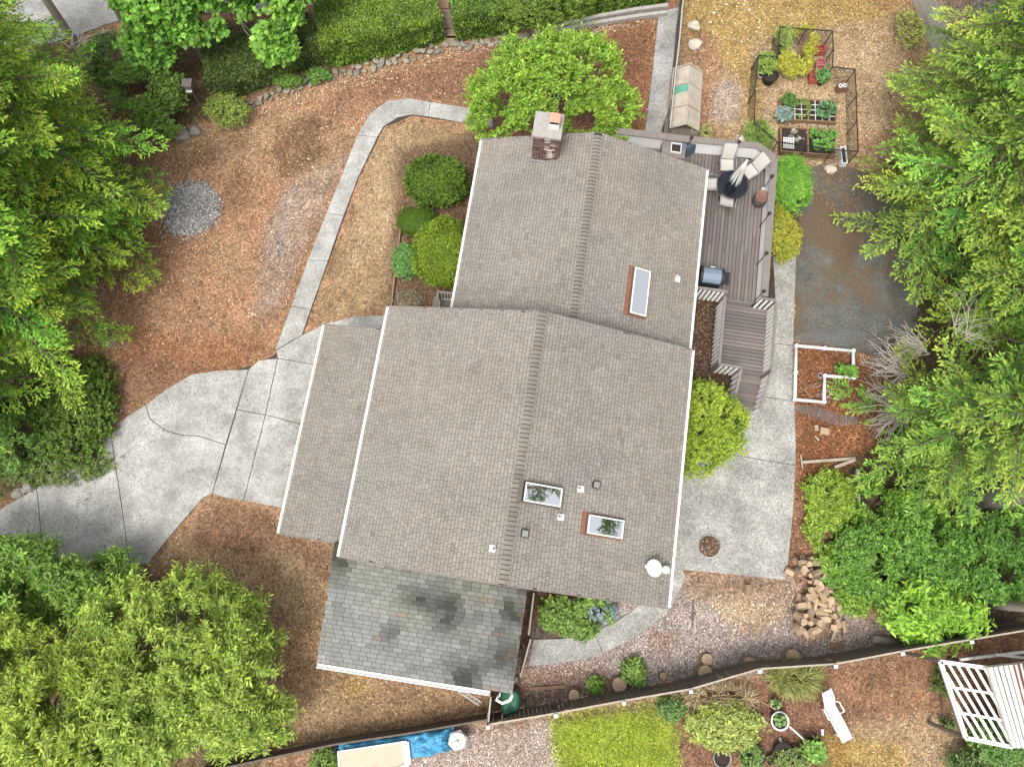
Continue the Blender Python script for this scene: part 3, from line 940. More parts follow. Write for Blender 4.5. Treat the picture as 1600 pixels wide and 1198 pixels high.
# walls with openings set on them
def wall_block(x0, x1, y0, y1, ze, xr, zr):
    mb = MB()
    k = lambda x: ze + (zr - ze) * (1 - abs(x - xr) / ((xr - x0) if x < xr else (x1 - xr))) - 0.02
    lo = [(x0, y0, -0.1), (x1, y0, -0.1), (x1, y1, -0.1), (x0, y1, -0.1)]
    hi = [(x0, y0, ze), (xr, y0, zr), (x1, y0, ze), (x1, y1, ze), (xr, y1, zr), (x0, y1, ze)]
    mb.add(lo + hi, [(0, 1, 6, 5, 4), (1, 2, 7, 6), (2, 3, 9, 8, 7), (3, 0, 4, 9)])
    return mb.build('wall', M['wall'], house)
wall_block(-5.0, 4.7, -0.6, 7.1, 3.48, SRG, 5.02)
wall_block(-2.95, 4.78, 7.0, 14.55, 2.58, NRG, 3.82)
def window(c, size, axis, nm='window'):
    """axis x: set on a wall facing +-x; y: on a wall facing +-y"""
    w, h = size
    o = bpy.data.objects.new(nm, None); link(o); o.parent = house; o.location = c
    mb, gl = MB(), MB()
    d = 0.05
    if axis == 'x':
        for s in (-1, 1): mb.box((0, s * w / 2, 0), (d, 0.07, h + 0.07))
        for s in (-1, 1): mb.box((0, 0, s * h / 2), (d + 0.006, w - 0.07, 0.07))
        gl.box((0, 0, 0), (0.02, w - 0.07, h - 0.07))
    else:
        for s in (-1, 1): mb.box((s * w / 2, 0, 0), (0.07, d, h + 0.07))
        for s in (-1, 1): mb.box((0, 0, s * h / 2), (w - 0.07, d + 0.006, 0.07))
        gl.box((0, 0, 0), (w - 0.07, 0.02, h - 0.07))
    mb.build('window_frame', M['white'], o)
    gl.build('pane', M['glass'], o)
window((-2.96, 12.0, 1.45), (1.8, 1.2), 'x'); window((-2.96, 9.6, 1.45), (1.2, 1.2), 'x')
window((4.79, 12.6, 2.0), (2.0, 1.2), 'x'); window((4.71, 5.2, 2.2), (1.6, 1.1), 'x'); window((4.71, 2.0, 2.2), (1.2, 1.1), 'x')
window((2.6, 14.56, 2.0), (1.6, 1.1), 'y'); window((2.6, -0.61, 2.1), (1.6, 1.1), 'y')
for y in (1.2, 4.4):
    gd = bpy.data.objects.new('garage_door', None); link(gd); gd.parent = house; gd.location = (-5.03, y, 1.05)
    for k in range(4): MB().box((0, 0, -0.79 + 0.527 * k), (0.05, 2.6, 0.51)).build('panel', M['white_worn'], gd)
for y in (-0.45, 2.9, 6.6): MB().box((-7.55, y, 1.18), (0.12, 0.12, 2.5)).build('post', M['white_worn'], house)

# skylights
def zroof(x, y):
    if y < S1 and SL <= x <= SRT:
        return SRZ - (SRZ - SE) * (abs(x - SRG) / ((SRG - SL) if x < SRG else (SRT - SRG)))
    return NRZ - (NRZ - NE) * (abs(x - NRG) / ((NRG - NL) if x < NRG else (NRT - NRG)))

def skylight(px4, z, blind, rusty):
    q = [H(a, b_, z) for a, b_ in px4]
    c = sum(q, Vector()) / 4
    for it in range(3):
        z = zroof(c.x, c.y) + 0.16
        q = [H(a, b_, z + (zroof(H(a, b_, z).x, c.y) - zroof(c.x, c.y))) for a, b_ in px4]
        c = sum(q, Vector()) / 4
    sx_ = (abs(q[1].x - q[0].x) + abs(q[2].x - q[3].x)) / 2
    sy_ = (abs(q[3].y - q[0].y) + abs(q[2].y - q[1].y)) / 2
    sl = math.atan((SRZ - SE) / (SRT - SRG)) if c.y < S1 else math.atan((NRZ - NE) / (NRT - NRG))
    o = bpy.data.objects.new('skylight', None); link(o); o.parent = house
    o.location = (c.x, c.y, zroof(c.x, c.y)); o.rotation_euler = (0, sl, 0)
    sx_ /= math.cos(sl)
    cb = MB()
    for s in (-1, 1):
        cb.box((s * (sx_ / 2 - 0.02), 0, 0.07), (0.05, sy_, 0.17)); cb.box((0, s * (sy_ / 2 - 0.02), 0.07), (sx_ - 0.1, 0.05, 0.168))
    cb.build('curb', M['black_metal'] if not rusty else M['old_wood'], o)
    fr = MB()
    for s in (-1, 1):
        fr.box((s * (sx_ / 2 - 0.025), 0, 0.172), (0.045, sy_ - 0.005, 0.03)); fr.box((0, s * (sy_ / 2 - 0.025), 0.172), (sx_ - 0.1, 0.045, 0.03))
    fr.build('frame', M['white_worn'], o)
    MB().box((0, 0, 0.163), (sx_ - 0.11, sy_ - 0.11, 0.012)).build('pane', M['glass'], o)
    fl = MB()
    fl.box((-sx_ / 2 - 0.09, 0, 0.035), (0.15, sy_ + 0.12, 0.03))
    fl.box((sx_ / 2 + 0.05, 0, 0.03), (0.09, sy_ + 0.02, 0.025))
    for s in (-1, 1): fl.box((0.02, s * (sy_ / 2 + 0.03), 0.028), (sx_ + 0.05, 0.05, 0.025))
    fl.build('flashing', M['rust'] if rusty else M['old_wood'], o)
    return o
skylight([(990, 418), (1015, 422), (1007, 494), (981, 489)], 3.8, 0, True)
skylight([(819, 751), (877, 763), (873, 793), (815, 781)], 5.0, 0, False)
skylight([(918, 801), (973, 814), (970, 842), (914, 832)], 4.6, 1, True)

# plumbing vents with white flashings, box vents
def vent_pipe(px, py):
    z = 4.5
    for it in range(4):
        q = H(px, py, z); z = zroof(q.x, q.y) + 0.05
    q = H(px, py, z); z = zroof(q.x, q.y)
    sgn = 1 if q.x > (SRG if q.y < S1 else NRG) else -1
    o = bpy.data.objects.new('vent_pipe', None); link(o); o.parent = house; o.location = (q.x, q.y, z)
    MB().box((0.05 * sgn, 0, 0.03 - 0.05 * 0.33), (0.20, 0.20, 0.02), 0.0).build('flashing', M['white'], o).rotation_euler = (0, sgn * R(18.5), 0)
    MB().lathe([(0.075, 0.02), (0.05, 0.08), (0.045, 0.20), (0.045, 0.28), (0.034, 0.28), (0.034, 0.2)], n=14).build('pipe', M['white_worn'], o)
for a in ((905, 763), (874, 807), (1057, 435), (772, 857)): vent_pipe(*a)
def box_vent(px, py):
    z = 4.7
    for it in range(4):
        q = H(px, py, z); z = zroof(q.x, q.y) + 0.12
    q = H(px, py, z)
    o = bpy.data.objects.new('roof_vent', None); link(o); o.parent = house; o.location = (q.x, q.y, zroof(q.x, q.y)); o.rotation_euler = (0, R(18.5), 0)
    MB().box((0, 0, 0.06), (0.19, 0.19, 0.12)).build('vent_body', M['black_metal'], o)
    MB().box((0, 0, 0.135), (0.24, 0.24, 0.03)).build('vent_rim', M['black_metal'], o, bevel=0.006)
    MB().box((0, 0, 0.156), (0.19, 0.19, 0.012)).build('vent_lid', M['steel'], o)
box_vent(930, 757); box_vent(818, 833)

# chimney of bricks with a cement cap and a clay flue with a rain cover
cq = [H(832, 234, 3.35), H(874, 235, 3.35)]
cc = H(856, 202, 4.95)
cx, cy = cc.x, 14.42
ch = bpy.data.objects.new('chimney', None); link(ch); ch.parent = house; ch.location = (cx, cy, 0)
cw, cd = 0.92, 0.90
MB().box((0, 0, 2.45), (cw - 0.03, cd - 0.03, 4.9)).build('mortar_core', M['mortar'], ch)
br, rb = MB(), random.Random(4)
zb = 3.0
row = 0
while zb < 4.82:
    for face in range(4):
        L_ = cw if face % 2 == 0 else cd
        D_ = cd if face % 2 == 0 else cw
        x = -L_ / 2 + (-0.1 if row % 2 else 0.0)
        while x < L_ / 2:
            a, b_ = max(x, -L_ / 2), min(x + 0.19, L_ / 2)
            if b_ - a > 0.05:
                t = rb.uniform(0.35, 1.25)
                col = (t, t * rb.uniform(0.85, 1.05), t * rb.uniform(0.85, 1.1))
                if face == 0 and 0.0 < (a + b_) / 2 < 0.3 and rb.random() < 0.6 and zb > 3.6: col = (3.2, 4.2, 4.8)
                ang = face * math.pi / 2
                mx_, my_ = (a + b_) / 2, -D_ / 2
                X, Y = mx_ * math.cos(ang) - my_ * math.sin(ang), mx_ * math.sin(ang) + my_ * math.cos(ang)
                br.box((X, Y, zb + 0.03), ((b_ - a) - 0.004, 0.03 + rb.uniform(-0.004, 0.006), 0.058), ang, col)
            x += 0.202
    zb += 0.073
    row += 1
o = br.build('bricks', M['brick'], ch); o['kind'] = 'stuff'
MB().box((0, 0, 4.93), (cw + 0.10, cd + 0.08, 0.13)).build('chimney_cap', M['cement'], ch, bevel=0.015)
fl = bpy.data.objects.new('flue', None); link(fl); fl.parent = ch; fl.location = (0.2, 0.02, 4.99)
fm = MB()
for s in (-1, 1):
    fm.box((s * 0.16, 0, 0.12), (0.04, 0.34, 0.24)); fm.box((0, s * 0.15, 0.12), (0.28, 0.04, 0.24))
fm.build('flue_liner', M['white_worn'], fl).parent = fl
MB().box((0, 0, 0.06), (0.28, 0.26, 0.02)).build('flue_opening', M['dark'], fl)
for s in ((-1, -1), (1, -1), (1, 1), (-1, 1)): MB().box((s[0] * 0.15, s[1] * 0.14, 0.30), (0.02, 0.02, 0.14)).build('cover_leg', M['black_metal'], fl)
rc = MB()
pr = [(-0.21, 0.0), (-0.19, 0.05), (-0.10, 0.075), (0, 0.08), (0.10, 0.075), (0.19, 0.05), (0.21, 0.0)]
vv = [(x, y, 0.37 + z) for y in (-0.19, 0.19) for x, z in pr] + [(x, y, 0.36 + z) for y in (-0.19, 0.19) for x, z in pr]
rc.add(vv, [(i, i + 1, i + 8, i + 7) for i in range(6)] + [(i + 14, i + 21, i + 22, i + 15) for i in range(6)] + [(i, i + 14, i + 15, i + 1) for i in range(6)] + [(i + 7, i + 8, i + 22, i + 21) for i in range(6)])
rc.build('rain_cover', M['terracotta_pale'], fl)
lf = MB(); lf.box((-0.0, -cd / 2 - 0.05, zroof(cx, cy) - 0.03), (cw + 0.1, 0.08, 0.05)); lf.build('flashing', M['steel'], ch)

# entry stoop beside the north block's west eave
er = thing('entry_railing', 'small grey entry porch railing at the inner corner of the roofs', 'railing', (0, 0, 0), HA)
e0, e1, e2 = H(681, 490, 1.5), H(684, 456, 1.5), H(712, 459, 1.5)
for a, b_ in ((e0, e1), (e1, e2)):
    MB().beam(a, b_, 0.09, 0.05).build('top_rail', M['grey_rail'], er)
    MB().beam(a - Vector((0, 0, 0.75)), b_ - Vector((0, 0, 0.75)), 0.05, 0.05).build('bottom_rail', M['white_worn'], er)
    for k in range(1, 6):
        p = a.lerp(b_, k / 6)
        MB().box((p.x, p.y, 1.10), (0.04, 0.04, 0.74)).build('baluster', M['white_worn'], er)
for p in (e0, e1, e2): MB().box((p.x, p.y, 0.73), (0.09, 0.09, 1.49)).build('post', M['grey_rail'], er)
MB().box(((e0.x + e2.x) / 2 + 0.1, (e0.y + e2.y) / 2 - 0.1, 0.3), (1.5, 1.3, 0.6)).build('stoop', M['grey_rail'], er)

# ------------------------------------------------------------------ carport (grey mossy lean-to roof)
carport = thing('carport', 'lean-to carport with a mossy grey shingle roof south of the house', 'carport', (0, 0, 0), HA)
KX0, KX1, KY0, KY1, KZ0, KZ1 = -5.78, 0.68, -4.48, -0.62, 2.32, 3.18
kroof = bpy.data.objects.new('roof', None); link(kroof); kroof.parent = carport
def grey_tint(c, r):
    k = r.gauss(1.0, 0.07)
    d = mnoise.fractal(Vector((c.x * 0.8, c.y * 0.8, 5)), 1.0, 2.0, 4)
    d2 = mnoise.fractal(Vector((c.x * 0.35 + 4, c.y * 0.5, 15)), 1.0, 2.0, 4)
    u_ = (c.x - KX0) / (KX1 - KX0)
    v_ = (c.y - KY0) / (KY1 - KY0)
    dark = min(1.0, max(0.0, 0.24 + d * 0.95 + (u_ - 0.48) * 1.15 - 0.35 * abs(v_ - 0.3)))
    dark = max(dark, min(1.0, max(0.0, (v_ - 0.72) * 1.5 + d * 1.0 + d2 * 0.5)))
    t = k * (1.25 - 0.95 * dark)
    col = [t, t, t * 0.98]
    ms = min(1.0, max(0.0, d2 * 0.7 + (v_ - 0.55) * 1.5))
    col = [col[0] * (1 + 0.0 * ms), col[1] * (1 + 0.01 * ms), col[2] * (1 - 0.20 * ms)]
    if r.random() < 0.012 + 0.05 * (u_ > 0.85): col = [col[0] * 1.2, col[1] * 0.95, col[2] * 0.86]
    return tuple(col)
kf = shingle_field((KX0, KY0, KZ0), (KX0, KY1, KZ1), (1, 0, 0), KX1 - KX0, 0.142, 0.27, 0.335, grey_tint, None, 9, 0.008, 0.014)
lay_roof(kroof, [kf], M['shingle_grey'], 290)
roof_save, roof = roof, kroof
slab_roof('roof_deck', [(KX0, KY0, KZ0), (KX1, KY0, KZ0), (KX1, KY1, KZ1), (KX0, KY1, KZ1)], 0.12)
roof = roof_save
mb = MB()
mb.box(((KX0 + KX1) / 2 - 0.35, KY0 - 0.075, KZ0 - 0.055), (KX1 - KX0 - 0.75, 0.11, 0.012)); mb.box(((KX0 + KX1) / 2 - 0.35, KY0 - 0.135, KZ0), (KX1 - KX0 - 0.75, 0.022, 0.12))
mb.box(((KX0 + KX1) / 2 - 0.35, KY0 - 0.016, KZ0 - 0.02), (KX1 - KX0 - 0.75, 0.012, 0.08))
for k in range(9): mb.box((KX0 + 0.3 + k * 0.72, KY0 - 0.075, KZ0 + 0.055), (0.03, 0.12, 0.012))
mb.build('gutter', M['white'], carport)
for x in (-5.5, -2.6, 0.5): MB().box((x, KY0 + 0.25, 1.08), (0.13, 0.13, 2.26)).build('post', M['old_wood'], carport)
MB().beam((KX0 + 0.1, KY0 + 0.25, 2.2), (KX1 - 0.1, KY0 + 0.25, 2.2), 0.1, 0.14).build('header_beam', M['old_wood'], carport)
for k in range(30):
    MB().box((-5.5, KY0 + 0.4 + k * 0.128, 1.1), (0.025, 0.12, 2.2)).build('side_board', M['old_wood'], carport)
dp = MB()
dp.tube([P(800, 1086, 2.25), P(797, 1093, 2.05), P(785, 1098, 1.9), P(776, 1093, 1.85), P(779, 1086, 1.8)], 0.05, 8)
ds = at_base(dp, (0, 0, 0)).build('downspout', M['white'], None)
ds.matrix_world = Matrix.Identity(4)
tag(ds, 'bent white downspout at the corner of the mossy carport roof', 'downspout')
# ------------------------------------------------------------------ deck with parapet, landing and stairs
deck = thing('deck', 'brown board deck with white-lined parapet and steps down to a landing', 'deck', (0, 0, 0), HA)
DZ, LZ = 1.2, 0.8
rd = random.Random(3)
def board_tint():
    k = rd.uniform(0.78, 1.2)
    return (k * rd.uniform(0.96, 1.06), k, k * rd.uniform(0.96, 1.04))
x = 4.72
while x < 7.84:                                               # deck boards run along the house
    w = min(0.124, 7.86 - x)
    y1 = 16.58 if x + w < 7.2 else 16.58 - max(0, (x + w - 7.2)) * 0.75
    y0 = 10.48
    joints = sorted([y0, y1] + [rd.uniform(11.5, 15.5)])
    for a, b_ in zip(joints[:-1], joints[1:]):
        MB().box((0, (b_ - a) / 2, 0), (w, b_ - a - 0.008, 0.03), 0, board_tint()).build('deck_board', M['deck'], deck, (x + w / 2, a, DZ - 0.015 + rd.uniform(-0.002, 0.002)))
    x += 0.142
x = 1.6
while x < 4.7:                                                # walkway north of the gable
    MB().box((0, 0, 0), (0.132, 1.35, 0.03), 0, board_tint()).build('deck_board', M['deck'], deck, (x + 0.066, 15.9, DZ - 0.016))
    x += 0.142
y = 7.78
while y < 10.42:                                              # landing boards run across
    MB().box((0, 0, 0), (1.84, 0.120, 0.03), 0, board_tint()).build('landing_board', M['deck_x'], deck, (7.53, y + 0.066, LZ - 0.015))
    y += 0.142
for k in range(4):                                            # steps, two boards each
    z = LZ - 0.17 * (k + 1)
    for j in (0, 1):
        MB().box((0, 0, 0), (0.98, 0.142, 0.035), 0, board_tint()).build('tread', M['deck_x'], deck, (7.94, 7.69 - k * 0.31 - j * 0.15, z))
    MB().box((7.94, 7.765 - k * 0.31, z + 0.08), (0.96, 0.02, 0.14)).build('riser', M['grey_rail'], deck)
for xx in (7.43, 8.45): MB().beam((xx, 7.76, 0.62), (xx, 6.45, -0.06), 0.04, 0.24).build('stringer', M['grey_rail'], deck)
def rim(a, b_, z, h=0.2): MB().beam((a[0], a[1], z - h / 2), (b_[0], b_[1], z - h / 2), 0.04, h).build('rim_board', M['grey_rail'], deck)
rim((4.72, 10.455), (6.56, 10.455), DZ); rim((6.58, 10.455), (7.76, 10.455), DZ, 0.38)
rim((6.60, 7.76), (6.60, 10.43), LZ - 0.035); rim((8.46, 7.76), (8.46, 10.43), LZ - 0.035); rim((6.62, 7.745), (7.42, 7.745), LZ - 0.035)
MB().box((6.3, 13.5, 1.06), (3.1, 5.9, 0.2)).build('joists', M['dark'], deck)
MB().box((3.1, 15.85, 1.06), (2.9, 1.2, 0.2)).build('joists', M['dark'], deck)
MB().box((7.53, 9.1, 0.68), (1.8, 2.6, 0.18)).build('joists', M['dark'], deck)
for xx, yy in ((5.0, 16.3), (7.6, 15.9), (7.7, 13.4), (7.7, 10.7), (5.2, 10.7)): MB().box((xx, yy, 0.5), (0.14, 0.14, 1.0)).build('post', M['old_wood'], deck)
# parapet: white vertical boards inside, brown boards outside, flat brown cap
par = [(1.7, 16.45), (4.55, 16.50), (7.22, 16.62), (7.86, 16.22), (7.86, 10.52)]
PH = 0.80
def parapet(a, b_, cap=0.27):
    a, b_ = Vector((*a, 0)), Vector((*b_, 0))
    L_ = (b_ - a).length
    d = (b_ - a) / L_
    nrm = Vector((d.y, -d.x, 0))
    ang = math.atan2(d.y, d.x)
    n = int(L_ / 0.13)
    st = L_ / n
    for k in range(n):
        p = a + d * (st * (k + 0.5))
        MB().box((0, 0, PH / 2), (st - 0.006, 0.02, PH - 0.02), 0).build('parapet_board', M['white'], deck, (p.x, p.y, DZ + 0.01)).rotation_euler = (0, 0, ang)
    o = a - nrm * 0.075
    p = o + d * (L_ / 2)
    MB().box((0, 0, 0), (L_ + 0.05, 0.025, PH + 0.25), 0).build('parapet_back', M['grey_rail'], deck, (p.x, p.y, DZ + PH / 2 - 0.13)).rotation_euler = (0, 0, ang)
    p = a - nrm * 0.06 + d * (L_ / 2)
    MB().box((0, 0, 0), (L_ + 0.07, cap, 0.04), 0).build('cap_rail', M['grey_rail'], deck, (p.x, p.y, DZ + PH + 0.012 + 0.004 * rd.random())).rotation_euler = (0, 0, ang)
for a, b_ in zip(par[:-1], par[1:]): parapet(a, b_)
# open railings with white balusters
def railing(a, b_, z0, z1, top=0.9, post=True, sp=0.165, cap=0.10):
    a, b_ = Vector((a[0], a[1], z0)), Vector((b_[0], b_[1], z1))
    up = Vector((0, 0, top))
    MB().beam(a + up, b_ + up, cap, 0.04).build('top_rail', M['grey_rail'], deck)
    n = max(1, int(Vector((b_ - a)[:2]).length / sp))
    for k in range(n):
        p = a.lerp(b_, (k + 0.5) / n)
        MB().box((0, 0, top / 2 - 0.14), (0.085, 0.05, top + 0.24) if abs((b_ - a).x) > abs((b_ - a).y) else (0.05, 0.085, top + 0.24)).build('baluster', M['white'], deck, (p.x, p.y, p.z))
    if post:
        for p in (a, b_): MB().box((0, 0, top / 2 - 0.15), (0.09, 0.09, top + 0.26)).build('post', M['grey_rail'], deck, (p.x, p.y, p.z))
railing((5.0, 10.45), (6.52, 10.45), DZ, DZ, 0.82)
railing((6.56, 10.38), (6.56, 7.80), LZ, LZ)
railing((6.60, 7.72), (7.36, 7.72), LZ, LZ)
railing((7.42, 7.70), (7.42, 6.55), LZ - 0.12, 0.1, 0.85, False)
railing((7.84, 10.47), (8.44, 10.47), LZ + 0.1, LZ + 0.1, 0.9, False)
railing((8.48, 10.45), (8.48, 7.78), LZ, LZ)
railing((8.48, 7.70), (8.42, 6.42), LZ - 0.05, 0.05, 0.9, False)

# ------------------------------------------------------------------ things on the deck
tq = H(1145, 288, 1.94)
def hw(x, y, z=0.0):
    """house frame -> world"""
    return Vector((x * HC - y * HS, x * HS + y * HC, z))
TX, TY = tq.x, tq.y
t = thing('patio_table', 'round black glass patio table on the deck', 'table', hw(TX, TY, DZ + 0.001), HA)
MB().lathe([(0.0, 0.715), (0.56, 0.715), (0.56, 0.727), (0.0, 0.727)], n=48, smooth=False).build('table_top', M['black_glass'], t)
MB().lathe([(0.555, 0.70), (0.60, 0.70), (0.605, 0.72), (0.60, 0.738), (0.572, 0.74), (0.555, 0.73)], n=48).build('rim', M['black_metal'], t)
for k in range(4):
    a = math.pi / 4 + k * math.pi / 2
    MB().tube([(0.5 * math.cos(a), 0.5 * math.sin(a), 0.70), (0.36 * math.cos(a), 0.36 * math.sin(a), 0.4), (0.46 * math.cos(a), 0.46 * math.sin(a), 0.0)], 0.018, 8).build('leg', M['black_metal'], t)
u = thing('patio_umbrella', 'closed off-white umbrella standing through the black table', 'umbrella', hw(TX, TY, DZ + 0.001), HA)
MB().tube([(0, 0, 0.0), (0, 0, 2.5)], 0.02, 10).build('pole', M['white_plastic'], u)
MB().lathe([(0.22, 0.0), (0.22, 0.05), (0.05, 0.08), (0.03, 0.3)], n=20).build('base', M['black_metal'], u)
for k in range(8):                                            # hanging folds
    a = 2 * math.pi * k / 8 + 0.2
    r1_, r2_ = 0.13 + 0.06 * rd.random(), 0.10 + 0.05 * rd.random()
    p0 = Vector((0.02 * math.cos(a), 0.02 * math.sin(a), 2.42))
    p1 = Vector((0.09 * math.cos(a), 0.09 * math.sin(a), 1.9))
    p2 = Vector((r1_ * math.cos(a), r1_ * math.sin(a), 1.3))
    p3 = Vector((r1_ * 1.25 * math.cos(a), r1_ * 1.25 * math.sin(a), 0.95 + 0.12 * rd.random()))
    mb = MB(); mb.tube([p0, p1, p2, p3], [0.018, 0.032, 0.05, 0.058], 7)
    mb.build('fold', M['umbrella'], u)
    mb = MB(); mb.tube([p3, p3 - Vector((0, 0, 0.05))], [0.02, 0.012], 6); mb.build('rib_tip', M['steel'], u)
MB().lathe([(0.0, 0.06), (0.025, 0.05), (0.04, 0.02), (0.03, -0.02)], (0, 0, 2.46), 12).build('finial', M['white_plastic'], u)

def patio_chair(label, loc, rz):
    """faces local +y"""
    o = thing('patio_chair', label, 'chair', loc, rz, 'sling chairs around the patio table')
    sb = MB()
    pr = [(0.26, 0.44), (0.10, 0.41), (-0.10, 0.40), (-0.24, 0.43)]
    vv = []
    for yy, z in pr: vv += [(-0.25, yy, z), (0.25, yy, z), (0.25, yy, z - 0.012), (-0.25, yy, z - 0.012)]
    fs = []
    for i in range(3):
        b0 = i * 4
        for k in range(4): fs.append((b0 + k, b0 + (k + 1) % 4, b0 + 4 + (k + 1) % 4, b0 + 4 + k))
    sb.add(vv, [tuple(reversed(f)) for f in fs] + [(0, 1, 2, 3), (15, 14, 13, 12)])
    sb.build('seat', M['sling'], o)
    bb = MB()
    pr = [(-0.26, 0.45), (-0.34, 0.65), (-0.46, 0.88), (-0.56, 1.04)]
    vv = []
    for yy, z in pr: vv += [(-0.24, yy, z), (0.24, yy, z), (0.24, yy - 0.012, z - 0.004), (-0.24, yy - 0.012, z - 0.004)]
    bb.add(vv, [tuple(reversed(f)) for f in fs] + [(0, 1, 2, 3), (15, 14, 13, 12)])
    bb.build('backrest', M['sling'], o)
    for s in (-1, 1):
        MB().tube([(s * 0.27, 0.28, 0.44), (s * 0.27, -0.25, 0.42), (s * 0.26, -0.36, 0.68), (s * 0.25, -0.57, 1.05)], 0.016, 8).build('side_frame', M['steel'], o)
        MB().tube([(s * 0.30, 0.24, 0.62), (s * 0.31, -0.05, 0.64), (s * 0.29, -0.34, 0.63)], 0.018, 8).build('armrest', M['steel'], o)
        MB().tube([(s * 0.30, 0.24, 0.63), (s * 0.28, 0.26, 0.3), (s * 0.28, 0.28, 0.0)], 0.014, 8).build('leg', M['steel'], o)
        MB().tube([(s * 0.28, -0.12, 0.42), (s * 0.29, -0.3, 0.0)], 0.014, 8).build('leg', M['steel'], o)
    MB().tube([(-0.25, -0.57, 1.05), (0.25, -0.57, 1.05)], 0.016, 8).build('top_bar', M['steel'], o)
    return o
for (lb, px, py, back) in (('pale sling chair on the north side of the patio table', 1136, 258, 95),
                     ('pale sling chair in the chamfered corner of the deck', 1172, 268, 40),
                     ('pale sling chair half hidden under the roof edge by the table', 1110, 288, 185),
                     ('pale sling chair tucked in south of the patio table', 1136, 314, 268)):
    p = H(px, py, DZ + 0.42)
    patio_chair(lb, hw(p.x, p.y, DZ + 0.001), HA + R(back + 90))

p = H(1183, 318, DZ)
pot = thing('chiminea', 'rust brown clay fire pot near the east parapet of the deck', 'fire pot', hw(p.x, p.y, DZ + 0.001), 0)
MB().lathe([(0.17, 0.0), (0.20, 0.03), (0.25, 0.20), (0.27, 0.38), (0.24, 0.52), (0.20, 0.60)], n=28).build('pot_body', M['old_wood'], pot)
for zz_ in (0.14, 0.30, 0.46): MB().lathe([(0.235 if zz_ < 0.2 else 0.272 if zz_ < 0.4 else 0.262, zz_ - 0.02), (0.245 if zz_ < 0.2 else 0.285 if zz_ < 0.4 else 0.275, zz_), (0.24 if zz_ < 0.2 else 0.278 if zz_ < 0.4 else 0.262, zz_ + 0.02)], n=28).build('band', M['black_metal'], pot)
MB().lathe([(0.20, 0.58), (0.25, 0.60), (0.26, 0.635), (0.25, 0.65), (0.22, 0.65), (0.20, 0.62), (0.0, 0.60)], n=28).build('rim_lid', M['terracotta'], pot)
for k in range(3):
    a = k * 2.1
    MB().tube([(0.2 * math.cos(a), 0.2 * math.sin(a), 0.12), (0.3 * math.cos(a), 0.3 * math.sin(a), 0.0)], 0.016, 6).build('foot', M['black_metal'], pot)
p = H(1194, 294, DZ + 0.3)
ja = MB().lathe([(0.0, 0.0), (0.07, 0.0), (0.085, 0.05), (0.085, 0.2), (0.07, 0.24), (0.075, 0.26), (0.06, 0.26), (0.06, 0.23), (0.0, 0.2)], n=18).build('lantern_jar', M['white_plastic'], None, hw(p.x, p.y, DZ + 0.001))
tag(ja, 'small pale jar beside the clay fire pot', 'jar')

p = H(1111, 432, DZ + 0.8)
gr = thing('barbecue_grill', 'black barbecue with a slate grey hood at the deck railing', 'grill', hw(max(p.x, 5.62), p.y, DZ + 0.001), HA)
MB().box((0, 0, 0.42), (0.80, 0.50, 0.75)).build('cabinet', M['black_metal'], gr, bevel=0.02)
hd = MB()
prf = [(-0.29, 0.80), (-0.29, 0.92), (-0.20, 1.04), (0.0, 1.09), (0.18, 1.05), (0.29, 0.94), (0.29, 0.80)]
vv = [(xx, y_, z_) for xx in (-0.34, 0.34) for y_, z_ in prf]
hd.add(vv, [(i, i + 7, i + 8, i + 1) for i in range(6)] + [tuple(range(7)), tuple(range(13, 6, -1))])
hd.build('hood', M['cover'], gr, bevel=0.012)
for s in (-1, 1):
    hc = MB()
    vv = [(s * xx, y_ * 1.03, z_ * 1.01) for xx in (0.342, 0.44) for y_, z_ in prf]
    hc.add(vv, [(i, i + 7, i + 8, i + 1) for i in range(6)] + [tuple(range(7)), tuple(range(13, 6, -1))])
    hc.build('hood_end', M['black_metal'], gr)
    MB().box((s * 0.56, 0, 0.80), (0.24, 0.5, 0.04)).build('side_shelf', M['black_metal'], gr, bevel=0.01)
MB().tube([(-0.1, 0.31, 0.98), (0.1, 0.31, 0.98)], 0.015, 8).build('handle', M['white_plastic'], gr)
for sx1, sy1 in ((-1, -1), (1, -1), (1, 1), (-1, 1)): MB().lathe([(0.03, 0), (0.03, 0.05)], (sx1 * 0.36, sy1 * 0.2, 0), 10).build('wheel', M['black_metal'], gr)

p = H(1074, 233, DZ + 0.5)
sd = thing('folded_sunshade', 'slate blue triangular folded cloth in the north corner of the deck', 'sunshade', hw(p.x, p.y, DZ + 0.001), HA)
mb = MB()
tri = [(-0.30, 0.16), (0.42, 0.20), (-0.38, -0.42)]
mb.add([(a, b_, 0.02) for a, b_ in tri] + [(-0.25, 0.13, 0.72), (0.30, 0.16, 0.64), (-0.31, -0.30, 0.60), (-0.05, 0.0, 0.78)],
       [(2, 1, 0), (0, 1, 4, 3), (1, 2, 5, 4), (2, 0, 3, 5), (3, 4, 6), (4, 5, 6), (5, 3, 6)])
mb.build('cloth', M['slate_cloth'], sd)
MB().tube([(-0.2, 0.05, 0.0), (-0.05, 0.0, 0.9)], 0.02, 8).build('pole', M['black_metal'], sd)

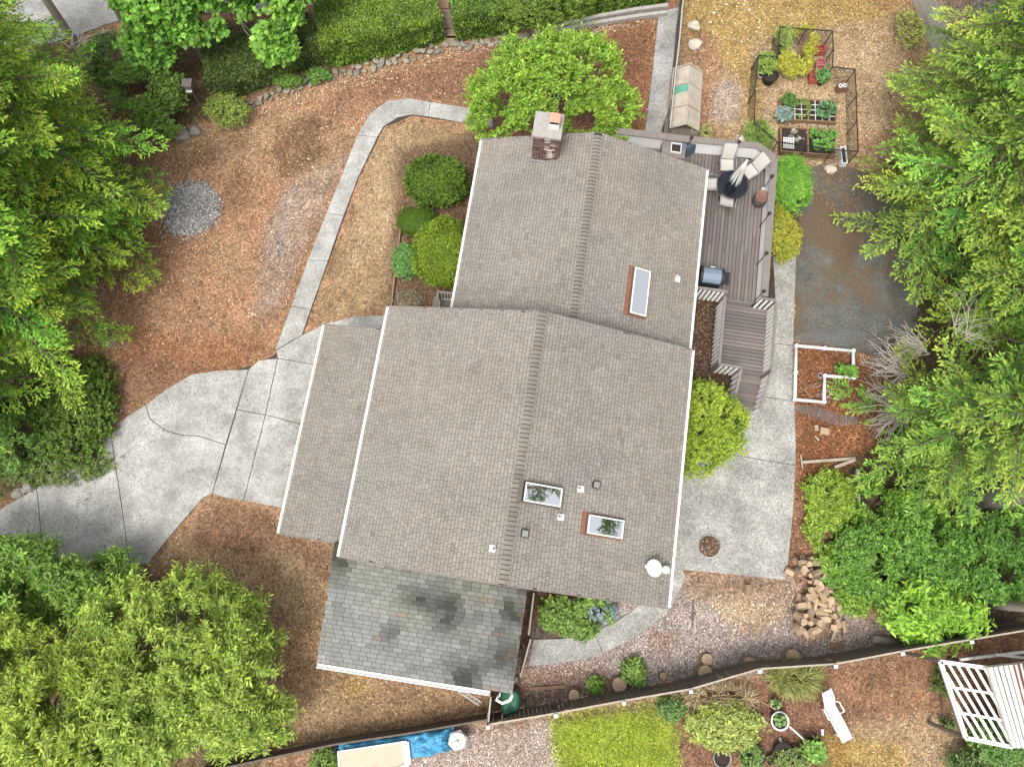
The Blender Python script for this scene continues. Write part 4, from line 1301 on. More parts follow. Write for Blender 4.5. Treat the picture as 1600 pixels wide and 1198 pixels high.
p = H(1054, 228, 2.0)
pb = thing('planter_box', 'square brown planter box on the deck walkway with a white rim', 'planter', hw(p.x, p.y, DZ + 0.001), HA)
for s in (-1, 1):
    MB().box((s * 0.44, 0, 0.35), (0.04, 0.92, 0.70)).build('side_panel', M['grey_rail'], pb); MB().box((0, s * 0.44, 0.35), (0.84, 0.04, 0.70)).build('side_panel', M['grey_rail'], pb)
MB().box((0, 0, 0.66), (0.84, 0.84, 0.03)).build('lid', M['grey_rail'], pb)
for s in (-1, 1):
    MB().box((0.08 + s * 0.19, -0.05, 0.72), (0.03, 0.41, 0.10)).build('tray_rim', M['white_worn'], pb); MB().box((0.08, -0.05 + s * 0.19, 0.72), (0.35, 0.03, 0.098)).build('tray_rim', M['white_worn'], pb)
MB().box((0.08, -0.05, 0.69), (0.35, 0.35, 0.03)).build('soil', M['soil'], pb)
gpl = (p.x + 0.08, p.y - 0.05)

lamps = [((1146, 233), 'north parapet near the sling chairs'), ((1193, 291), 'east parapet beside the clay fire pot'), ((1190, 348), 'east parapet midway along the deck'),
         ((1182, 408), 'east parapet across from the barbecue'), ((1178, 466), 'south end of the east parapet'), ((1074, 224), 'north parapet by the planter box')]
for (px, py), w in lamps:
    p = H(px, py, DZ + 0.35)
    if px > 1170: p.x = 7.79
    else: p.y = 16.44 if px < 1100 else 16.53
    o = thing('lamp_post', 'thin black garden lamp on the ' + w, 'lamp', hw(p.x, p.y, DZ + 0.001), 0, 'thin lamps along the deck parapet')
    MB().tube([(0, 0, 0), (0.0, 0, 1.08)], 0.017, 8).build('pole', M['black_metal'], o)
    MB().lathe([(0.0, 1.08), (0.05, 1.09), (0.065, 1.13), (0.06, 1.18), (0.03, 1.21), (0.0, 1.22)], n=12).build('lamp_head', M['black_metal'], o)
# ------------------------------------------------------------------ plants
def lerp_col(c1, c2, t):
    return np.array(c1)[None] * (1 - t[:, None]) + np.array(c2)[None] * t[:, None]

def trunk_mesh(h, r0, r1, lean=(0, 0), seed=0, n=9, z0=-0.1):
    rr_ = random.Random(seed)
    k = 7
    pts = []
    for i in range(k + 1):
        t_ = i / k
        pts.append((lean[0] * t_ + rr_.uniform(-1, 1) * 0.05 * h / 6 * (0 < i < k), lean[1] * t_ + rr_.uniform(-1, 1) * 0.05 * h / 6 * (0 < i < k), z0 + (h - z0) * t_))
    rad = [r0 * (1.25 if i == 0 else 1) * (1 - i / k) + r1 * i / k for i in range(k + 1)]
    return MB().tube(pts, rad, n), pts, rad

FIR1, FIR2 = (0.058, 0.145, 0.014), (0.270, 0.430, 0.042)
def conifer(label, base, h, rad, z0, seed, c1=FIR1, c2=FIR2, dens=1.0, lean=(0, 0), group=None, droop=0.34, power=0.75, name='fir_tree', cut=None, azr=None, trunk='bark'):
    global rng
    rng = np.random.default_rng(seed)
    b = P(*base, 0.0)
    o = thing(name, label, 'tree', (b.x, b.y, 0), 0, group)
    tm, tp, tr_ = trunk_mesh(h, 0.013 * h + 0.05, 0.02, lean, seed)
    tm.build('trunk', M[trunk], o)
    parts, limbs = [], MB()
    z = z0
    az = rng.random() * 6.28
    while z < h - 0.3:
        t = (z - z0) / (h - z0)
        az += 2.4 + rng.normal() * 0.35
        z += (0.10 + 0.09 * rng.random() + 0.12 * max(0.0, z - 12) / 12) * (1.15 - 0.5 * t) / dens
        if azr and rng.random() < 0.75:
            dd = (az - azr + math.pi) % (2 * math.pi) - math.pi
            if abs(dd) > 1.9: continue
        L_ = rad * (1 - t) ** power * rng.uniform(0.62, 1.12) + 0.25
        if t < 0.12: L_ *= rng.uniform(0.6, 1.05)
        ox, oy = lean[0] * z / h, lean[1] * z / h
        dr = droop * rng.uniform(0.7, 1.35)
        rise = rng.uniform(0.02, 0.28) + 0.35 * t
        d2 = np.array([math.cos(az), math.sin(az)])
        nb = max(8, int(L_ / 0.07))
        ts = np.sort(rng.uniform(0.12, 1.0, nb))
        bend = rng.normal() * 0.12
        side2 = np.array([-d2[1], d2[0]])
        def axis(ts):
            xy = d2[None] * (L_ * ts)[:, None] + side2[None] * (L_ * bend * ts * ts)[:, None]
            zz_ = z + L_ * (rise * ts - dr * ts * ts + 0.10 * ts ** 4)
            return np.concatenate([xy + [ox, oy], zz_[:, None]], 1)
        ap = axis(ts)
        if L_ > 0.9:
            a5 = axis(np.array([0, 0.35, 0.7, 0.97]))
            limbs.tube([tuple(q_) for q_ in a5], [0.018 * L_ ** 0.8 + 0.008, 0.012 * L_ ** 0.8 + 0.006, 0.010, 0.005], 4, caps=False)
        sd_ = np.where(np.arange(nb) % 2 == 0, 1.0, -1.0)
        bl = np.minimum((0.22 * L_ + 0.22) * (1.05 - ts) ** 0.65 * rng.uniform(0.6, 1.2, nb) + 0.10, 1.15)
        ang = R(58) - R(22) * ts + rng.normal(0, 0.16, nb)
        bd = d2[None] * np.cos(ang)[:, None] + side2[None] * (np.sin(ang) * sd_)[:, None]
        sag = -0.22 + rng.normal(0, 0.12, nb)
        bd = np.concatenate([bd, sag[:, None]], 1)
        bd /= np.linalg.norm(bd, axis=1, keepdims=True)
        kk = np.maximum(3, (bl / 0.050).astype(int))
        idx = np.repeat(np.arange(nb), kk)
        pos_in = np.concatenate([(np.arange(k_) + 0.7) / k_ for k_ in kk])
        n = len(idx)
        cur = (pos_in ** 2 * 0.18)[:, None] * np.array([[0, 0, 1.0]]) * bl[idx][:, None]
        pos = ap[idx] + bd[idx] * (bl[idx] * pos_in)[:, None] - cur * 0.6
        s3 = np.cross(bd[idx], [0, 0, 1.0])
        sgn = np.where(rng.random(n) < 0.5, 1.0, -1.0)
        ld = bd[idx] * 0.82 + s3 * (sgn * rng.uniform(0.3, 0.75, n))[:, None] + rng.normal(0, 0.16, (n, 3))
        ld[:, 2] += rng.uniform(-0.15, 0.22, n)
        nrm = np.array([[0, 0, 1.0]]) + rng.normal(0, 0.38, (n, 3))
        tip = np.clip(0.62 * pos_in + 0.25 * ts[idx] + rng.normal(0, 0.16, n) - 0.12, 0, 1)
        hue = rng.normal(1, 0.13)
        val_ = math.exp(rng.normal(0, 0.16))
        col = lerp_col(c1, c2, tip) * rng.normal(1, 0.13, (n, 1)) * np.array([[hue, 1.0, 1.0]]) * val_
        parts.append(leaf_arrays(pos, ld, nrm, rng.uniform(0.09, 0.19, n) * (0.8 + 0.4 * pos_in), rng.uniform(0.045, 0.075, n), np.clip(col, 0.004, 1), 0.1, 0.5))
    cr = leaf_object('crown', parts, M['needle'], o)
    limbs.build('branches', M['bark'], cr)
    return o

def broadleaf(label, base, h_tr, lobes, n_tw, seed, c1, c2, tw=0.45, lpt=9, leaf=(0.10, 0.045), spread=0.75, up=0.25, flat=0.5, gaps=0.45, gscale=0.9, group=None,
              name='deciduous_tree', cat='tree', tr=0.12, trunk='bark_grey', part='crown', shell=0.16, low=-0.35, limbs_n=16, base_world=None, arch=0.0, loc_z=0.0, mid=0.45, tmul=1.0):
    """lobes: (dx, dy, z, rx, ry, rz) around the base"""
    global rng
    rng = np.random.default_rng(seed)
    b = base_world if base_world is not None else P(*base, 0.0)
    o = thing(name, label, cat, (b.x, b.y, loc_z), 0, group)
    L_ = np.array(lobes, float)
    area = L_[:, 3] * L_[:, 4]
    cand, dirs = [], []
    need = n_tw
    rs = random.Random(seed)
    off = Vector((seed * 1.7, seed * 0.9, seed * 2.3))
    while need > 0:
        m_ = int(need * 1.8) + 20
        li = rng.choice(len(L_), m_, p=area / area.sum())
        u_ = unit(m_)
        u_[:, 2] = np.where(u_[:, 2] < low, -u_[:, 2], u_[:, 2])
        r_ = np.clip(1 - np.abs(rng.normal(0, shell, m_)), 0.25, 1.1) * (1 + 0.10 * rng.normal(size=m_))
        p_ = L_[li, :3] + u_ * L_[li, 3:6] * r_[:, None]
        keep = []
        for q_ in p_:
            keep.append(mnoise.noise(Vector(q_) * gscale + off) > gaps * 2 - 1.0 - 0.0)
        keep = np.array(keep) & (p_[:, 2] > 0.03)
        cand.append(p_[keep]); dirs.append(u_[keep])
        need -= int(keep.sum())
        if keep.sum() == 0: break
    p_ = np.concatenate(cand)[:n_tw]
    u_ = np.concatenate(dirs)[:n_tw]
    n_tw = len(p_)
    td = u_ * [1, 1, 0.6] + [0, 0, up] + rng.normal(0, 0.35, (n_tw, 3))
    td /= np.linalg.norm(td, axis=1, keepdims=True)
    tl = tw * rng.uniform(0.6, 1.3, n_tw)
    idx = np.repeat(np.arange(n_tw), lpt)
    s_ = np.tile((np.arange(lpt) + 0.5) / lpt, n_tw)
    n = len(idx)
    pos = p_[idx] + td[idx] * (tl[idx] * (s_ - 0.35))[:, None]
    pos[:, 2] -= arch * tl[idx] * s_ ** 2
    side = np.cross(td[idx], np.array([[0, 0, 1.0]]) + 0.3 * rng.normal(size=(n, 3)))
    side /= np.linalg.norm(side, axis=1, keepdims=True) + 1e-9
    sg = np.where(np.tile(np.arange(lpt), n_tw) % 2 == 0, 1.0, -1.0)
    ld = td[idx] * (1 - spread) + side * (sg * spread)[:, None] + rng.normal(0, 0.18, (n, 3))
    ld[:, 2] -= arch * 0.8 * s_
    nrm = np.array([[0, 0, 1.0]]) * flat + u_[idx] * (1 - flat) + rng.normal(0, 0.32, (n, 3))
    tone = np.clip(0.45 + 0.35 * s_ + 0.25 * np.array([mnoise.noise(Vector(q_) * 1.6 + off * 2) for q_ in p_])[idx] + rng.normal(0, 0.2, n), 0, 1)
    col = lerp_col(c1, c2, tone) * rng.normal(1, 0.10, (n, 1))
    col *= np.repeat(np.exp(rng.normal(0, 0.19, (n_tw, 1))), lpt, 0)
    parts = [leaf_arrays(pos, ld, nrm, leaf[0] * rng.uniform(0.65, 1.3, n), leaf[1] * rng.uniform(0.7, 1.3, n), np.clip(col, 0.004, 1), 0.2, mid)]
    cr = leaf_object(part, parts, M['leaf'], o)
    lb = MB()
    if h_tr > 0:
        tm, tp, tr_ = trunk_mesh(h_tr, tr, tr * 0.55, (0, 0), seed)
        tm.build('trunk', M[trunk], o)
        st = Vector((0, 0, h_tr * 0.93))
    else:
        st = Vector((L_[0, 0], L_[0, 1], 0.05))
    ends = p_[rng.choice(n_tw, min(limbs_n, n_tw), replace=False)]
    for e in ends:
        e = Vector(e)
        mdl = st.lerp(e, 0.5) + Vector((rs.uniform(-1, 1), rs.uniform(-1, 1), rs.uniform(-0.2, 0.8))) * 0.12 * (e - st).length
        rb0 = tr * 0.42 * tmul if h_tr > 0 else 0.014
        lb.tube([st, st.lerp(mdl, 0.5) + Vector((0, 0, 0.05)), mdl, e], [rb0, rb0 * 0.7, rb0 * 0.45, 0.006], 5, caps=False)
    lb.build('branches' if h_tr > 0 else 'stems', M[trunk], cr)
    return o

def shrub(label, px, py, zc, r, seed, c1, c2, n_tw=900, leaf=(0.05, 0.026), tw=0.16, lpt=9, name='shrub', group=None, gaps=0.25, **kw):
    """a low bush whose crown centre is seen at (px, py) at height zc; r = radii"""
    q_ = P(px, py, zc)
    bw = Vector((q_.x, q_.y, 0))
    if c2[2] / c2[1] > 0.24:                        # straw, blue and grey leaves
        c1, c2 = (c1[0], c1[1], c1[2] / 1.3), (c2[0], c2[1], c2[2] / 1.3)
    kw.setdefault('part', 'foliage')
    lob = kw.pop('lobes', None) or [(0, 0, zc, *r)]
    return broadleaf(label, None, 0, lob, n_tw, seed, c1, c2, tw, lpt, leaf, name=name, cat=kw.pop('cat', 'shrub'), group=group, gaps=gaps, base_world=bw, trunk='bark', **kw)

def ball(label, px, py, zc, r, seed, c1, c2, n, leaf=(0.06, 0.03), rough=0.05, name='clipped_shrub', cat='shrub', sq=2.4):
    """a clipped dense bush"""
    global rng
    rng = np.random.default_rng(seed)
    q_ = P(px, py, zc)
    o = thing(name, label, cat, (q_.x, q_.y, 0), 0)
    u_ = unit(n)
    u_[:, 2] = np.where(u_[:, 2] < -0.55, -u_[:, 2], u_[:, 2])
    sup = (np.abs(u_) ** sq).sum(1) ** (-1 / sq)
    bump_ = np.array([mnoise.noise(Vector(a) * 2.6 + Vector((seed, 0, 0))) for a in u_]) * 0.17 + np.array([mnoise.noise(Vector(a) * 7 + Vector((seed, 3, 0))) for a in u_]) * 0.06
    rr_ = sup * (1 + bump_ - np.abs(rng.normal(0, rough, n)))
    pos = u_ * rr_[:, None] * np.array(r)[None] + [0, 0, zc]
    pos[:, 2] = np.maximum(pos[:, 2], 0.02)
    nr = u_ / np.array(r)[None]
    nr /= np.linalg.norm(nr, axis=1, keepdims=True)
    ld = unit(n) + nr * 0.55
    tone = np.clip(0.45 + 0.3 * rng.normal(size=n) + 2.2 * bump_, 0, 1)
    col = lerp_col(c1, c2, tone)
    parts = [leaf_arrays(pos, ld, nr + 0.6 * unit(n), leaf[0] * rng.uniform(0.7, 1.3, n), leaf[1] * rng.uniform(0.7, 1.3, n), np.clip(col, 0.004, 1), 0.2)]
    leaf_object('foliage', parts, M['leaf'], o)
    co = MB()
    bm = bmesh.new(); bmesh.ops.create_icosphere(bm, subdivisions=3, radius=1)
    vv = []
    for v in bm.verts:
        a = v.co
        s_ = (abs(a.x) ** sq + abs(a.y) ** sq + abs(a.z) ** sq) ** (-1 / sq) * 0.86
        vv.append((a.x * s_ * r[0], a.y * s_ * r[1], max(0.01, a.z * s_ * r[2] + zc)))
    mid_c = tuple(np.clip(0.5 * (np.array(c1) + np.array(c2)), 0, 1))
    co.add(vv, [[v.index for v in f.verts] for f in bm.faces], mid_c)
    bm.free()
    co.build('inner_leaves', M['leaf'], o)
    return o

def hedge(label, line, wid, h, seed, c1, c2, n, leaf=(0.115, 0.055), zpx=0.0):
    """clipped hedge along a photographed ground line (its house side foot)"""
    global rng
    rng = np.random.default_rng(seed)
    pts = [P(a, b_, zpx) for a, b_ in line]
    cen = sum(pts, Vector()) / len(pts)
    o = thing('hedge', label, 'hedge', (cen.x, cen.y, 0), 0, 'clipped hedges along the street')
    seg = [(pts[i + 1] - pts[i]).length for i in range(len(pts) - 1)]
    tot = sum(seg)
    cum = np.concatenate([[0], np.cumsum(seg)])
    t_ = rng.random(n) * tot
    arr = np.array([[p.x, p.y] for p in pts])
    cx_ = np.interp(t_, cum, arr[:, 0]); cy_ = np.interp(t_, cum, arr[:, 1])
    k = np.clip(np.searchsorted(cum, t_) - 1, 0, len(seg) - 1)
    d_ = (arr[k + 1] - arr[k]); d_ /= np.linalg.norm(d_, axis=1, keepdims=True)
    nn_ = np.stack([-d_[:, 1], d_[:, 0]], 1)
    if nn_[0, 1] < 0: nn_ = -nn_
    fr = rng.random(n)
    top = fr < 0.5
    front = (fr >= 0.5) & (fr < 0.85)
    w_ = np.where(top, rng.random(n) * wid, np.where(front, 0, wid))
    z_ = np.where(top, h, rng.random(n) * h)
    rad_ = np.abs(rng.normal(0, 0.05, n))
    cor = 0.10                                      # softened upper edges
    e_ = np.clip((z_ - (h - cor)) / cor, 0, 1)
    bumpv = fbm(t_ * 1.6, w_ * 2 + z_ * 2, seed, 3) - 0.5
    nr = np.zeros((n, 3))
    nr[top, 2] = 1
    nr[front, :2] = -nn_[front]
    bk = ~(top | front)
    nr[bk, :2] = nn_[bk]
    pos = np.stack([cx_ + nn_[:, 0] * w_, cy_ + nn_[:, 1] * w_, z_], 1) + nr * (bumpv * 0.22 - rad_)[:, None]
    pos -= [cen.x, cen.y, 0]
    tone = np.clip(0.42 + 0.36 * rng.normal(size=n) + 1.4 * bumpv, 0, 1)
    col = lerp_col(c1, c2, tone)
    parts = [leaf_arrays(pos, unit(n) + nr * 0.5, nr + 0.65 * unit(n), leaf[0] * rng.uniform(0.7, 1.3, n), leaf[1] * rng.uniform(0.7, 1.3, n), np.clip(col, 0.004, 1), 0.2)]
    leaf_object('foliage', parts, M['leaf'], o)
    core = MB()
    A = [p for p in pts]
    mid_c = tuple(0.5 * (np.array(c1) + np.array(c2)))
    for i in range(len(A) - 1):
        d = (A[i + 1] - A[i]).normalized(); nv = Vector((-d.y, d.x, 0))
        if nv.y < 0: nv = -nv
        a, b_ = A[i] + nv * 0.1 - cen, A[i + 1] + nv * 0.1 - cen
        c_, e2 = b_ + nv * (wid - 0.2), a + nv * (wid - 0.2)
        core.prism([(v.x, v.y) for v in (a, b_, c_, e2)], 0.0, h - 0.10, mid_c)
    core.build('inner_leaves', M['leaf'], o)
    return o

G_DK, G_MD, G_LT, G_YL = (0.035, 0.085, 0.014), (0.075, 0.175, 0.024), (0.14, 0.28, 0.035), (0.27, 0.36, 0.03)

# firs on the west side
FW = 'firs along the west edge'
conifer('tall bright fir reaching over the gravel mound', (176, 312), 13.0, 4.4, 0.9, 101, group=FW, dens=1.15)
conifer('broad fir left of the bark yard, south of the gravel mound', (140, 415), 13.0, 4.6, 0.8, 102, group=FW, dens=1.15)
conifer('fir nearest the driveway on the west edge', (88, 520), 12.0, 4.3, 1.2, 103, group=FW, dens=1.15)
conifer('fir at the far left just above the ivy', (-5, 640), 11.5, 3.8, 1.4, 104, group=FW)
conifer('fir in the upper left behind the bare leaning trunk', (112, 238), 12.0, 3.5, 1.5, 105, group=FW)
conifer('fir at the left frame edge amid the western trees', (20, 400), 14.0, 4.0, 2.0, 106, group=FW)
conifer('small fir close to the top left corner', (62, 130), 9.0, 2.6, 1.5, 107, group=FW)
# firs on the east side
FE = 'firs along the east edge'
E1, E2 = (0.062, 0.145, 0.020), (0.270, 0.410, 0.055)
conifer('fir beside the grey board fence in the upper right', (1474, 170), 12.5, 3.2, 1.3, 111, E1, E2, group=FE)
conifer('broad fir overhanging the top of the asphalt pad', (1442, 265), 13.0, 3.3, 1.0, 112, E1, E2, group=FE, dens=1.1)
conifer('fir with low branches over the middle of the asphalt pad', (1410, 372), 12.5, 3.5, 0.9, 113, E1, E2, group=FE, dens=1.1)
conifer('fir behind the dead branches by the netted bed', (1496, 492), 13.0, 3.6, 1.4, 114, E1, E2, group=FE, dens=1.1)
conifer('fir drooping above the planks and green bank', (1418, 695), 10.5, 3.4, 0.9, 115, E1, E2, group=FE, droop=0.42, dens=1.25)
conifer('fir at the right frame edge above the fallen trunk', (1545, 600), 15.0, 4.0, 1.8, 116, E1, E2, group=FE)
conifer('fir in the top right corner beyond the yard', (1560, 60), 11.0, 3.0, 1.5, 117, E1, E2, group=FE)
conifer('fir at the right frame edge above the middle', (1560, 340), 15.0, 4.0, 1.6, 118, E1, E2, group=FE)
# bare leaning trunks of tall trees at the top left, crowns out of the picture
def tall_trunk(label, base, h, r, seed, z0, lean=(0, 0), azr=None, cr=2.6):
    return conifer(label, base, h, cr, z0, seed, (0.04, 0.075, 0.02), (0.09, 0.16, 0.03), 0.55, lean, 'tall trunks in the upper left', trunk='bark_grey')
tall_trunk('bare grey trunk slanting to the top left corner', (163, 137), 13.0, 0.22, 121, 6.0, (0.5, 1.6))
tall_trunk('bare grey trunk beside the maple at the top', (222, 84), 13.0, 0.24, 122, 7.0, (0.8, 1.2))
tall_trunk('thin second trunk next to the maple at the top', (236, 78), 11.0, 0.16, 123, 7.5, (0.8, 0.8))
tall_trunk('thick brown trunk leaning out at the right edge', (1520, 780), 34.0, 0.3, 124, 10.0, cr=4.2)
tall_trunk('brown trunk at the right edge above the back fence', (1536, 940), 11.0, 0.26, 125, 7.0)

# maples by the street
MP1, MP2 = (0.07, 0.20, 0.02), (0.21, 0.44, 0.045)
broadleaf('bright green maple leaning over the left hedge', (318, 92), 2.6, [(-0.2, 0.3, 3.6, 1.7, 1.5, 1.1), (0.7, -0.2, 2.8, 1.3, 1.2, 0.8), (-1.0, 0.9, 4.2, 1.3, 1.3, 0.9), (-1.3, -0.9, 1.9, 0.9, 0.8, 0.7)], 2300, 131, MP1, MP2, 0.34, 7, (0.23, 0.19), 0.6, 0.0, 0.8, 0.42, group='maples by the street', name='maple_tree', mid=0.5)
broadleaf('pale-trunked maple above the middle hedge', (393, 66), 2.4, [(0.8, 0.2, 3.9, 1.6, 1.4, 1.0), (2.0, -0.6, 2.9, 1.2, 1.1, 0.8), (2.9, 0.5, 3.4, 1.2, 1.1, 0.8), (-0.3, 1.2, 4.6, 1.2, 1.2, 0.8), (1.8, -1.5, 1.7, 0.8, 0.7, 0.6)], 2400, 132, MP1, (0.24, 0.46, 0.05), 0.34, 7, (0.23, 0.19), 0.6, 0.0, 0.8, 0.46, group='maples by the street', name='maple_tree', mid=0.5, tr=0.1)
# undergrowth round the maples
shrub('light green thicket between the firs and the bird house', 232, 140, 0.9, (1.5, 1.3, 0.9), 133, G_MD, (0.21, 0.35, 0.045), 1100, (0.10, 0.055), 0.24, 8, 'thicket', gaps=0.42)
shrub('dark leafy thicket under the bare leaning trunks', 175, 95, 0.7, (1.2, 1.2, 0.8), 134, G_DK, G_LT, 700, (0.10, 0.055), 0.24, 8, 'thicket', gaps=0.42)
shrub('low green brush in front of the bird house', 255, 185, 0.5, (1.1, 0.8, 0.6), 135, G_MD, (0.20, 0.34, 0.04), 650, (0.09, 0.05), 0.22, 8, 'thicket', gaps=0.4)
shrub('sparse dark brush behind the tall twin trunks', 250, 60, 1.6, (1.2, 1.3, 1.4), 136, (0.04, 0.06, 0.015), (0.09, 0.13, 0.03), 420, (0.09, 0.04), 0.3, 8, 'thicket', gaps=0.5)
shrub('yellow-green bush at the foot of the stone edging', 356, 174, 0.5, (0.85, 0.65, 0.55), 137, (0.13, 0.20, 0.025), (0.30, 0.40, 0.06), 700, (0.075, 0.04), 0.18, 8)
shrub('small fresh green plant below the left hedge', 452, 128, 0.2, (0.55, 0.28, 0.25), 138, G_MD, (0.19, 0.33, 0.04), 240, (0.07, 0.035), 0.14, 8)
shrub('small leafy plant at the hedge foot by the maple', 498, 120, 0.25, (0.5, 0.28, 0.3), 139, G_MD, (0.17, 0.33, 0.05), 220, (0.08, 0.045), 0.14, 8)

HD1, HD2 = (0.035, 0.075, 0.014), (0.115, 0.185, 0.03)
hedge('clipped hedge left of the maple, dotted with pale leaves', [(338, 158), (375, 152), (425, 133), (470, 112), (512, 96)], 2.0, 1.2, 141, (0.045, 0.09, 0.016), (0.20, 0.27, 0.05), 17000)
hedge('clipped hedge in the middle, bright on top', [(512, 106), (560, 98), (620, 86), (696, 66)], 2.3, 1.45, 142, (0.05, 0.115, 0.015), (0.25, 0.38, 0.035), 17000)
hedge('long clipped hedge right of the stepped gap', [(712, 66), (780, 56), (860, 38), (940, 22), (1040, 6)], 2.0, 1.45, 143, (0.045, 0.10, 0.015), (0.20, 0.33, 0.035), 21000)
shrub('loose green bush growing out of the right-hand hedge', 850, 12, 1.6, (2.0, 0.9, 0.7), 144, (0.05, 0.10, 0.010), (0.18, 0.29, 0.025), 700, (0.12, 0.035), 0.3, 9)

# the tree by the chimney
AP1, AP2 = (0.085, 0.21, 0.02), (0.29, 0.46, 0.04)
broadleaf('bright green apple tree beside the chimney', (862, 196), 1.4, [(-1.9, -0.3, 2.3, 1.5, 1.2, 0.8), (-0.8, 0.9, 2.7, 1.6, 1.3, 0.9), (0.9, 0.7, 2.7, 1.6, 1.3, 0.9), (2.0, -0.5, 2.1, 1.2, 0.9, 0.6), (-2.5, -0.9, 1.7, 0.9, 0.7, 0.6), (-1.2, -0.9, 2.2, 1.1, 0.6, 0.6), (1.4, -1.0, 1.9, 1.2, 0.6, 0.5), (0.1, 1.5, 2.4, 1.3, 0.8, 0.6)], 3400, 151, AP1, AP2, 0.36, 10, (0.16, 0.06), 0.55, 0.5, 0.5, 0.40, 1.1, name='apple_tree', tr=0.13)
shrub('small leafy shoots poking past the north gable', 965, 212, 1.4, (0.5, 0.45, 0.5), 152, AP1, AP2, 170, (0.12, 0.05), 0.3, 9)

# bushes along the front wall
ball('round dark green clipped bush by the front wall', 682, 284, 0.85, (1.22, 0.95, 0.85), 161, (0.045, 0.10, 0.010), (0.18, 0.30, 0.025), 8000, (0.14, 0.05), 0.07)
ball('low dark moss-green bush between the two clipped bushes', 652, 346, 0.4, (0.80, 0.62, 0.40), 162, (0.055, 0.12, 0.01), (0.12, 0.22, 0.012), 8000, (0.045, 0.018))
ball('big yellow-green clipped bush by the front wall', 694, 395, 0.95, (1.18, 1.35, 0.95), 163, (0.085, 0.165, 0.012), (0.29, 0.41, 0.026), 15000, (0.085, 0.042), 0.06)
shrub('pale green low plant beside the big yellow-green bush', 634, 408, 0.3, (0.5, 0.7, 0.32), 164, (0.07, 0.20, 0.03), (0.16, 0.34, 0.06), 420, (0.12, 0.03), 0.16, 9)
shrub('patch of withered plants by the entry railing', 640, 467, 0.15, (0.55, 0.35, 0.2), 165, (0.10, 0.10, 0.03), (0.36, 0.32, 0.22), 160, (0.12, 0.02), 0.16, 8, gaps=0.4)

# bushes by the deck and stairs
shrub('bright yellow-green bush at the bottom of the stairs', 1105, 668, 1.1, (1.25, 1.7, 1.1), 171, (0.11, 0.22, 0.014), (0.34, 0.45, 0.035), 1700, (0.11, 0.06), 0.28, 8, gaps=0.40, gscale=1.7, lobes=[(-0.2, 0.9, 1.2, 0.9, 0.8, 0.9), (0.6, 0.3, 1.1, 0.85, 0.7, 0.8), (-0.4, -0.9, 1.0, 0.85, 0.9, 0.9), (0.3, -0.5, 1.0, 0.95, 0.7, 0.8), (-0.3, 0.1, 1.0, 0.9, 0.8, 0.9)])
shrub('bright green grassy bush outside the deck corner', 1234, 290, 0.75, (0.72, 1.15, 0.75), 172, (0.10, 0.28, 0.02), (0.23, 0.45, 0.045), 1500, (0.15, 0.024), 0.2, 10)
shrub('yellow-orange bush outside the deck parapet', 1224, 365, 0.7, (0.62, 1.15, 0.65), 173, (0.16, 0.28, 0.02), (0.43, 0.42, 0.04), 1100, (0.07, 0.035), 0.17, 9, gaps=0.3)
shrub('blue-green hydrangea bush beside the south gable', 905, 962, 0.45, (1.1, 0.6, 0.5), 174, (0.06, 0.14, 0.025), (0.22, 0.36, 0.05), 520, (0.12, 0.075), 0.2, 8, gaps=0.38, lobes=[(-0.75, 0.05, 0.45, 0.62, 0.6, 0.45), (0.45, 0.1, 0.45, 0.7, 0.55, 0.45), (0.1, -0.35, 0.35, 0.55, 0.4, 0.35)])
shrub('pale blue flowering end of the hydrangea bed', 940, 955, 0.42, (0.5, 0.4, 0.36), 175, (0.10, 0.20, 0.14), (0.26, 0.36, 0.34), 70, (0.09, 0.07), 0.12, 7, gaps=0.3)
shrub('small bright plant in the gravel near the back fence', 991, 1050, 0.25, (0.36, 0.40, 0.28), 176, G_MD, (0.24, 0.38, 0.06), 95, (0.16, 0.09), 0.16, 7, gaps=0.3)
shrub('tiny green plant next to the round stump', 930, 1070, 0.15, (0.28, 0.24, 0.2), 177, G_MD, (0.25, 0.40, 0.05), 60, (0.12, 0.07), 0.12, 7, gaps=0.3)

# the big broad tree in the lower left
BT1, BT2 = (0.065, 0.16, 0.014), (0.33, 0.45, 0.05)
kwb = dict(tw=0.6, lpt=15, leaf=(0.185, 0.055), spread=0.62, up=0.15, flat=0.6, gaps=0.42, gscale=0.9, arch=0.25, name='ash_tree', tr=0.14, group='feathery trees in the lower left')
broadleaf('feathery tree nearest the carport in the lower left', (330, 1030), 2.2, [(0.2, 0.2, 3.0, 2.5, 2.2, 1.1), (-1.5, 1.2, 2.8, 1.7, 1.5, 0.9), (1.2, -1.2, 2.4, 1.6, 1.3, 0.8), (-1.2, -1.4, 3.4, 2.0, 1.6, 1.0), (1.7, 1.2, 1.9, 1.2, 1.1, 0.6), (2.4, -1.6, 1.7, 1.1, 0.8, 0.5), (-0.2, 2.2, 2.2, 1.5, 0.9, 0.7)], 3300, 181, BT1, BT2, **kwb)
broadleaf('feathery yellow-green tree in the bottom left corner', (150, 1090), 2.6, [(0, 0, 3.8, 2.4, 2.0, 1.1), (-1.8, 1.3, 3.4, 2.0, 1.7, 1.0), (1.6, 0.6, 3.2, 1.9, 1.6, 0.9), (0.3, -1.6, 3.4, 2.2, 1.4, 1.0)], 3600, 182, (0.085, 0.18, 0.014), (0.38, 0.49, 0.05), **kwb)
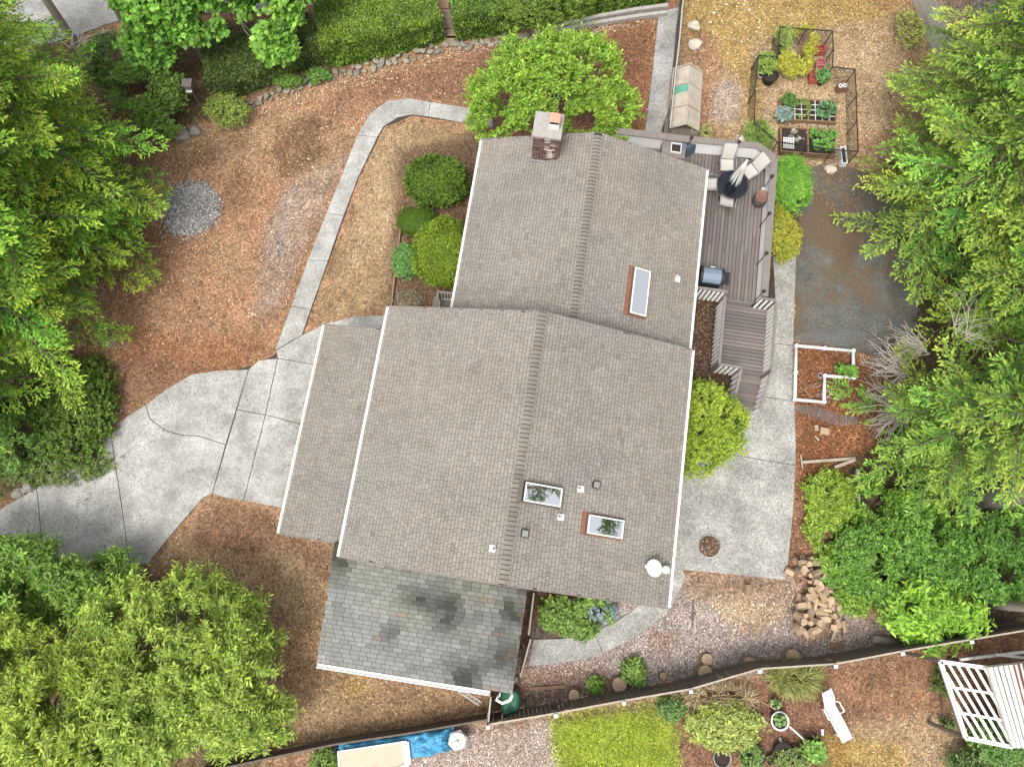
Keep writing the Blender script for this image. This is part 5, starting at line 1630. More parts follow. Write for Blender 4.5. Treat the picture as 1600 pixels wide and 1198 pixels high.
broadleaf('darker feathery tree where the driveway leaves the picture', (95, 905), 2.0, [(0, 0, 2.4, 1.8, 1.3, 0.9), (-1.8, 0.2, 2.7, 1.7, 1.3, 0.9), (1.7, -0.5, 2.0, 1.4, 1.0, 0.7), (2.6, 0.1, 1.4, 0.7, 0.8, 0.5), (-1.0, -1.2, 3.0, 1.8, 1.2, 0.9)], 2900, 183, (0.05, 0.125, 0.014), (0.21, 0.36, 0.04), **kwb)

broadleaf('feathery tree cut by the left frame edge', (10, 1010), 2.2, [(0, 0, 3.0, 1.8, 1.8, 1.0), (-1.2, 0.8, 3.2, 1.5, 1.4, 0.9), (1.3, 0.2, 2.6, 1.4, 1.4, 0.8), (0.2, -1.4, 2.8, 1.6, 1.2, 0.8)], 2200, 184, BT1, BT2, **kwb)

# green bank on the east side
BK = ((0.045, 0.12, 0.014), (0.17, 0.34, 0.035))
shrub('dense laurel thicket covering the bank below the firs', 1400, 870, 0.8, None, 191, *BK, 2900, (0.12, 0.06), 0.24, 9, 'thicket', gaps=0.36, gscale=1.4, lobes=[(-0.8, 0.3, 0.7, 1.3, 1.0, 0.6), (0.9, 0.6, 0.9, 1.4, 1.1, 0.7), (0.2, -0.9, 0.6, 1.5, 0.9, 0.6), (1.6, -0.4, 0.9, 1.0, 1.0, 0.7), (-1.6, -0.7, 0.4, 0.9, 0.8, 0.4)])
shrub('light green thicket right of the firewood pile', 1322, 905, 0.4, None, 192, (0.09, 0.20, 0.018), (0.27, 0.45, 0.045), 700, (0.11, 0.05), 0.2, 9, 'thicket', gaps=0.35, gscale=1.6, lobes=[(0, 0.5, 0.35, 0.9, 0.8, 0.45), (0.2, -0.5, 0.3, 0.8, 0.7, 0.4)])
shrub('dark laurel mass at the lower right edge', 1540, 868, 1.0, None, 193, (0.04, 0.115, 0.014), (0.155, 0.33, 0.035), 2200, (0.13, 0.065), 0.24, 9, 'thicket', gaps=0.38, gscale=1.3, lobes=[(-0.8, 0.2, 0.8, 1.2, 1.0, 0.7), (0.8, 0.5, 1.1, 1.4, 1.1, 0.9), (0.3, -0.9, 0.9, 1.2, 0.8, 0.7)])
shrub('bright sumac-like bush hanging over the back fence', 1465, 962, 1.3, None, 194, (0.12, 0.29, 0.02), (0.30, 0.52, 0.045), 330, (0.24, 0.085), 0.62, 13, 'sumac_bush', gaps=0.4, gscale=1.4, arch=0.25, spread=0.7, lobes=[(-0.5, 0.3, 1.2, 0.9, 0.7, 0.6), (0.6, 0.1, 1.3, 0.8, 0.6, 0.6), (0.1, -0.5, 1.1, 0.9, 0.5, 0.5), (-1.1, -0.4, 0.9, 0.5, 0.4, 0.4)])
shrub('yellow-green brush on the bank beside the upright timber', 1298, 795, 0.35, None, 195, (0.10, 0.19, 0.016), (0.30, 0.44, 0.04), 1100, (0.11, 0.05), 0.22, 9, 'thicket', gaps=0.36, gscale=1.5, lobes=[(0, 0.5, 0.35, 0.9, 0.9, 0.4), (-0.2, -0.7, 0.3, 0.7, 0.9, 0.35), (0.5, -0.2, 0.4, 0.6, 1.1, 0.4)])
shrub('dark green brush on the bank right of the upright timber', 1395, 795, 0.4, None, 196, (0.055, 0.14, 0.012), (0.19, 0.36, 0.03), 1100, (0.14, 0.065), 0.26, 9, 'thicket', gaps=0.38, gscale=1.4, lobes=[(-0.5, 0.2, 0.4, 1.0, 1.0, 0.45), (0.8, 0.3, 0.5, 1.1, 0.9, 0.5), (0.2, -0.6, 0.4, 1.1, 0.7, 0.45)])
# ivy bank at the left
shrub('dark ivy bank beside the driveway', 118, 640, 0.35, (1.5, 2.2, 0.5), 197, (0.045, 0.095, 0.010), (0.13, 0.22, 0.02), 1500, (0.11, 0.075), 0.2, 8, 'ivy_bank', gaps=0.3, cat='ivy')
shrub('low pale ground ivy along the driveway edge', 75, 725, 0.18, (2.4, 0.8, 0.25), 198, (0.05, 0.10, 0.018), (0.20, 0.27, 0.07), 900, (0.09, 0.045), 0.16, 8, 'ivy_bank', gaps=0.35, cat='ivy')
shrub('leafy brush under the firs at the left edge', 20, 690, 0.6, (1.6, 1.2, 0.6), 199, G_MD, (0.16, 0.30, 0.04), 700, (0.10, 0.05), 0.22, 8, 'thicket', gaps=0.35)

# garden south of the fence
shrub('low yellow-green bush in the garden beyond the fence', 1131, 1133, 0.4, (1.25, 0.75, 0.42), 201, (0.18, 0.26, 0.025), (0.42, 0.50, 0.10), 900, (0.10, 0.06), 0.16, 8, gaps=0.22)
shrub('grassy tuft of spiky leaves under the back fence', 1243, 1058, 0.25, (0.75, 0.38, 0.3), 202, (0.16, 0.20, 0.04), (0.40, 0.44, 0.14), 120, (0.5, 0.03), 0.12, 9, 'grass_tuft', spread=0.5, gaps=0.2, cat='grass tuft')
shrub('straw-coloured grass clump at the foot of the back fence', 1118, 1088, 0.2, (1.3, 0.3, 0.25), 203, (0.30, 0.26, 0.12), (0.55, 0.48, 0.28), 110, (0.45, 0.025), 0.12, 8, 'grass_tuft', spread=0.5, gaps=0.3, cat='grass tuft')
shrub('green weeds at the corner of the bright lawn', 1050, 1105, 0.2, (0.45, 0.35, 0.25), 204, G_MD, (0.17, 0.28, 0.06), 130, (0.12, 0.05), 0.14, 8, gaps=0.3)
shrub('leafy bush hiding the foot of the white trellis', 1560, 1160, 0.8, (0.9, 0.7, 0.7), 205, (0.06, 0.15, 0.02), (0.19, 0.34, 0.06), 480, (0.14, 0.05), 0.24, 9, gaps=0.3)
shrub('dark green bush at the bottom right below the trellis', 1540, 1195, 0.5, (1.2, 0.5, 0.5), 206, (0.05, 0.11, 0.02), (0.15, 0.24, 0.05), 420, (0.11, 0.05), 0.2, 9, gaps=0.3)
shrub('thin green weeds left of the white trellis', 1475, 1092, 0.25, (0.3, 1.0, 0.3), 207, (0.05, 0.10, 0.02), (0.17, 0.24, 0.05), 170, (0.11, 0.05), 0.16, 8, gaps=0.35)
shrub('low mossy plants between the pots', 1250, 1185, 0.2, (0.9, 0.35, 0.22), 208, (0.09, 0.15, 0.03), (0.24, 0.32, 0.07), 260, (0.08, 0.05), 0.14, 8, gaps=0.35)
shrub('green weeds by the tarp at the bottom edge', 510, 1188, 0.2, (0.5, 0.35, 0.25), 209, G_MD, (0.20, 0.32, 0.05), 160, (0.10, 0.05), 0.16, 8, gaps=0.3)

# plants in the kitchen garden
shrub('yellow leafy bush inside the netted garden', 1248, 88, 0.5, (0.75, 0.9, 0.5), 211, (0.20, 0.28, 0.02), (0.48, 0.48, 0.05), 420, (0.12, 0.04), 0.24, 9, gaps=0.42, lobes=[(-0.2, -0.3, 0.45, 0.7, 0.55, 0.45), (0.3, 0.7, 0.5, 0.5, 0.6, 0.45)])
shrub('feathery green plant in the back left garden corner', 1225, 62, 0.6, (0.35, 0.5, 0.5), 212, (0.12, 0.22, 0.03), (0.32, 0.42, 0.07), 130, (0.11, 0.03), 0.2, 9, gaps=0.35)
shrub('light green plant growing in the big black pot', 1197, 100, 0.55, (0.42, 0.42, 0.35), 213, (0.12, 0.24, 0.03), (0.30, 0.44, 0.06), 150, (0.11, 0.03), 0.2, 9, gaps=0.3)
shrub('tall grass growing against the deck corner', 1184, 215, 0.4, (0.5, 0.6, 0.4), 214, (0.10, 0.20, 0.03), (0.28, 0.40, 0.07), 170, (0.28, 0.025), 0.16, 9, 'grass_tuft', spread=0.5, gaps=0.35, cat='grass tuft')
shrub('pale plant beside the deck north of the parapet', 1102, 208, 0.25, (0.25, 0.3, 0.25), 215, (0.22, 0.26, 0.06), (0.42, 0.44, 0.16), 60, (0.12, 0.03), 0.16, 8, gaps=0.3)
shrub('yellow-green weeds by the grey fence in the yard', 1420, 45, 0.3, (0.6, 0.9, 0.35), 216, (0.15, 0.20, 0.03), (0.36, 0.40, 0.10), 200, (0.10, 0.04), 0.18, 8, gaps=0.4)
# ------------------------------------------------------------------ fences
rf = random.Random(12)
def board_fence(label, pts, h, mat, cap=None, bw=0.145, posts=None, rail_side=1, group=None, hpx=None, name='board_fence'):
    """pts are ground points; boards stand along the line"""
    pts = [Vector((p.x, p.y, 0)) for p in pts]
    c = sum(pts, Vector()) / len(pts)
    o = thing(name, label, 'fence', (c.x, c.y, 0), 0, group)
    proto = {}
    for a, b_ in zip(pts[:-1], pts[1:]):
        d = (b_ - a); L_ = d.length; d.normalize()
        ang = math.atan2(d.y, d.x)
        n = max(1, int(L_ / bw))
        for k in range(n):
            p = a + d * (L_ * (k + 0.5) / n)
            key = (round(L_ / n, 4), rf.randrange(4))
            if key not in proto:
                proto[key] = MB().box((0, 0, h / 2 - 0.03), (L_ / n - 0.008, 0.02, h - 0.02 - 0.02 * key[1]), 0).mesh('board', mat)
            ob = bpy.data.objects.new('board', proto[key]); link(ob); ob.parent = o
            ob.location = (p.x - c.x, p.y - c.y, 0); ob.rotation_euler = (rf.gauss(0, 0.012), 0, ang)
        for z in (0.35, h - 0.25):
            q = Vector((-d.y, d.x, 0)) * 0.035 * rail_side
            MB().beam(a + q - c + Vector((0, 0, z)), b_ + q - c + Vector((0, 0, z)), 0.04, 0.09).build('rail', mat, o)
        if cap:
            MB().beam(a - c + Vector((0, 0, h)), b_ - c + Vector((0, 0, h)), 0.055, 0.035).build('cap_rail', cap, o)
    return o, c

fpx = [(762.8, 1131.4), (868.6, 1113.7), (974.6, 1094), (1079, 1076), (1186, 1044.5), (1304.6, 1036.8), (1409, 1017), (1516.6, 998.7), (1640, 978)]
FH = 1.6
ftop = [P(a, b_, FH) for a, b_ in fpx]
bf, bc = board_fence('long dark board fence with white-capped posts along the south side', ftop, FH, M['old_wood'], M['pale_wood'])
for p in ftop:
    MB().box((p.x - bc.x, p.y - bc.y - 0.07, FH / 2), (0.1, 0.1, FH + 0.1)).build('post', M['old_wood'], bf)
    MB().box((p.x - bc.x, p.y - bc.y - 0.07, FH + 0.075), (0.13, 0.13, 0.05), 0.1, None, 0.7).build('post_cap', M['white'], bf)
wpts = [P(a, b_, 0.9) for a, b_ in ((760, 1124), (640, 1145), (520, 1163), (420, 1184), (300, 1210))]
board_fence('low weathered fence running left from the white-capped post', wpts, 0.9, M['old_wood'], M['old_wood'])
# cross fence under the carport corner, gate pieces east of the carport
board_fence('short board gate closing the gap east of the carport', [P(834, 926, 1.5), P(826, 992, 1.5)], 1.5, M['old_wood'], M['pale_wood'], name='side_gate')
board_fence('second short gate leaf at the carport corner', [P(829, 998, 1.3), P(813, 1057, 1.3)], 1.3, M['old_wood'], M['pale_wood'], name='side_gate')
p0 = P(767, 1088, 1.5)
sg = thing('fence_stub', 'single upright board frame between carport and back fence', 'fence', (p0.x, p0.y, 0))
p1 = P(763, 1128, 1.5) - p0
MB().beam((0, 0, 1.5), (p1.x, p1.y, 1.5), 0.05, 0.06).build('top_rail', M['grey_wood'], sg)
for k in range(5):
    MB().box((p1.x * (k + 0.5) / 5, p1.y * (k + 0.5) / 5, 0.74), (0.02, 0.14, 1.46)).build('board', M['old_wood'], sg)
# old fence by the side path
npts = [P(a, b_, 1.1) for a, b_ in ((1072, -30), (1066, 12), (1062, 60), (1056, 110), (1051, 160), (1047, 200))]
board_fence('old board fence between the side path and the yard', npts, 1.1, M['old_wood'], M['grey_wood'])
# weathered grey fence near the top right
board_fence('pale weathered board fence running into the firs at top right', [P(1418, -30), P(1426, 2), P(1444, 46), (P(1459, 88)), P(1476, 130)], 1.25, M['grey_wood'], None, bw=0.12)

# ------------------------------------------------------------------ stone edging, timber edging, steps in the hedge gap
sw = thing('stone_edging', 'low dry-stone edging curving below the hedges', 'stone edging', P(540, 118))
so = sw.location
line = [(388, 172), (410, 160), (432, 152), (480, 135), (530, 120), (580, 108), (630, 97), (668, 86), (700, 76)]
rs = random.Random(8)
protos = []
for k in range(14):
    c_ = rs.uniform(0.75, 1.25)
    protos.append(MB().rock((0, 0, 0), (1, 0.8, 0.6), k, (c_ * rs.uniform(0.98, 1.06), c_, c_ * rs.uniform(0.86, 1.0)), 1).mesh('stone', M['stone']))
lp = [P(a, b_) for a, b_ in line]
for a, b_ in zip(lp[:-1], lp[1:]):
    L_ = (b_ - a).length
    n = int(L_ / 0.30)
    for row in range(2):
        for k in range(n):
            p = a.lerp(b_, (k + rs.random() * 0.5 + 0.3 * row) / n)
            ob = bpy.data.objects.new('stone', rs.choice(protos)); link(ob); ob.parent = sw
            s = rs.uniform(0.09, 0.18)
            ob.location = (p.x - so.x + rs.uniform(-.06, .06), p.y - so.y + row * 0.22 + rs.uniform(-.08, .08), 0.05 + 0.05 * row)
            ob.scale = (s * 1.2, s, s * 0.8); ob.rotation_euler = (0, 0, rs.uniform(0, 6))
sw2 = thing('boulder_row', 'row of loose rocks between the hedge gap and timber edging', 'rocks', P(770, 66))
for k in range(26):
    p = P(705, 76).lerp(P(850, 52), (k + rs.random()) / 26)
    ob = bpy.data.objects.new('rock', rs.choice(protos)); link(ob); ob.parent = sw2
    s = rs.uniform(0.08, 0.2)
    ob.location = (p.x - sw2.location.x, p.y - sw2.location.y + rs.uniform(-.2, .2), 0.04); ob.scale = (s * 1.3, s, s * 0.7); ob.rotation_euler = (0, 0, rs.uniform(0, 6))
te = thing('timber_edging', 'pale weathered timber edging below the right hedge', 'edging', P(940, 38))
for ln in ([(838, 58), (885, 42), (940, 29), (990, 20), (1042, 13)], [(870, 54), (905, 45), (950, 37), (1000, 29), (1040, 24)]):
    q = [P(a, b_) for a, b_ in ln]
    for a, b_ in zip(q[:-1], q[1:]):
        MB().beam(a - te.location + Vector((0, 0, 0.12)), b_ - te.location + Vector((0, 0, 0.12)), 0.16, 0.2).build('timber', M['grey_wood'], te)
M['stone_path'] = simple('stone_path', (0.27, 0.20, 0.15), 0.9, 0.4, 7, 0.6)
gp = bpy.data.objects.new('gap_path', None); link(gp); tag(gp, 'narrow stepped path through the gap in the hedges', kind='structure')
for k, (px, py) in enumerate(((690, 8), (697, 24), (701, 40), (703, 54), (706, 66))):
    p = P(px, py)
    MB().box((0, 0, 0.02), (0.62, 0.5, 0.09), rs.uniform(-.1, .1)).build('slab', M['stone_path'] if k else M['timber'], gp, (p.x, p.y, 0.01))
# lone boulders near the gravel and at the thicket edge
for (px, py, s, w) in ((285, 212, 0.30, 'grey boulder at the edge of the thicket'), (306, 206, 0.22, 'smaller pale rock next to the grey boulder'), (262, 198, 0.30, 'flat rock half under the thicket leaves'),
                    (170, 535, 0.22, 'pale rock at the top of the ivy bank'), (46, 762, 0.22, 'edging rock where ivy meets the driveway'), (30, 770, 0.20, 'second edging rock along the ivy by the driveway'),
                    (1084, 42, 0.22, 'white rock near the old fence, upper one'), (1085, 70, 0.26, 'larger white rock near the old fence, lower one'), (1297, 265, 0.22, 'white rock below the netted garden')):
    p = P(px, py)
    ob = MB().rock((0, 0, 0.05), (s * 1.2, s, s * 0.7), int(px), (2.0, 1.95, 1.8) if 'white' in w else (1, 1, 1), 2).build('rock', M['stone'], None, (p.x, p.y, 0))
    tag(ob, w, 'rock')
# ring of white stones
cp = P(1146, 36)
for k in range(30):
    if k < 24:
        a = k / 24 * 6.283
        p = cp + Vector(((1.05 + rs.uniform(-.1, .1)) * math.cos(a), (0.95 + rs.uniform(-.1, .1)) * math.sin(a), 0))
    else:
        p = P(1160 + (k - 24) * 2.2, 14 - (k - 24) * 6)
    s = rs.uniform(0.03, 0.085)
    ob = bpy.data.objects.new('white_stone', MB().rock((0, 0, 0.03), (s, s * 0.9, s * 0.6), k, (2.3, 2.2, 1.9), 1).mesh('white_stone', M['stone'])); link(ob); ob.location = (p.x, p.y, 0)
    tag(ob, 'small white stone of the ring laid in the yellow grass', 'stone', 'ring of white stones')

# bird house on a post
p = P(312, 160)
bh = thing('bird_house', 'small brown bird house on a post below the left hedge', 'bird house', (p.x, p.y, 0))
MB().box((0, 0, 0.5), (0.1, 0.1, 1.0)).build('post', M['old_wood'], bh)
MB().box((0, 0, 1.12), (0.28, 0.28, 0.26)).build('box', M['grey_rail'], bh)
MB().box((0, 0.02, 1.275), (0.40, 0.38, 0.04)).build('roof', M['grey_rail'], bh)
MB().box((0, -0.19, 1.0), (0.26, 0.1, 0.02)).build('perch', M['white_worn'], bh)

# satellite dish on the eave
z = 3.6
q = H(1030, 888, 3.75)
sd = thing('satellite_dish', 'white satellite dish on the south-east roof corner', 'satellite dish', hw(4.75, q.y, zroof(4.75, q.y) + 0.01), HA)
di = MB()
di.lathe([(0.0, 0.0), (0.12, 0.012), (0.22, 0.05), (0.27, 0.085), (0.275, 0.09), (0.22, 0.035), (0.12, -0.004), (0.0, -0.012)], n=28)
do = di.build('dish', M['white_plastic'], sd, (-0.22, 0.0, 0.36)); do.rotation_euler = (R(10), R(-38), 0)
MB().tube([(0.0, 0, 0.0), (0.0, 0, 0.25), (-0.16, 0, 0.36)], 0.025, 8).build('mast', M['white_plastic'], sd)
MB().box((0, 0, 0.03), (0.22, 0.16, 0.02)).build('mount_plate', M['white_plastic'], sd)
MB().tube([(-0.2, 0, 0.24), (-0.42, -0.02, 0.42), (-0.55, 0, 0.62)], 0.014, 6).build('arm', M['white_plastic'], sd)
MB().box((-0.56, 0, 0.65), (0.09, 0.09, 0.14)).build('receiver', M['white_plastic'], sd)
MB().lathe([(0.0, 0.0), (0.12, 0.0), (0.13, 0.03), (0.13, 0.16), (0.10, 0.2), (0.0, 0.21)], (0.14, 0.0, 0.05), 18).build('junction_cap', M['white_plastic'], sd)

# ------------------------------------------------------------------ greenhouse by the fence
g = [H(a, b_, 0) for a, b_ in ((1066, 195), (1066, 130))]
gc_ = P(1072, 156, 0.8)
gh = thing('cold_frame', 'small corrugated plastic greenhouse with a gabled roof by the old fence', 'greenhouse', (gc_.x, gc_.y, 0), R(-6.5))
GW, GL_ = 0.60, 1.42
def corr(pts4, n, amp, mat, nm, parent):
    """corrugated sheet between two edges: pts4 = a0,a1 (bottom), b0,b1 (top)"""
    a0, a1, b0, b1 = [Vector(v) for v in pts4]
    nrm = (a1 - a0).cross(b0 - a0).normalized()
    vv, fs = [], []
    for i in range(n * 4 + 1):
        t_ = i / (n * 4)
        w = nrm * amp * math.sin(t_ * n * 2 * math.pi)
        for e in (a0.lerp(a1, t_), b0.lerp(b1, t_)):
            vv.append(e + w); vv.append(e + w - nrm * 0.006)
    for i in range(n * 4):
        b_ = i * 4
        fs += [(b_, b_ + 4, b_ + 6, b_ + 2), (b_ + 1, b_ + 3, b_ + 7, b_ + 5)]
    return MB().add(vv, fs, None, True).build(nm, mat, parent)
M['poly'] = simple('corrugated_plastic', (0.44, 0.39, 0.32), 0.4, 0.3, 4, 0.1)
M['poly_green'] = simple('corrugated_green', (0.12, 0.34, 0.24), 0.4, 0.2, 4, 0.1)
cuts = [(-GL_, -0.5), (-0.5, 0.15), (0.15, 0.5), (0.5, GL_)]
for j, (ya, yb) in enumerate(cuts):
    up = 0.05 if 1 <= j <= 2 else 0.0
    corr([(-GW, ya, 0.75 + up), (-GW, yb, 0.75 + up), (0, ya, 1.15 + up), (0, yb, 1.15 + up)], max(3, int((yb - ya) / 0.11)), 0.014, M['poly_green'] if j == 2 else M['poly'], 'roof_sheet', gh)
    corr([(0, ya, 1.15 + up), (0, yb, 1.15 + up), (GW, ya, 0.75 + up), (GW, yb, 0.75 + up)], max(3, int((yb - ya) / 0.11)), 0.014, M['poly'], 'roof_sheet', gh)
for y in (-GL_, 0.53, GL_, -0.5):
    for s in (-1, 1): MB().beam((s * (GW + 0.03), y, 0.79), (0, y, 1.23), 0.05, 0.05).build('rafter', M['pale_wood'], gh)
for s in (-1, 1):
    corr([(s * GW, -GL_, 0.0), (s * GW, GL_, 0.0), (s * GW, -GL_, 0.75), (s * GW, GL_, 0.75)], 24, 0.012, M['poly'], 'side_sheet', gh)
    MB().box((0, s * GL_, 0.38), (2 * GW, 0.03, 0.74)).build('end_panel', M['pale_wood'], gh)
    MB().box((s * GW, 0, 0.74), (0.06, 2 * GL_, 0.05)).build('eave_rail', M['pale_wood'], gh)
MB().beam((0, -GL_, 1.21), (0, 0.6, 1.21), 0.05, 0.03).build('ridge_strip', M['pale_wood'], gh)
wb = P(1058, 203, 0.6)
cb = thing('compost_bin', 'dark slatted wooden bin below the little greenhouse', 'compost bin', (wb.x, wb.y, 0), R(-8))
for k in range(7): MB().box((-0.48 + 0.16 * k, 0, 0.74), (0.15, 0.75, 0.025)).build('lid_slat', M['old_wood'], cb)
for s in (-1, 1):
    for k in range(4):
        MB().box((0, s * 0.36, 0.1 + 0.16 * k), (1.1, 0.025, 0.15)).build('side_slat', M['old_wood'], cb); MB().box((s * 0.54, 0, 0.1 + 0.16 * k), (0.025, 0.69, 0.15)).build('side_slat', M['old_wood'], cb)
p = P(1076, 204, 0.6)
hp = thing('hanging_pot', 'small round grey pot beside the compost bin', 'pot', (p.x, p.y, 0))
MB().lathe([(0.0, 0.42), (0.12, 0.42), (0.17, 0.62), (0.19, 0.66), (0.16, 0.67), (0.14, 0.6), (0.0, 0.58)], n=20).build('pot_body', M['white_worn'], hp)
MB().lathe([(0.11, 0.0), (0.09, 0.42)], n=12).build('stand', M['old_wood'], hp)
p = P(1163, 223, 0.2)
sp = MB().lathe([(0.0, 0.0), (0.2, 0.0), (0.26, 0.3), (0.28, 0.34), (0.24, 0.35), (0.22, 0.3), (0.0, 0.27)], n=22).build('clay_pot', M['white_worn'], None, (p.x, p.y, 0))
tag(sp, 'pale round pot outside the north deck parapet', 'pot')

# ------------------------------------------------------------------ netted kitchen garden
nf = thing('garden_netting', 'black netting frame around the raised vegetable beds', 'garden fence', P(1265, 150))
no = Vector(nf.location)
NH = 0.95
ring = [(1219, 42), (1260, 46), (1301, 49), (1302, 77), (1301, 105), (1336, 109), (1338, 150), (1339, 190), (1341, 237), (1303, 234), (1262, 228), (1215, 222), (1179, 192), (1180, 140), (1185, 87), (1215, 89)]
rp = [P(a, b_, NH) for a, b_ in ring]
def net_panel(a, b_, h, parent, name='net', sp=0.085, th=0.006, mat='net'):
    mb = MB()
    d = b_ - a
    L_ = Vector(d[:2]).length
    n = max(2, int(L_ / sp))
    for k in range(n + 1):
        p = a.lerp(b_, k / n)
        mb.beam((p.x, p.y, 0.02), (p.x, p.y, h), th, th)
    m_ = int(h / sp)
    for k in range(m_):
        z_ = 0.04 + k * sp
        mb.beam((a.x, a.y, z_), (b_.x, b_.y, z_), th, th)
    return mb.build(name, M[mat], parent)
for i in range(len(rp)):
    a, b_ = rp[i], rp[(i + 1) % len(rp)]
    a0, b0 = a - no, b_ - no
    MB().beam((a0.x, a0.y, NH), (b0.x, b0.y, NH), 0.035, 0.035).build('rail', M['black_metal'], nf)
    net_panel(Vector((a0.x, a0.y, 0)), Vector((b0.x, b0.y, 0)), NH - 0.02, nf, sp=0.10)
    MB().tube([(a0.x, a0.y, -0.05), (a0.x, a0.y, NH + 0.02)], 0.022, 8).build('post', M['black_metal'], nf)

def raised_bed(label, px4, h, grid):
    q = [P(a, b_, h) for a, b_ in px4]
    c = sum(q, Vector()) / 4
    ang = math.atan2((q[1] - q[0]).y, (q[1] - q[0]).x)
    o = thing('raised_bed', label, 'raised bed', (c.x, c.y, 0), ang, 'raised vegetable beds')
    w = ((q[1] - q[0]).length + (q[2] - q[3]).length) / 2; d = ((q[3] - q[0]).length + (q[2] - q[1]).length) / 2
    for s in (-1, 1):
        MB().box((0, s * d / 2, h / 2), (w + 0.05, 0.05, h)).build('side_board', M['timber'], o); MB().box((s * w / 2, 0, h / 2), (0.05, d - 0.05, h - 0.004)).build('side_board', M['timber'], o)
    MB().box((0, 0, h / 2 - 0.01), (0.06, d - 0.05, h)).build('divider', M['timber'], o)
    MB().box((0, 0, h / 2 - 0.06), (w - 0.05, d - 0.05, h - 0.05)).build('soil', M['soil'], o)
    if grid:
        for s in (-1, 1):
            for k in range(1, 4):
                MB().box((s * w / 4 + (k - 2) * w / 8, 0, h - 0.01), (0.03, d - 0.06, 0.015)).build('grid_slat', M['white_worn'], o)
                MB().box((s * w / 4, (k - 2) * d / 4, h - 0.004), (w / 2 - 0.1, 0.03, 0.014)).build('grid_slat', M['white_worn'], o)
    return o, w, d
b1, w1, d1 = raised_bed('raised bed with a white planting grid in the netted garden', [(1222, 153), (1306, 158), (1306, 190), (1219, 186)], 0.30, True)
b2, w2, d2_ = raised_bed('raised bed with lettuces and stones, nearest the deck', [(1222, 198), (1305, 204), (1306, 242), (1219, 236)], 0.30, False)
def crop(label, px, py, r, seed, c1, c2, n=60, leaf=(0.16, 0.10), z=0.45, name='leafy_crop'):
    return shrub(label, px, py, z, (r, r, 0.2), seed, c1, c2, n, leaf, 0.12, 7, name, cat='vegetable', gaps=0.1, flat=0.6)
crop('blue-green kale in the right half of the gridded bed', 1290, 172, 0.32, 221, (0.06, 0.17, 0.06), (0.18, 0.34, 0.13), 44)
crop('grey-green cabbage at the left corner of the gridded bed', 1224, 179, 0.26, 222, (0.14, 0.22, 0.17), (0.28, 0.38, 0.30), 60)
crop('dark bushy greens at the back left of the gridded bed', 1232, 157, 0.26, 223, (0.05, 0.13, 0.02), (0.13, 0.26, 0.04), 110, (0.09, 0.05))
crop('thin seedlings in the middle of the gridded bed', 1252, 170, 0.40, 224, (0.10, 0.18, 0.03), (0.25, 0.36, 0.06), 36, (0.10, 0.04))
for k, (px, py, r) in enumerate(((1272, 210, 0.12), (1285, 212, 0.14), (1300, 212, 0.12), (1275, 228, 0.15), (1297, 231, 0.16), (1289, 220, 0.09))):
    w_ = ('back left', 'back middle', 'back right', 'front left', 'front right', 'centre')[k]
    crop('green lettuce, %s of the lower bed' % w_, px, py, r, 231 + k, (0.07, 0.20, 0.025), (0.20, 0.40, 0.06), 20, (0.11, 0.08))
tr_ = P(1232, 224, 0.33)
ty = thing('seed_tray', 'white lattice tray in the lower raised bed', 'tray', (tr_.x, tr_.y, 0.29), R(-6))
for k in range(5):
    MB().box((-0.2 + k * 0.1, 0, 0.05), (0.035, 0.5, 0.05)).build('slat', M['white_plastic'], ty); MB().box((0, -0.22 + k * 0.11, 0.052), (0.46, 0.035, 0.04)).build('slat', M['white_plastic'], ty)
for k in range(12):
    px, py = rs.uniform(1226, 1261), rs.uniform(202, 216) if k < 9 else rs.uniform(216, 232)
    p = P(px, py, 0.3); s = rs.uniform(0.05, 0.12)
    ob = MB().rock((0, 0, 0.02), (s, s * 0.9, s * 0.7), k + 60, [(1.9, 1.85, 1.75), (0.6, 0.6, 0.6), (1.0, 0.98, 0.92)][k % 3], 1).build('bed_stone', M['stone'], None, (p.x, p.y, 0.27))
    tag(ob, 'small stone lying in the lower raised bed', 'stone', 'stones in the lower raised bed')
for k in range(14):
    p = P(1228 + k * 5.7 + rs.uniform(-2, 2), 193 + k * 0.45 + rs.uniform(-2, 2)); s = rs.uniform(0.07, 0.12)
    ob = MB().rock((0, 0, 0.03), (s, s, s * 0.7), k + 90, (1.6, rs.uniform(1.2, 1.4), 1.2), 1).build('bed_rock', M['stone'], None, (p.x, p.y, 0))
    tag(ob, 'pale pinkish stone in the row between the raised beds', 'stone', 'stones between the raised beds')
def pot_(label, px, py, r, h, mat, group='garden pots', z=0.0):
    p = P(px, py, h)
    o = thing('plant_pot', label, 'pot', (p.x, p.y, z), 0, group)
    MB().lathe([(0.0, 0.0), (r * 0.78, 0.0), (r * 0.94, h * 0.85), (r, h * 0.88), (r * 1.02, h), (r * 0.92, h), (r * 0.88, h * 0.8)], n=26).build('pot_body', mat, o)
    MB().lathe([(0.0, h * 0.82), (r * 0.89, h * 0.80)], n=26).build('soil', M['soil'], o)
    return o
pot_('big black pot inside the netted garden', 1205, 117, 0.32, 0.42, M['black_metal'])
pot_('small white pot left of the big black pot', 1189, 117, 0.13, 0.2, M['white_worn'])
pot_('black pot at the back left of the netted garden', 1221, 69, 0.15, 0.28, M['black_metal'])
pot_('second black pot at the back left of the netted garden', 1222, 78, 0.14, 0.26, M['black_metal'])
pot_('black pot in front of the red tubs', 1285, 123, 0.2, 0.26, M['black_metal'])
crop('leafy plant growing in the pot before the red tubs', 1286, 119, 0.26, 241, (0.07, 0.2, 0.05), (0.18, 0.36, 0.10), 44, (0.13, 0.08), 0.4)
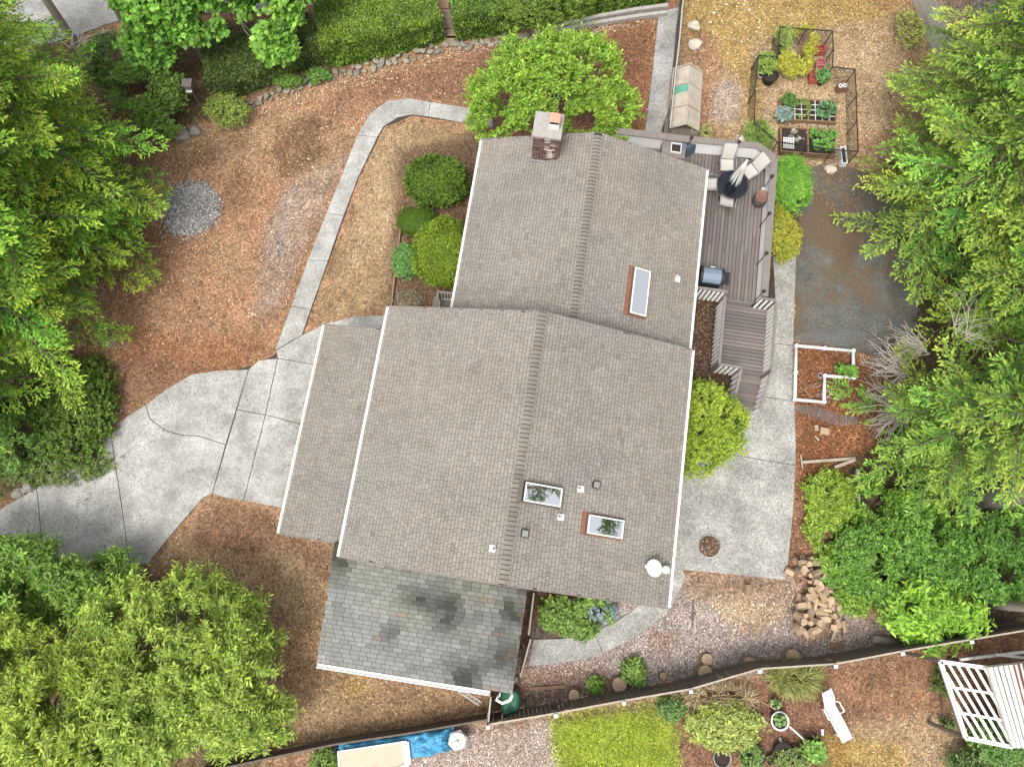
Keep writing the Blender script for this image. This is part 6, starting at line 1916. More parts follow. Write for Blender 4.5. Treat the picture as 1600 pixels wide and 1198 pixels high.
def red_tub(label, px, py, w, d, h, mat, rz):
    p = P(px, py, h)
    o = thing('red_tub', label, 'tub', (p.x, p.y, 0), rz, 'red tubs in the netted garden')
    for s in (-1, 1):
        MB().box((s * w / 2, 0, h / 2), (0.03, d, h)).build('side', mat, o); MB().box((0, s * d / 2, h / 2), (w - 0.03, 0.03, h - 0.003)).build('side', mat, o)
    MB().box((0, 0, h * 0.32), (w - 0.04, d - 0.04, 0.03)).build('tub_floor', mat, o)
    MB().box((0, 0, h * 0.7), (w - 0.04, 0.03, 0.03)).build('handle_bar', mat, o)
red_tub('red tub at the back of the row', 1283, 75, 0.34, 0.32, 0.3, M['red_plastic'], 0.05)
red_tub('faded red tub in the middle of the row, upper', 1283, 96, 0.36, 0.3, 0.32, M['red_faded'], 0.0)
red_tub('faded red tub in the middle of the row, lower', 1283, 106, 0.36, 0.28, 0.32, M['red_faded'], 0.0)
red_tub('red tub at the front left of the row', 1273, 117, 0.36, 0.5, 0.3, M['red_plastic'], -0.08)
p = P(1316, 135, 0.3)
fb = thing('flue_block', 'terracotta block with two round openings in the netted garden', 'block', (p.x, p.y, 0), 0.1)
MB().box((0, 0, 0.17), (0.38, 0.24, 0.34)).build('block_body', M['terracotta'], fb)
for s in (-1, 1): MB().lathe([(0.05, 0.30), (0.05, 0.37), (0.085, 0.37), (0.085, 0.34)], (s * 0.09, 0, 0), 16).build('collar', M['white_worn'], fb); MB().lathe([(0.0, 0.343), (0.05, 0.343)], (s * 0.09, 0, 0), 16).build('opening', M['dark'], fb)
p = P(1319, 242, 0.3)
tp_ = thing('trough_planter', 'narrow grey trough planter in the garden corner', 'planter', (p.x, p.y, 0), R(0))
for s in (-1, 1):
    MB().box((s * 0.1, 0, 0.15), (0.03, 0.78, 0.3)).build('side', M['white_worn'], tp_); MB().box((0, s * 0.375, 0.15), (0.17, 0.03, 0.298)).build('side', M['white_worn'], tp_)
MB().box((0, 0, 0.12), (0.17, 0.72, 0.2)).build('soil', M['soil'], tp_)

# ------------------------------------------------------------------ white pipe bed
wpn = [(1244, 540), (1333, 548), (1334, 590), (1288.5, 587), (1287.5, 628), (1242, 624)]
WH = 0.32
wq = [P(a, b_, WH) for a, b_ in wpn]
wc = sum(wq, Vector()) / 6; wc.z = 0
wf = thing('pipe_bed_frame', 'L-shaped white pipe frame around a mulched bed', 'bed frame', (wc.x, wc.y, 0))
for i in range(6):
    a, b_ = wq[i] - wc, wq[(i + 1) % 6] - wc
    MB().tube([a, b_], 0.062, 10).build('pipe', M['white_plastic'], wf)
    MB().lathe([(0.0, 0.40), (0.075, 0.40), (0.08, 0.37), (0.08, 0.24), (0.05, 0.22), (0.05, -0.05)], (a.x, a.y, 0), 12).build('corner_post', M['white_plastic'], wf)
    if i in (0, 5): m_ = a.lerp(b_, 0.5); MB().lathe([(0.0, 0.405), (0.08, 0.40), (0.08, 0.24), (0.04, 0.22), (0.04, -0.05)], (m_.x, m_.y, 0), 12).build('corner_post', M['white_plastic'], wf)
def drape(name, label, edge, wdt, h, mat, th=0.005, n=26, m_=7):
    """loose netting heaped along a line"""
    q = [P(a, b_) for a, b_ in edge]
    c = q[len(q) // 2]
    seg = np.linspace(0, len(q) - 1, n)
    G_ = []
    for s in seg:
        i = min(int(s), len(q) - 2)
        p = q[i].lerp(q[i + 1], s - i)
        d = (q[i + 1] - q[i]).normalized(); nv = Vector((-d.y, d.x, 0))
        e = math.sin(math.pi * (s / (len(q) - 1))) ** 0.5
        row = []
        for k in range(m_):
            t_ = k / (m_ - 1)
            w = wdt * (0.35 + 0.65 * e)
            row.append(p - c + nv * w * t_ + Vector((0, 0, 0.03 + h * e * math.sin(math.pi * t_) * (0.7 + 0.3 * math.sin(s * 2.3)))))
        G_.append(row)
    mb = MB()
    for i in range(n):
        for k in range(m_):
            if i + 1 < n: mb.beam(G_[i][k], G_[i + 1][k], th, th)
            if k + 1 < m_: mb.beam(G_[i][k], G_[i][k + 1], th, th)
    o = mb.build(name, mat, None, (c.x, c.y, 0))
    tag(o, label, 'netting')
drape('loose_netting', 'grey netting heaped along the top of the white pipe bed', [(1372, 560), (1345, 545), (1300, 540), (1243, 538)], -0.75, 0.45, M['grey_net'], 0.008, 44, 14)
drape('loose_netting', 'loose grey netting trailing below the white pipe bed', [(1244, 632), (1280, 636), (1310, 648), (1340, 652)], -0.45, 0.2, M['grey_net'], 0.007, 36, 9)
drape('loose_netting', 'side of the netting hanging at the right of the pipe bed', [(1356, 545), (1360, 570), (1362, 610), (1358, 640)], 0.35, 0.25, M['grey_net'], 0.006, 22, 7)
crop('green plant in the crook of the white pipe bed', 1328, 581, 0.22, 251, (0.06, 0.19, 0.02), (0.20, 0.40, 0.04), 22, (0.16, 0.10), 0.25)
crop('second small plant inside the white pipe bed', 1312, 575, 0.15, 252, (0.06, 0.19, 0.02), (0.20, 0.40, 0.04), 12, (0.14, 0.09), 0.2)
pot_('tiny white-rimmed pot at the inner corner of the pipe bed', 1282, 586, 0.09, 0.18, M['white_worn'])
def twigs(name, label, px, py, n, L_, r, mat, seed, zc=0.1, cat='dead branch', az=None, spread=1.0):
    rr_ = random.Random(seed)
    p = P(px, py, zc)
    o = thing(name, label, cat, (p.x, p.y, 0))
    mb = MB()
    a0 = az if az is not None else rr_.uniform(0, 6.28)
    for k in range(n):
        a = a0 + rr_.gauss(0, 0.5) * spread
        s = Vector((rr_.uniform(-.25, .25), rr_.uniform(-.25, .25), zc + rr_.uniform(0, 0.15)))
        l = L_ * rr_.uniform(0.4, 1.0)
        m1 = s + Vector((math.cos(a), math.sin(a), rr_.uniform(-.05, .25))) * l * 0.55
        a += rr_.gauss(0, 0.4)
        e = m1 + Vector((math.cos(a), math.sin(a), rr_.uniform(-.2, .1))) * l * 0.45
        mb.tube([s, m1, e], [r * rr_.uniform(0.6, 1), r * 0.6, r * 0.25], 4, caps=False)
        for j in range(4):
            t_ = rr_.uniform(0.3, 0.95)
            b_ = s.lerp(m1, t_) if t_ < 0.6 else m1.lerp(e, t_)
            a2 = a + rr_.uniform(-1, 1)
            mb.tube([b_, b_ + Vector((math.cos(a2), math.sin(a2), rr_.uniform(-.1, .2))) * l * rr_.uniform(0.12, 0.35)], [r * 0.4, r * 0.15], 3, caps=False)
    mb.build('twigs', mat, o)
    return o
twigs('dead_branch', 'bleached dead branches reaching over the netted bed', 1412, 580, 40, 1.7, 0.022, M['twig_dead'], 1, 1.4, az=2.9)
twigs('dead_branch', 'grey tangle of dead twigs at the fir edge, lower', 1418, 640, 70, 1.7, 0.024, M['twig_dead'], 2, 1.0, az=3.3, spread=1.3)
twigs('dead_branch', 'upper bleached branch tips below the dark asphalt', 1440, 545, 30, 1.5, 0.02, M['twig_dead'], 3, 1.9, az=2.9)
twigs('dead_branch', 'small bare twigs inside the white pipe bed', 1272, 612, 9, 0.6, 0.010, M['twig_dead'], 4, 0.1, spread=2)
twigs('wire_tangle', 'tangle of white wire right of the pipe bed', 1305, 620, 9, 0.6, 0.012, M['white_plastic'], 5, 0.1, 'wire', spread=3)
twigs('dead_branch', 'dead twigs in the upper right yard under the fir', 1430, 130, 8, 1.3, 0.014, M['twig_dead'], 6, 0.5, az=3.6)
twigs('dead_branch', 'silvery twigs among the eastern firs', 1500, 520, 18, 1.8, 0.014, M['twig_dead'], 7, 4.5, az=0.6, spread=1.6)
twigs('dead_branch', 'bare dead limb at the upper left by the leaning trunk', 118, 75, 10, 1.8, 0.02, M['twig_dead'], 8, 3.0, az=1.2, spread=1.4)
twigs('dead_branch', 'little pile of dry sticks by the old fence', 1092, 78, 10, 0.5, 0.010, M['twig_dead'], 9, 0.05, spread=3)
twigs('dead_branch', 'long pale stick laid near the timber edging', 905, 62, 3, 2.6, 0.014, M['twig_dead'], 10, 0.05, az=0.5, spread=0.15)

def plank(label, a, b_, w, h, mat, z=None, name='plank', group=None):
    z = z if z is not None else h / 2 + 0.01
    a, b_ = P(*a, z), P(*b_, z)
    c = (a + b_) / 2
    o = MB().beam(a - c, b_ - c, w, h).build(name, mat, None, (c.x, c.y, z), bevel=0.008)
    return tag(o, label, 'plank', group)
plank('long pale plank lying across the mulch', (1254, 722), (1336, 716), 0.11, 0.09, M['pale_wood'])
plank('shorter plank angled below the long pale plank', (1304, 730), (1336, 718), 0.12, 0.08, M['pale_wood'], 0.16)
plank('upright grey timber running along the green bank', (1340, 733), (1341, 798), 0.13, 0.12, M['grey_wood'], 0.3)
plank('thin timber edging between the front lawn and the bushes', (630, 322), (611, 482), 0.07, 0.12, M['timber'])
plank('thin stick of wood near the patio edge', (1251, 710), (1254, 732), 0.05, 0.04, M['pale_wood'])
plank('short offcut below the brick-like blocks', (1273, 681), (1280, 688), 0.06, 0.05, M['pale_wood'])
plank('yellow board lying in the gravel by the carport', (828, 1076), (884, 1072), 0.12, 0.05, M['timber'])
plank('thin dark stick lying in the gravel', (1083, 938), (1082, 980), 0.05, 0.05, M['old_wood'])
plank('light strip of wood standing over the firewood', (1299, 1002), (1308, 975), 0.08, 0.05, M['pale_wood'], 0.25)
plank('blond board at the edge of the firewood', (1297, 1008), (1318, 1012), 0.22, 0.05, M['timber'])
for (px, py, w, d, rz, lb) in ((1287, 674, 0.34, 0.26, -0.2, 'pale wooden block lying in the mulch'), (1274, 669, 0.13, 0.22, 0.05, 'small wooden block left of the pale block')):
    p = P(px, py)
    o = thing('wood_block', lb, 'block', (p.x, p.y, 0), rz)
    for k in (-1, 1): MB().box((0, k * d / 4, 0.06), (w, d / 2 - 0.012, 0.12)).build('half', M['cut_wood'], o)
p = P(1263, 652)
ob = MB().box((0, 0, 0.05), (0.1, 0.22, 0.09), 0.1).build('brick', M['terracotta'], None, (p.x, p.y, 0)); tag(ob, 'dark red brick lying in the mulch', 'brick')
p = P(1044, 1066)
ob = MB().box((0, 0, 0.05), (0.24, 0.16, 0.09), 0.05).build('brick', M['terracotta_pale'], None, (p.x, p.y, 0), bevel=0.006); tag(ob, 'orange brick next to the back fence', 'brick')
mb = MB(); q0 = P(1395, 818, 0.7)
yp = [P(1388, 795, 0.7), P(1393, 810, 0.75), P(1397, 822, 0.75), P(1408, 842, 0.7)]
mb.tube([v - q0 for v in yp], [0.03, 0.09, 0.08, 0.03], 7)
tag(mb.build('yellow_hose', M['yellow'], None, q0), 'short yellow plastic hose on the green bank', 'hose')

# ------------------------------------------------------------------ firewood
def split_log(seed):
    r_ = random.Random(seed)
    L_ = r_.uniform(0.28, 0.42)
    n = r_.choice((4, 5, 6, 12))
    rad = r_.uniform(0.09, 0.165)
    mb = MB()
    pts = []
    for k in range(n):
        a = 6.283 * k / n + r_.uniform(-.25, .25) * (n < 10)
        pts.append((rad * math.cos(a) * r_.uniform(0.85, 1.1), rad * math.sin(a) * r_.uniform(0.85, 1.1)))
    vv = [(-L_ / 2, y, z) for y, z in pts] + [(L_ / 2, y, z) for y, z in pts]
    mb.add(vv, [(k, (k + 1) % n, n + (k + 1) % n, n + k) for k in range(n)])
    e = MB(); e.add(vv[:n], [tuple(range(n - 1, -1, -1))])
    e2 = MB(); e2.add(vv[n:], [tuple(range(n))])
    return mb.mesh('log_side', M['log_bark'] if r_.random() < 0.5 else M['cut_wood']), e.mesh('cut_end', M['cut_wood']), e2.mesh('cut_end', M['cut_wood'])
protos = [split_log(k) for k in range(14)]
wr_ = random.Random(31)
spots = []
tries = 0
outl = poly([(1238, 876), (1262, 868), (1296, 884), (1300, 960), (1310, 975), (1290, 985), (1262, 992), (1240, 985), (1236, 965), (1246, 940), (1250, 905)])
xs, ys = [v.x for v in outl], [v.y for v in outl]
while len(spots) < 78 and tries < 5000:
    tries += 1
    x, y = wr_.uniform(min(xs), max(xs)), wr_.uniform(min(ys), max(ys))
    if not inside(np.array([x]), np.array([y]), outl)[0]: continue
    if min([math.hypot(x - a, y - b_) for a, b_, z_ in spots] or [9]) < 0.13: continue
    lvl = sum(1 for a, b_, z_ in spots if math.hypot(x - a, y - b_) < 0.30)
    spots.append((x, y, 0.11 + 0.15 * min(lvl, 2)))
for x, y, z in spots:
    ms_, me_, rd_ = wr_.choice(protos)
    o = thing('firewood_log', 'split piece of firewood in the loose pile', 'firewood', (x, y, z), wr_.uniform(0, 6.28), 'loose firewood pile')
    o.rotation_euler = (wr_.uniform(0, 6), wr_.uniform(-0.5, 0.5) if wr_.random() < 0.7 else 1.3, wr_.uniform(0, 6.28))
    for nm, me in (('side', ms_), ('cut_end', me_), ('cut_end', rd_)):
        c = bpy.data.objects.new(nm, me); link(c); c.parent = o
for (px, py, lb) in ((1231, 893, 'split log lying alone at the patio corner'), (1167, 921, 'square wood chunk sunk in the gravel'), (1318, 978, 'big pale log chunk right of the firewood pile')):
    ms_, me_, rd_ = protos[px % 14]
    p = P(px, py)
    o = thing('firewood_log', lb, 'firewood', (p.x, p.y, 0.12), px * 1.0)
    for nm, me in (('side', ms_), ('cut_end', me_), ('cut_end', rd_)):
        c = bpy.data.objects.new(nm, me); link(c); c.parent = o
# stumps and boulders along the fence
def stump(label, px, py, r, h, lean=(0, 0)):
    p = P(px, py, h)
    o = thing('tree_stump', label, 'stump', (p.x, p.y, 0), 0, 'stumps along the back fence')
    n = 14; rr_ = random.Random(px)
    vv = []
    for z, k in ((-0.05, 1.3), (h * 0.4, 1.05), (h, 1.0)):
        for i in range(n):
            a = 6.283 * i / n
            q_ = r * k * (1 + 0.18 * mnoise.noise(Vector((math.cos(a) * 2, math.sin(a) * 2, px))))
            vv.append((q_ * math.cos(a) + lean[0] * z, q_ * math.sin(a) + lean[1] * z, z))
    mb = MB(); mb.add(vv, [(j * n + i, j * n + (i + 1) % n, (j + 1) * n + (i + 1) % n, (j + 1) * n + i) for j in (0, 1) for i in range(n)])
    mb.build('bark_side', M['log_bark'], o)
    mb = MB(); mb.add([v for v in vv[2 * n:]], [tuple(range(n))]); mb.build('cut_top', M['cut_wood'], o)
stump('round pale-topped stump by the back fence', 897, 1086, 0.19, 0.35)
stump('stump under the second white-capped fence post', 968, 1070, 0.26, 0.3)
stump('stump near the third white-capped fence post', 1102, 1050, 0.24, 0.35)
stump('small stump beside the orange brick', 1036, 1056, 0.12, 0.2)
stump('broken stump above the fourth fence post', 1172, 1036, 0.22, 0.3)
stump('weathered stump left of the firewood by the fence', 1240, 1026, 0.26, 0.3)
stump('low stump with roots in the gravel above the fence', 1105, 1030, 0.2, 0.2)
for (px, py, s, w) in ((828, 1098, 0.2, 'grey stone beside the green tarp'), (806, 1062, 0.12, 'dark stone at the carport corner')):
    p = P(px, py)
    ob = MB().rock((0, 0, 0.1), (s, s * 1.1, s * 0.8), int(px), (0.8, 0.76, 0.7), 2).build('rock', M['stone'], None, (p.x, p.y, 0)); tag(ob, w, 'rock')
p = P(1382, 1000)
ob = MB().tube([(-0.5, 0.06, 0.13), (0, 0, 0.15), (0.5, -0.05, 0.13)], [0.14, 0.15, 0.13], 10).build('fallen_log', M['bark_grey'], None, (p.x, p.y, 0)); tag(ob, 'short fallen log lying against the back fence', 'log')

# green tarp bundle at the carport corner, ladder
p = P(798, 1098, 0.6)
gt = MB().rock((0, 0, 0.45), (0.36, 0.40, 0.48), 5, None, 3)
o = gt.build('tarp_bundle', M['green_tarp'], None, (p.x, p.y, 0)); tag(o, 'dark green tarp bundle at the carport corner', 'tarp')
la = thing('ladder', 'pale wooden ladder leaning out from under the carport gutter', 'ladder', P(735, 1085, 1.0))
A = [P(714, 1078, 1.6), P(748, 1101, 0.9)]; B = [P(728, 1080, 1.6), P(752, 1096, 0.9)]
lo = Vector(la.location)
for a, b_ in (A, B): MB().beam(a - lo, b_ - lo, 0.05, 0.07).build('side_rail', M['grey_wood'], la)
for k in range(5): MB().beam(A[0].lerp(A[1], (k + 0.5) / 5) - lo, B[0].lerp(B[1], (k + 0.5) / 5) - lo, 0.03, 0.03).build('rung', M['grey_wood'], la)

# ------------------------------------------------------------------ neighbour's garden south of the fence
q = [P(a, b_, 0.5) for a, b_ in ((533, 1158), (702, 1142), (706, 1166), (640, 1188), (536, 1210))]
c = P(616, 1171, 0.55)
bt = thing('covered_boat', 'beige-topped boat-shaped load under a blue tarp by the fence', 'covered boat', (c.x, c.y, 0), R(8))
nx, ny_ = 60, 22
vv, fs = [], []
for i in range(nx):
    for j in range(ny_):
        u_, v_ = i / (nx - 1) * 2 - 1, j / (ny_ - 1) * 2 - 1
        x = u_ * 2.05; y = v_ * 0.47 * (1 - 0.25 * max(0, u_) ** 3)
        e = max(abs(v_) ** 6, abs(u_) ** 8)
        zz_ = 0.55 * (1 - e) + 0.02 + 0.16 * mnoise.fractal(Vector((x * 2.6, y * 3.4, 1)), 1, 2, 5) * (1 if u_ > 0.35 else 0.45) - 0.15 * max(0, u_ - 0.3)
        vv.append((x + 0.05 * mnoise.noise(Vector((x * 3, y * 3, 4))), y + 0.06 * mnoise.noise(Vector((x * 3, y * 3, 7))), max(0.01, zz_)))
for i in range(nx - 1):
    for j in range(ny_ - 1): a = i * ny_ + j; fs.append((a, a + ny_, a + ny_ + 1, a + 1))
MB().add(vv, fs).build('blue_cover', M['blue'], bt)
MB().box((-0.72, -0.14, 0.63), (2.3, 0.72, 0.05)).build('beige_panel', M['beige'], bt, bevel=0.02)
for a, s in (((-0.72, 0.235, 0.65), (2.36, 0.05, 0.06)), ((-0.72, -0.525, 0.65), (2.36, 0.05, 0.06)), ((0.43, -0.14, 0.652), (0.22, 0.72, 0.055)), ((-1.87, -0.14, 0.652), (0.06, 0.72, 0.055))):
    MB().box(a, s).build('white_edge', M['white_plastic'], bt, bevel=0.01)
MB().tube([(-0.6, -0.6, 0.66), (0.05, -0.57, 0.68), (0.3, -0.45, 0.68)], 0.03, 8).build('white_pipe', M['white_plastic'], bt)
MB().tube([(-0.95, -0.62, 0.64), (-0.92, -0.5, 0.78), (-0.7, -0.48, 0.80), (-0.55, -0.6, 0.66)], 0.025, 8).build('white_handle', M['white_plastic'], bt)
p = P(715, 1157, 0.5)
hb = thing('round_bin', 'grey hexagonal bin with a round spoked lid beside the tarp', 'bin', (p.x, p.y, 0), 0.3)
MB().lathe([(0.30, 0.0), (0.36, 0.45), (0.33, 0.46), (0.0, 0.46)], n=6, smooth=False).build('bin_body', M['steel'], hb)
MB().lathe([(0.27, 0.46), (0.28, 0.50), (0.25, 0.51), (0.23, 0.48), (0.0, 0.475)], n=28).build('lid', M['white_worn'], hb)
for k in range(3): MB().box((0, 0, 0.485), (0.46, 0.03, 0.02), k * 1.05).build('spoke', M['steel'], hb)
MB().lathe([(0.0, 0.5), (0.05, 0.5), (0.06, 0.48)], n=12).build('hub', M['steel'], hb)
p = P(521, 1172, 0.5)
pg = thing('post_ornament', 'small pale pointed post at the left end of the tarp', 'post', (p.x, p.y, 0))
MB().box((0, 0, 0.3), (0.06, 0.06, 0.6)).build('post', M['steel'], pg); MB().lathe([(0.0, 0.72), (0.05, 0.62), (0.03, 0.58)], n=10).build('finial', M['steel'], pg)

def lounger():
    a, b_ = P(1281, 1074, 0.4), P(1326, 1157, 0.4)
    d = (b_ - a); L_ = d.length; rz = math.atan2(d.y, d.x)
    o = thing('chaise_lounge', 'white plastic chaise lounge on the brown grass', 'lounger', ((a.x + b_.x) / 2, (a.y + b_.y) / 2, 0), rz)
    h = L_ / 2
    for s in (-1, 1):
        MB().tube([(-h * 0.25, s * 0.19, 0.36), (h * 0.5, s * 0.195, 0.33), (h, s * 0.17, 0.32)], 0.03, 8).build('side_rail', M['white_plastic'], o)
        MB().tube([(-h, s * 0.16, 0.95), (-h * 0.62, s * 0.19, 0.72), (-h * 0.25, s * 0.195, 0.36)], 0.03, 8).build('back_rail', M['white_plastic'], o)
        MB().tube([(-h * 0.42, s * 0.195, 0.5), (-h * 0.35, s * 0.31, 0.62), (0.0, s * 0.31, 0.60), (0.08, s * 0.21, 0.36)], 0.028, 8).build('armrest', M['white_plastic'], o)
        for x in (-h * 0.2, h * 0.75): MB().tube([(x, s * 0.19, 0.34), (x + 0.05 * s, s * 0.24, 0.0)], 0.025, 8).build('leg', M['white_plastic'], o)
    n = 14
    for k in range(n):
        x = -h * 0.22 + (h * 1.18) * k / (n - 1)
        MB().box((x, 0, 0.35), (0.068, 0.32, 0.022)).build('seat_slat', M['white_plastic'], o)
    for k in range(10):
        t_ = (k + 0.5) / 10
        x, z = -h * 0.25 - (h * 0.75) * t_, 0.38 + 0.58 * t_
        ob = MB().box((0, 0, 0), (0.065, 0.36 - 0.12 * t_, 0.02)).build('back_slat', M['white_plastic'], o, (x, 0, z)); ob.rotation_euler = (0, R(35), 0)
lounger()

# white trellis roof and corrugated sheet
TZ = 2.1
tq4 = [P(a, b_, TZ) for a, b_ in ((1469, 1033), (1543, 1043), (1580, 1166), (1509, 1152))]
tc_ = sum(tq4, Vector()) / 4; tc_.z = 0
tl = thing('white_trellis', 'white slatted garden trellis roof beside the rusty metal sheet', 'trellis', (tc_.x, tc_.y, 0))
tt = [v - tc_ for v in tq4]
for a, b_ in ((0, 1), (1, 2), (2, 3), (3, 0)): MB().beam(tt[a], tt[b_], 0.12, 0.10).build('frame', M['white'], tl)
for k in (1, 2): MB().beam(tt[0].lerp(tt[3], k / 3) + Vector((0, 0, 0.06)), tt[1].lerp(tt[2], k / 3) + Vector((0, 0, 0.06)), 0.07, 0.05).build('crossbar', M['white'], tl)
for k in range(9):
    u_ = -0.45 + k * 0.19
    def clampt(u0, u1):
        return u0, u1
    aa_, bb_ = (u_, 0.0), (u_ + 0.5, 1.0)
    t0 = 0.0 if u_ >= 0 else -u_ / 0.5
    t1 = 1.0 if u_ + 0.5 <= 1 else (1 - u_) / 0.5
    if t1 - t0 < 0.1: continue
    pt = lambda t_: (tt[0].lerp(tt[1], u_ + 0.5 * t_)).lerp(tt[3].lerp(tt[2], u_ + 0.5 * t_), t_) + Vector((0, 0, 0.11))
    MB().beam(pt(t0), pt(t1), 0.075, 0.04).build('slat', M['white'], tl)
for v in tt: MB().box((v.x, v.y, TZ / 2 - 0.03), (0.1, 0.1, TZ - 0.06)).build('post', M['old_wood'], tl)
cq4 = [P(a, b_, 2.3) for a, b_ in ((1541, 1042), (1700, 1024), (1720, 1168), (1580, 1167))]
cc_ = sum(cq4, Vector()) / 4; cc_.z = 0
M['rusty_sheet'] = simple('rusty_sheet', (0.55, 0.50, 0.46), 0.55, 0.45, 1.2, 0.3, stretch=(1.6, 0.4, 1))
ms = thing('metal_shelter', 'shelter with a rusty white corrugated metal roof at the right edge', 'shelter', (cc_.x, cc_.y, 0))
kk = [v - cc_ for v in cq4]
nsh = 4
for k in range(nsh):
    a0, a1 = kk[3].lerp(kk[2], k / nsh), kk[3].lerp(kk[2], (k + 1) / nsh)
    b0, b1_ = kk[0].lerp(kk[1], k / nsh), kk[0].lerp(kk[1], (k + 1) / nsh)
    corr([a0, a1, b0, b1_], 6, 0.05, M['rust'] if k in (1, 3) else M['grey_wood'], 'roof_sheet', ms)
    for j in range(5):
        u0 = (j + 0.5) / 5
        MB().beam(a0.lerp(a1, u0) + Vector((0, 0, 0.055)), b0.lerp(b1_, u0) + Vector((0, 0, 0.055)), 0.10 if k not in (1, 3) else 0.05, 0.05).build('rib', M['white_worn'], ms)
for v in kk: MB().box((v.x * 0.93, v.y * 0.93, 1.13), (0.1, 0.1, 2.26)).build('post', M['old_wood'], ms)
for a, b_ in ((0, 1), (3, 2)): MB().beam(kk[a] * 0.96 - Vector((0, 0, 0.12)), kk[b_] * 0.96 - Vector((0, 0, 0.12)), 0.08, 0.1).build('beam', M['white_worn'], ms)
plank('pale beam lying behind the white trellis', (1500, 1030), (1600, 1018), 0.09, 0.1, M['white_worn'], 1.2)
plank('second pale beam behind the white trellis', (1556, 1022), (1640, 1032), 0.08, 0.1, M['white_worn'], 1.4)

GP = 'pots south of the back fence'
pot_('small white-rimmed pot with a seedling, uppermost', 1212, 1100, 0.17, 0.28, M['white_worn'], GP)
crop('pale seedling in the uppermost small pot', 1212, 1099, 0.10, 261, G_MD, (0.3, 0.45, 0.08), 12, (0.09, 0.06), 0.3)
pot_('black pot with a white rim and a young plant', 1219, 1126, 0.29, 0.34, M['black_metal'], GP)
p = P(1219, 1126, 0.36)
rw = MB().lathe([(0.26, 0.35), (0.28, 0.372), (0.315, 0.375), (0.325, 0.35), (0.31, 0.34)], n=30).build('pot_ring', M['white_plastic'], None, (p.x, p.y, 0)); tag(rw, 'white ring on the rim of the black pot', 'ring')
crop('young plant in the white-rimmed black pot', 1219, 1124, 0.15, 262, G_MD, (0.28, 0.42, 0.10), 14, (0.13, 0.07), 0.4)
pot_('wide dark pot filled with gravel', 1224, 1175, 0.32, 0.32, M['black_metal'], GP)
pot_('grey pot at the bottom edge below the yellow bush', 1129, 1184, 0.31, 0.36, M['steel'], GP)
pot_('large dark pot of weeds at the bottom edge', 1176, 1182, 0.42, 0.36, M['black_metal'], GP)
crop('green weeds in the large dark pot', 1172, 1180, 0.36, 263, (0.07, 0.14, 0.03), (0.2, 0.33, 0.06), 60, (0.14, 0.05), 0.42)
pot_('black pot with a leafy green plant by the chaise lounge', 1274, 1166, 0.3, 0.32, M['black_metal'], GP)
crop('bright leafy plant in the black pot by the chaise', 1272, 1172, 0.32, 264, (0.09, 0.24, 0.03), (0.24, 0.42, 0.06), 44, (0.16, 0.09), 0.42)
pot_('small yellow-green pot at the bottom edge', 1204, 1188, 0.15, 0.2, M['timber'], GP)
plank('thin white pole between two of the pots', (1233, 1134), (1262, 1160), 0.05, 0.05, M['white_plastic'], 0.3)
for (px, py) in ((1191, 1124), (1219, 1156), (1284, 1143)):
    p = P(px, py)
    ob = MB().box((0, 0, 0.04), (0.2, 0.08, 0.06), rs.uniform(0, 3)).build('white_marker', M['white_plastic'], None, (p.x, p.y, 0))
    tag(ob, {1191: 'small white tile left of the black pot', 1219: 'small white tile between the dark pots', 1284: 'small white scrap next to the chaise lounge'}[px], 'tile')
p = P(1052, 1102)

# ------------------------------------------------------------------ loose cover that nobody could count
rng = np.random.default_rng(77)
paved = [poly(s) for s in ([(-60, 842), (0, 796), (58, 762), (173, 671), (262, 607), (300, 585), (389, 577), (430, 548), (508, 506), (605, 493), (640, 500), (590, 590), (480, 790), (381, 782), (320, 776), (204, 885), (-60, 870)],
                           wl + wr[::-1], [(1029, 20), (1062, 12), (1053, 100), (1040, 225), (1007, 215), (1021, 98)],
                           [(1207, 400), (1244, 402), (1240, 500), (1243, 690), (1239, 800), (1228, 906), (1066, 890), (1046, 946), (1000, 940), (1020, 740), (1130, 708), (1200, 536)],
                           [(826, 1040), (833, 998), (906, 994), (985, 955), (1005, 938), (1048, 945), (1005, 987), (942, 1021), (870, 1037)])]
def scatter(name, label, pts, n, ln, wd, gain, var, up=0.25, mat='chips', z=0.0, keep_off=True, col=None, tiltn=0.35):
    q = scatter_in([(p.x, p.y) for p in poly(pts)], n)
    if keep_off:
        ok = np.ones(len(q), bool)
        for pv in paved: ok &= ~inside(q[:, 0], q[:, 1], [(v.x, v.y) for v in pv])
        q = q[ok]
    n = len(q)
    pos = np.concatenate([q, np.full((n, 1), z)], 1)
    i = np.clip(np.searchsorted(gx, q[:, 0]), 0, len(gx) - 1); j = np.clip(np.searchsorted(gy, q[:, 1]), 0, len(gy) - 1)
    pos[:, 2] += gz[i, j] + 0.008
    d = unit(n); d[:, 2] = np.abs(d[:, 2]) * up
    c_ = gc[i, j] if col is None else np.repeat(np.array([col]), n, 0)
    c_ = np.clip(c_ * gain * np.exp(rng.normal(0, var, (n, 1))), 0.01, 0.75)
    nr = np.array([[0, 0, 1.0]]) + tiltn * unit(n)
    o = leaf_object(name, [leaf_arrays(pos, d, nr, rng.uniform(*ln, n), rng.uniform(*wd, n), c_, 0.05, 0.5)], M[mat])
    return tag(o, label, kind='stuff')
scatter('wood_chips', 'bark chips and needles strewn over the western yard', [(170, 560), (200, 250), (260, 190), (520, 120), (740, 80), (1030, 25), (1005, 212), (750, 215), (620, 190), (560, 300), (480, 500), (300, 590), (165, 680)], 42000, (0.06, 0.16), (0.012, 0.03), 1.25, 0.45)
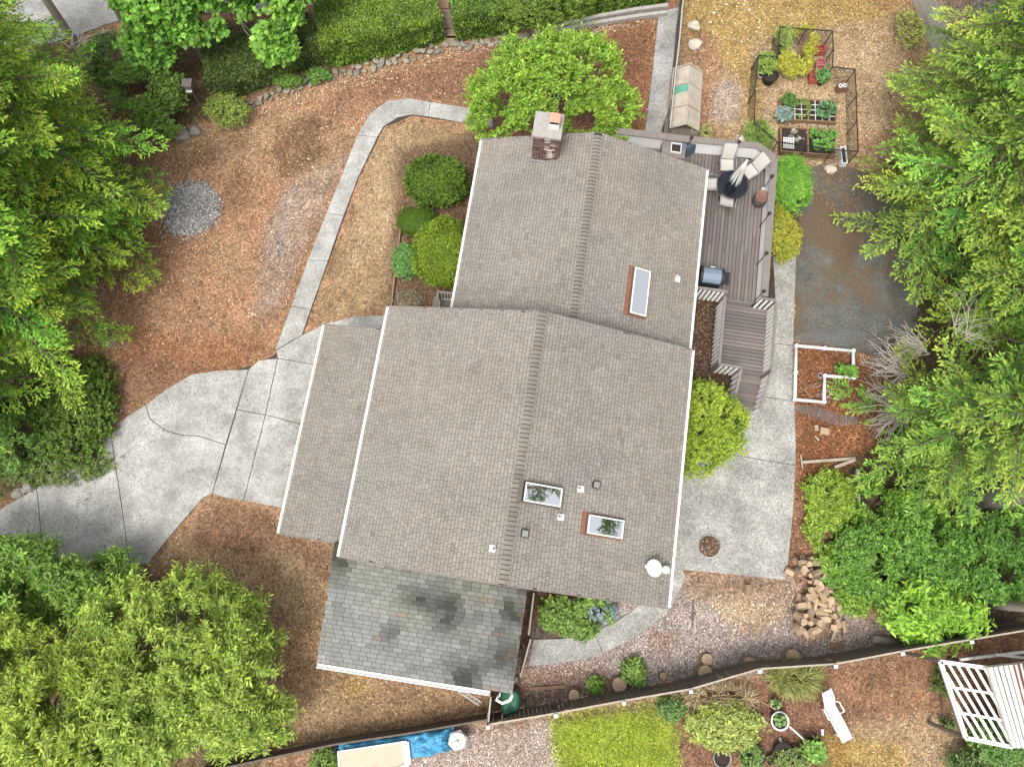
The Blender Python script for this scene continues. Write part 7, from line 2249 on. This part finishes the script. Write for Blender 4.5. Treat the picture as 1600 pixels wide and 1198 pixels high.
scatter('wood_chips', 'bark litter around the carport', [(240, 880), (330, 775), (530, 850), (520, 1040), (770, 1090), (765, 1130), (480, 1180), (300, 1198)], 13000, (0.06, 0.16), (0.012, 0.03), 1.2, 0.45)
scatter('dry_grass', 'short dried grass of the front lawn', [(590, 200), (745, 200), (740, 245), (640, 240), (615, 490), (490, 512), (560, 300)], 15000, (0.06, 0.14), (0.010, 0.022), 1.3, 0.4, 0.8)
scatter('dry_grass', 'yellowed dry grass of the north-east yard', [(1064, -40), (1500, -40), (1480, 120), (1375, 268), (1200, 262), (1085, 215)], 34000, (0.06, 0.14), (0.010, 0.024), 1.25, 0.42, 0.8)
scatter('wood_chips', 'reddish mulch chips beside the patio', [(1242, 530), (1345, 545), (1420, 600), (1420, 720), (1310, 760), (1262, 860), (1238, 905), (1240, 700)], 9000, (0.06, 0.14), (0.015, 0.035), 1.35, 0.5)
scatter('wood_chips', 'debris on the soil beneath the stairs', [(1075, 470), (1125, 470), (1110, 600), (1075, 640)], 900, (0.05, 0.12), (0.015, 0.03), 2.2, 0.6)
scatter('gravel_stones', 'loose pinkish gravel south of the patio', [(815, 985), (900, 930), (1045, 950), (1240, 905), (1330, 960), (1420, 1000), (1050, 1075), (820, 1112)], 15000, (0.04, 0.09), (0.03, 0.06), 1.2, 0.45, 0.3)
scatter('gravel_stones', 'pale gravel beyond the back fence', [(600, 1165), (765, 1140), (870, 1122), (890, 1215), (560, 1215)], 6000, (0.04, 0.09), (0.03, 0.06), 1.1, 0.4, 0.3)
scatter('wood_chips', 'bark and dry grass in the garden beyond the back fence', [(1040, 1095), (1300, 1045), (1600, 995), (1600, 1215), (1060, 1215)], 15000, (0.06, 0.14), (0.012, 0.03), 1.2, 0.42, 0.4)
scatter('lawn_grass', 'bright green lawn beyond the back fence', [(862, 1124), (1035, 1097), (1058, 1130), (1052, 1220), (882, 1220)], 20000, (0.09, 0.19), (0.018, 0.036), 1.25, 0.38, 1.2, 'leaf')
scatter('paving_litter', 'dead leaves and grit blown over the driveway', [(0, 800), (173, 675), (300, 588), (430, 552), (520, 510), (480, 760), (330, 770), (210, 880), (0, 860)], 1500, (0.03, 0.07), (0.02, 0.04), 1.0, 0.5, 0.1, col=(0.14, 0.10, 0.06), z=0.06, keep_off=False)
scatter('paving_litter', 'dead leaves and grit blown over the patio', [(1210, 420), (1240, 420), (1240, 640), (1236, 740), (1230, 900), (1070, 885), (1080, 740), (1150, 680)], 900, (0.03, 0.07), (0.02, 0.04), 1.0, 0.5, 0.1, col=(0.15, 0.11, 0.07), z=0.06, keep_off=False)
scatter('ground_litter', 'leaf litter under the firs', [(-60, 120), (230, 90), (250, 240), (180, 560), (-60, 700)], 7000, (0.06, 0.14), (0.02, 0.04), 1.6, 0.5, 0.5)
scatter('fallen_needles', 'needles and leaves fallen on the asphalt', [(1246, 262), (1372, 272), (1420, 290), (1430, 420), (1345, 380), (1300, 330), (1260, 300)], 2500, (0.05, 0.12), (0.012, 0.03), 1.2, 0.5, 0.1, col=(0.14, 0.09, 0.055), z=0.05, keep_off=False)
scatter('pebble_edging', 'pale leaves and pebbles fallen along the stone edging', [(395, 185), (700, 90), (850, 70), (1040, 35), (1040, 22), (850, 55), (700, 72), (390, 168)], 1300, (0.05, 0.11), (0.03, 0.06), 1.2, 0.5, 0.2, col=(0.30, 0.22, 0.14))
scatter('dry_leaves', 'scattered pale dry leaves on the western bark', [(260, 200), (540, 110), (740, 80), (745, 150), (620, 150), (540, 220), (420, 480), (300, 560), (200, 540), (230, 400)], 1500, (0.05, 0.09), (0.035, 0.06), 1.0, 0.3, 0.3, col=(0.50, 0.40, 0.26))
scatter('dry_leaves', 'scattered pale scraps on the north-east yard', [(1070, 0), (1440, 0), (1420, 140), (1370, 260), (1210, 260), (1090, 210)], 1300, (0.05, 0.09), (0.035, 0.06), 1.0, 0.3, 0.3, col=(0.58, 0.50, 0.36))
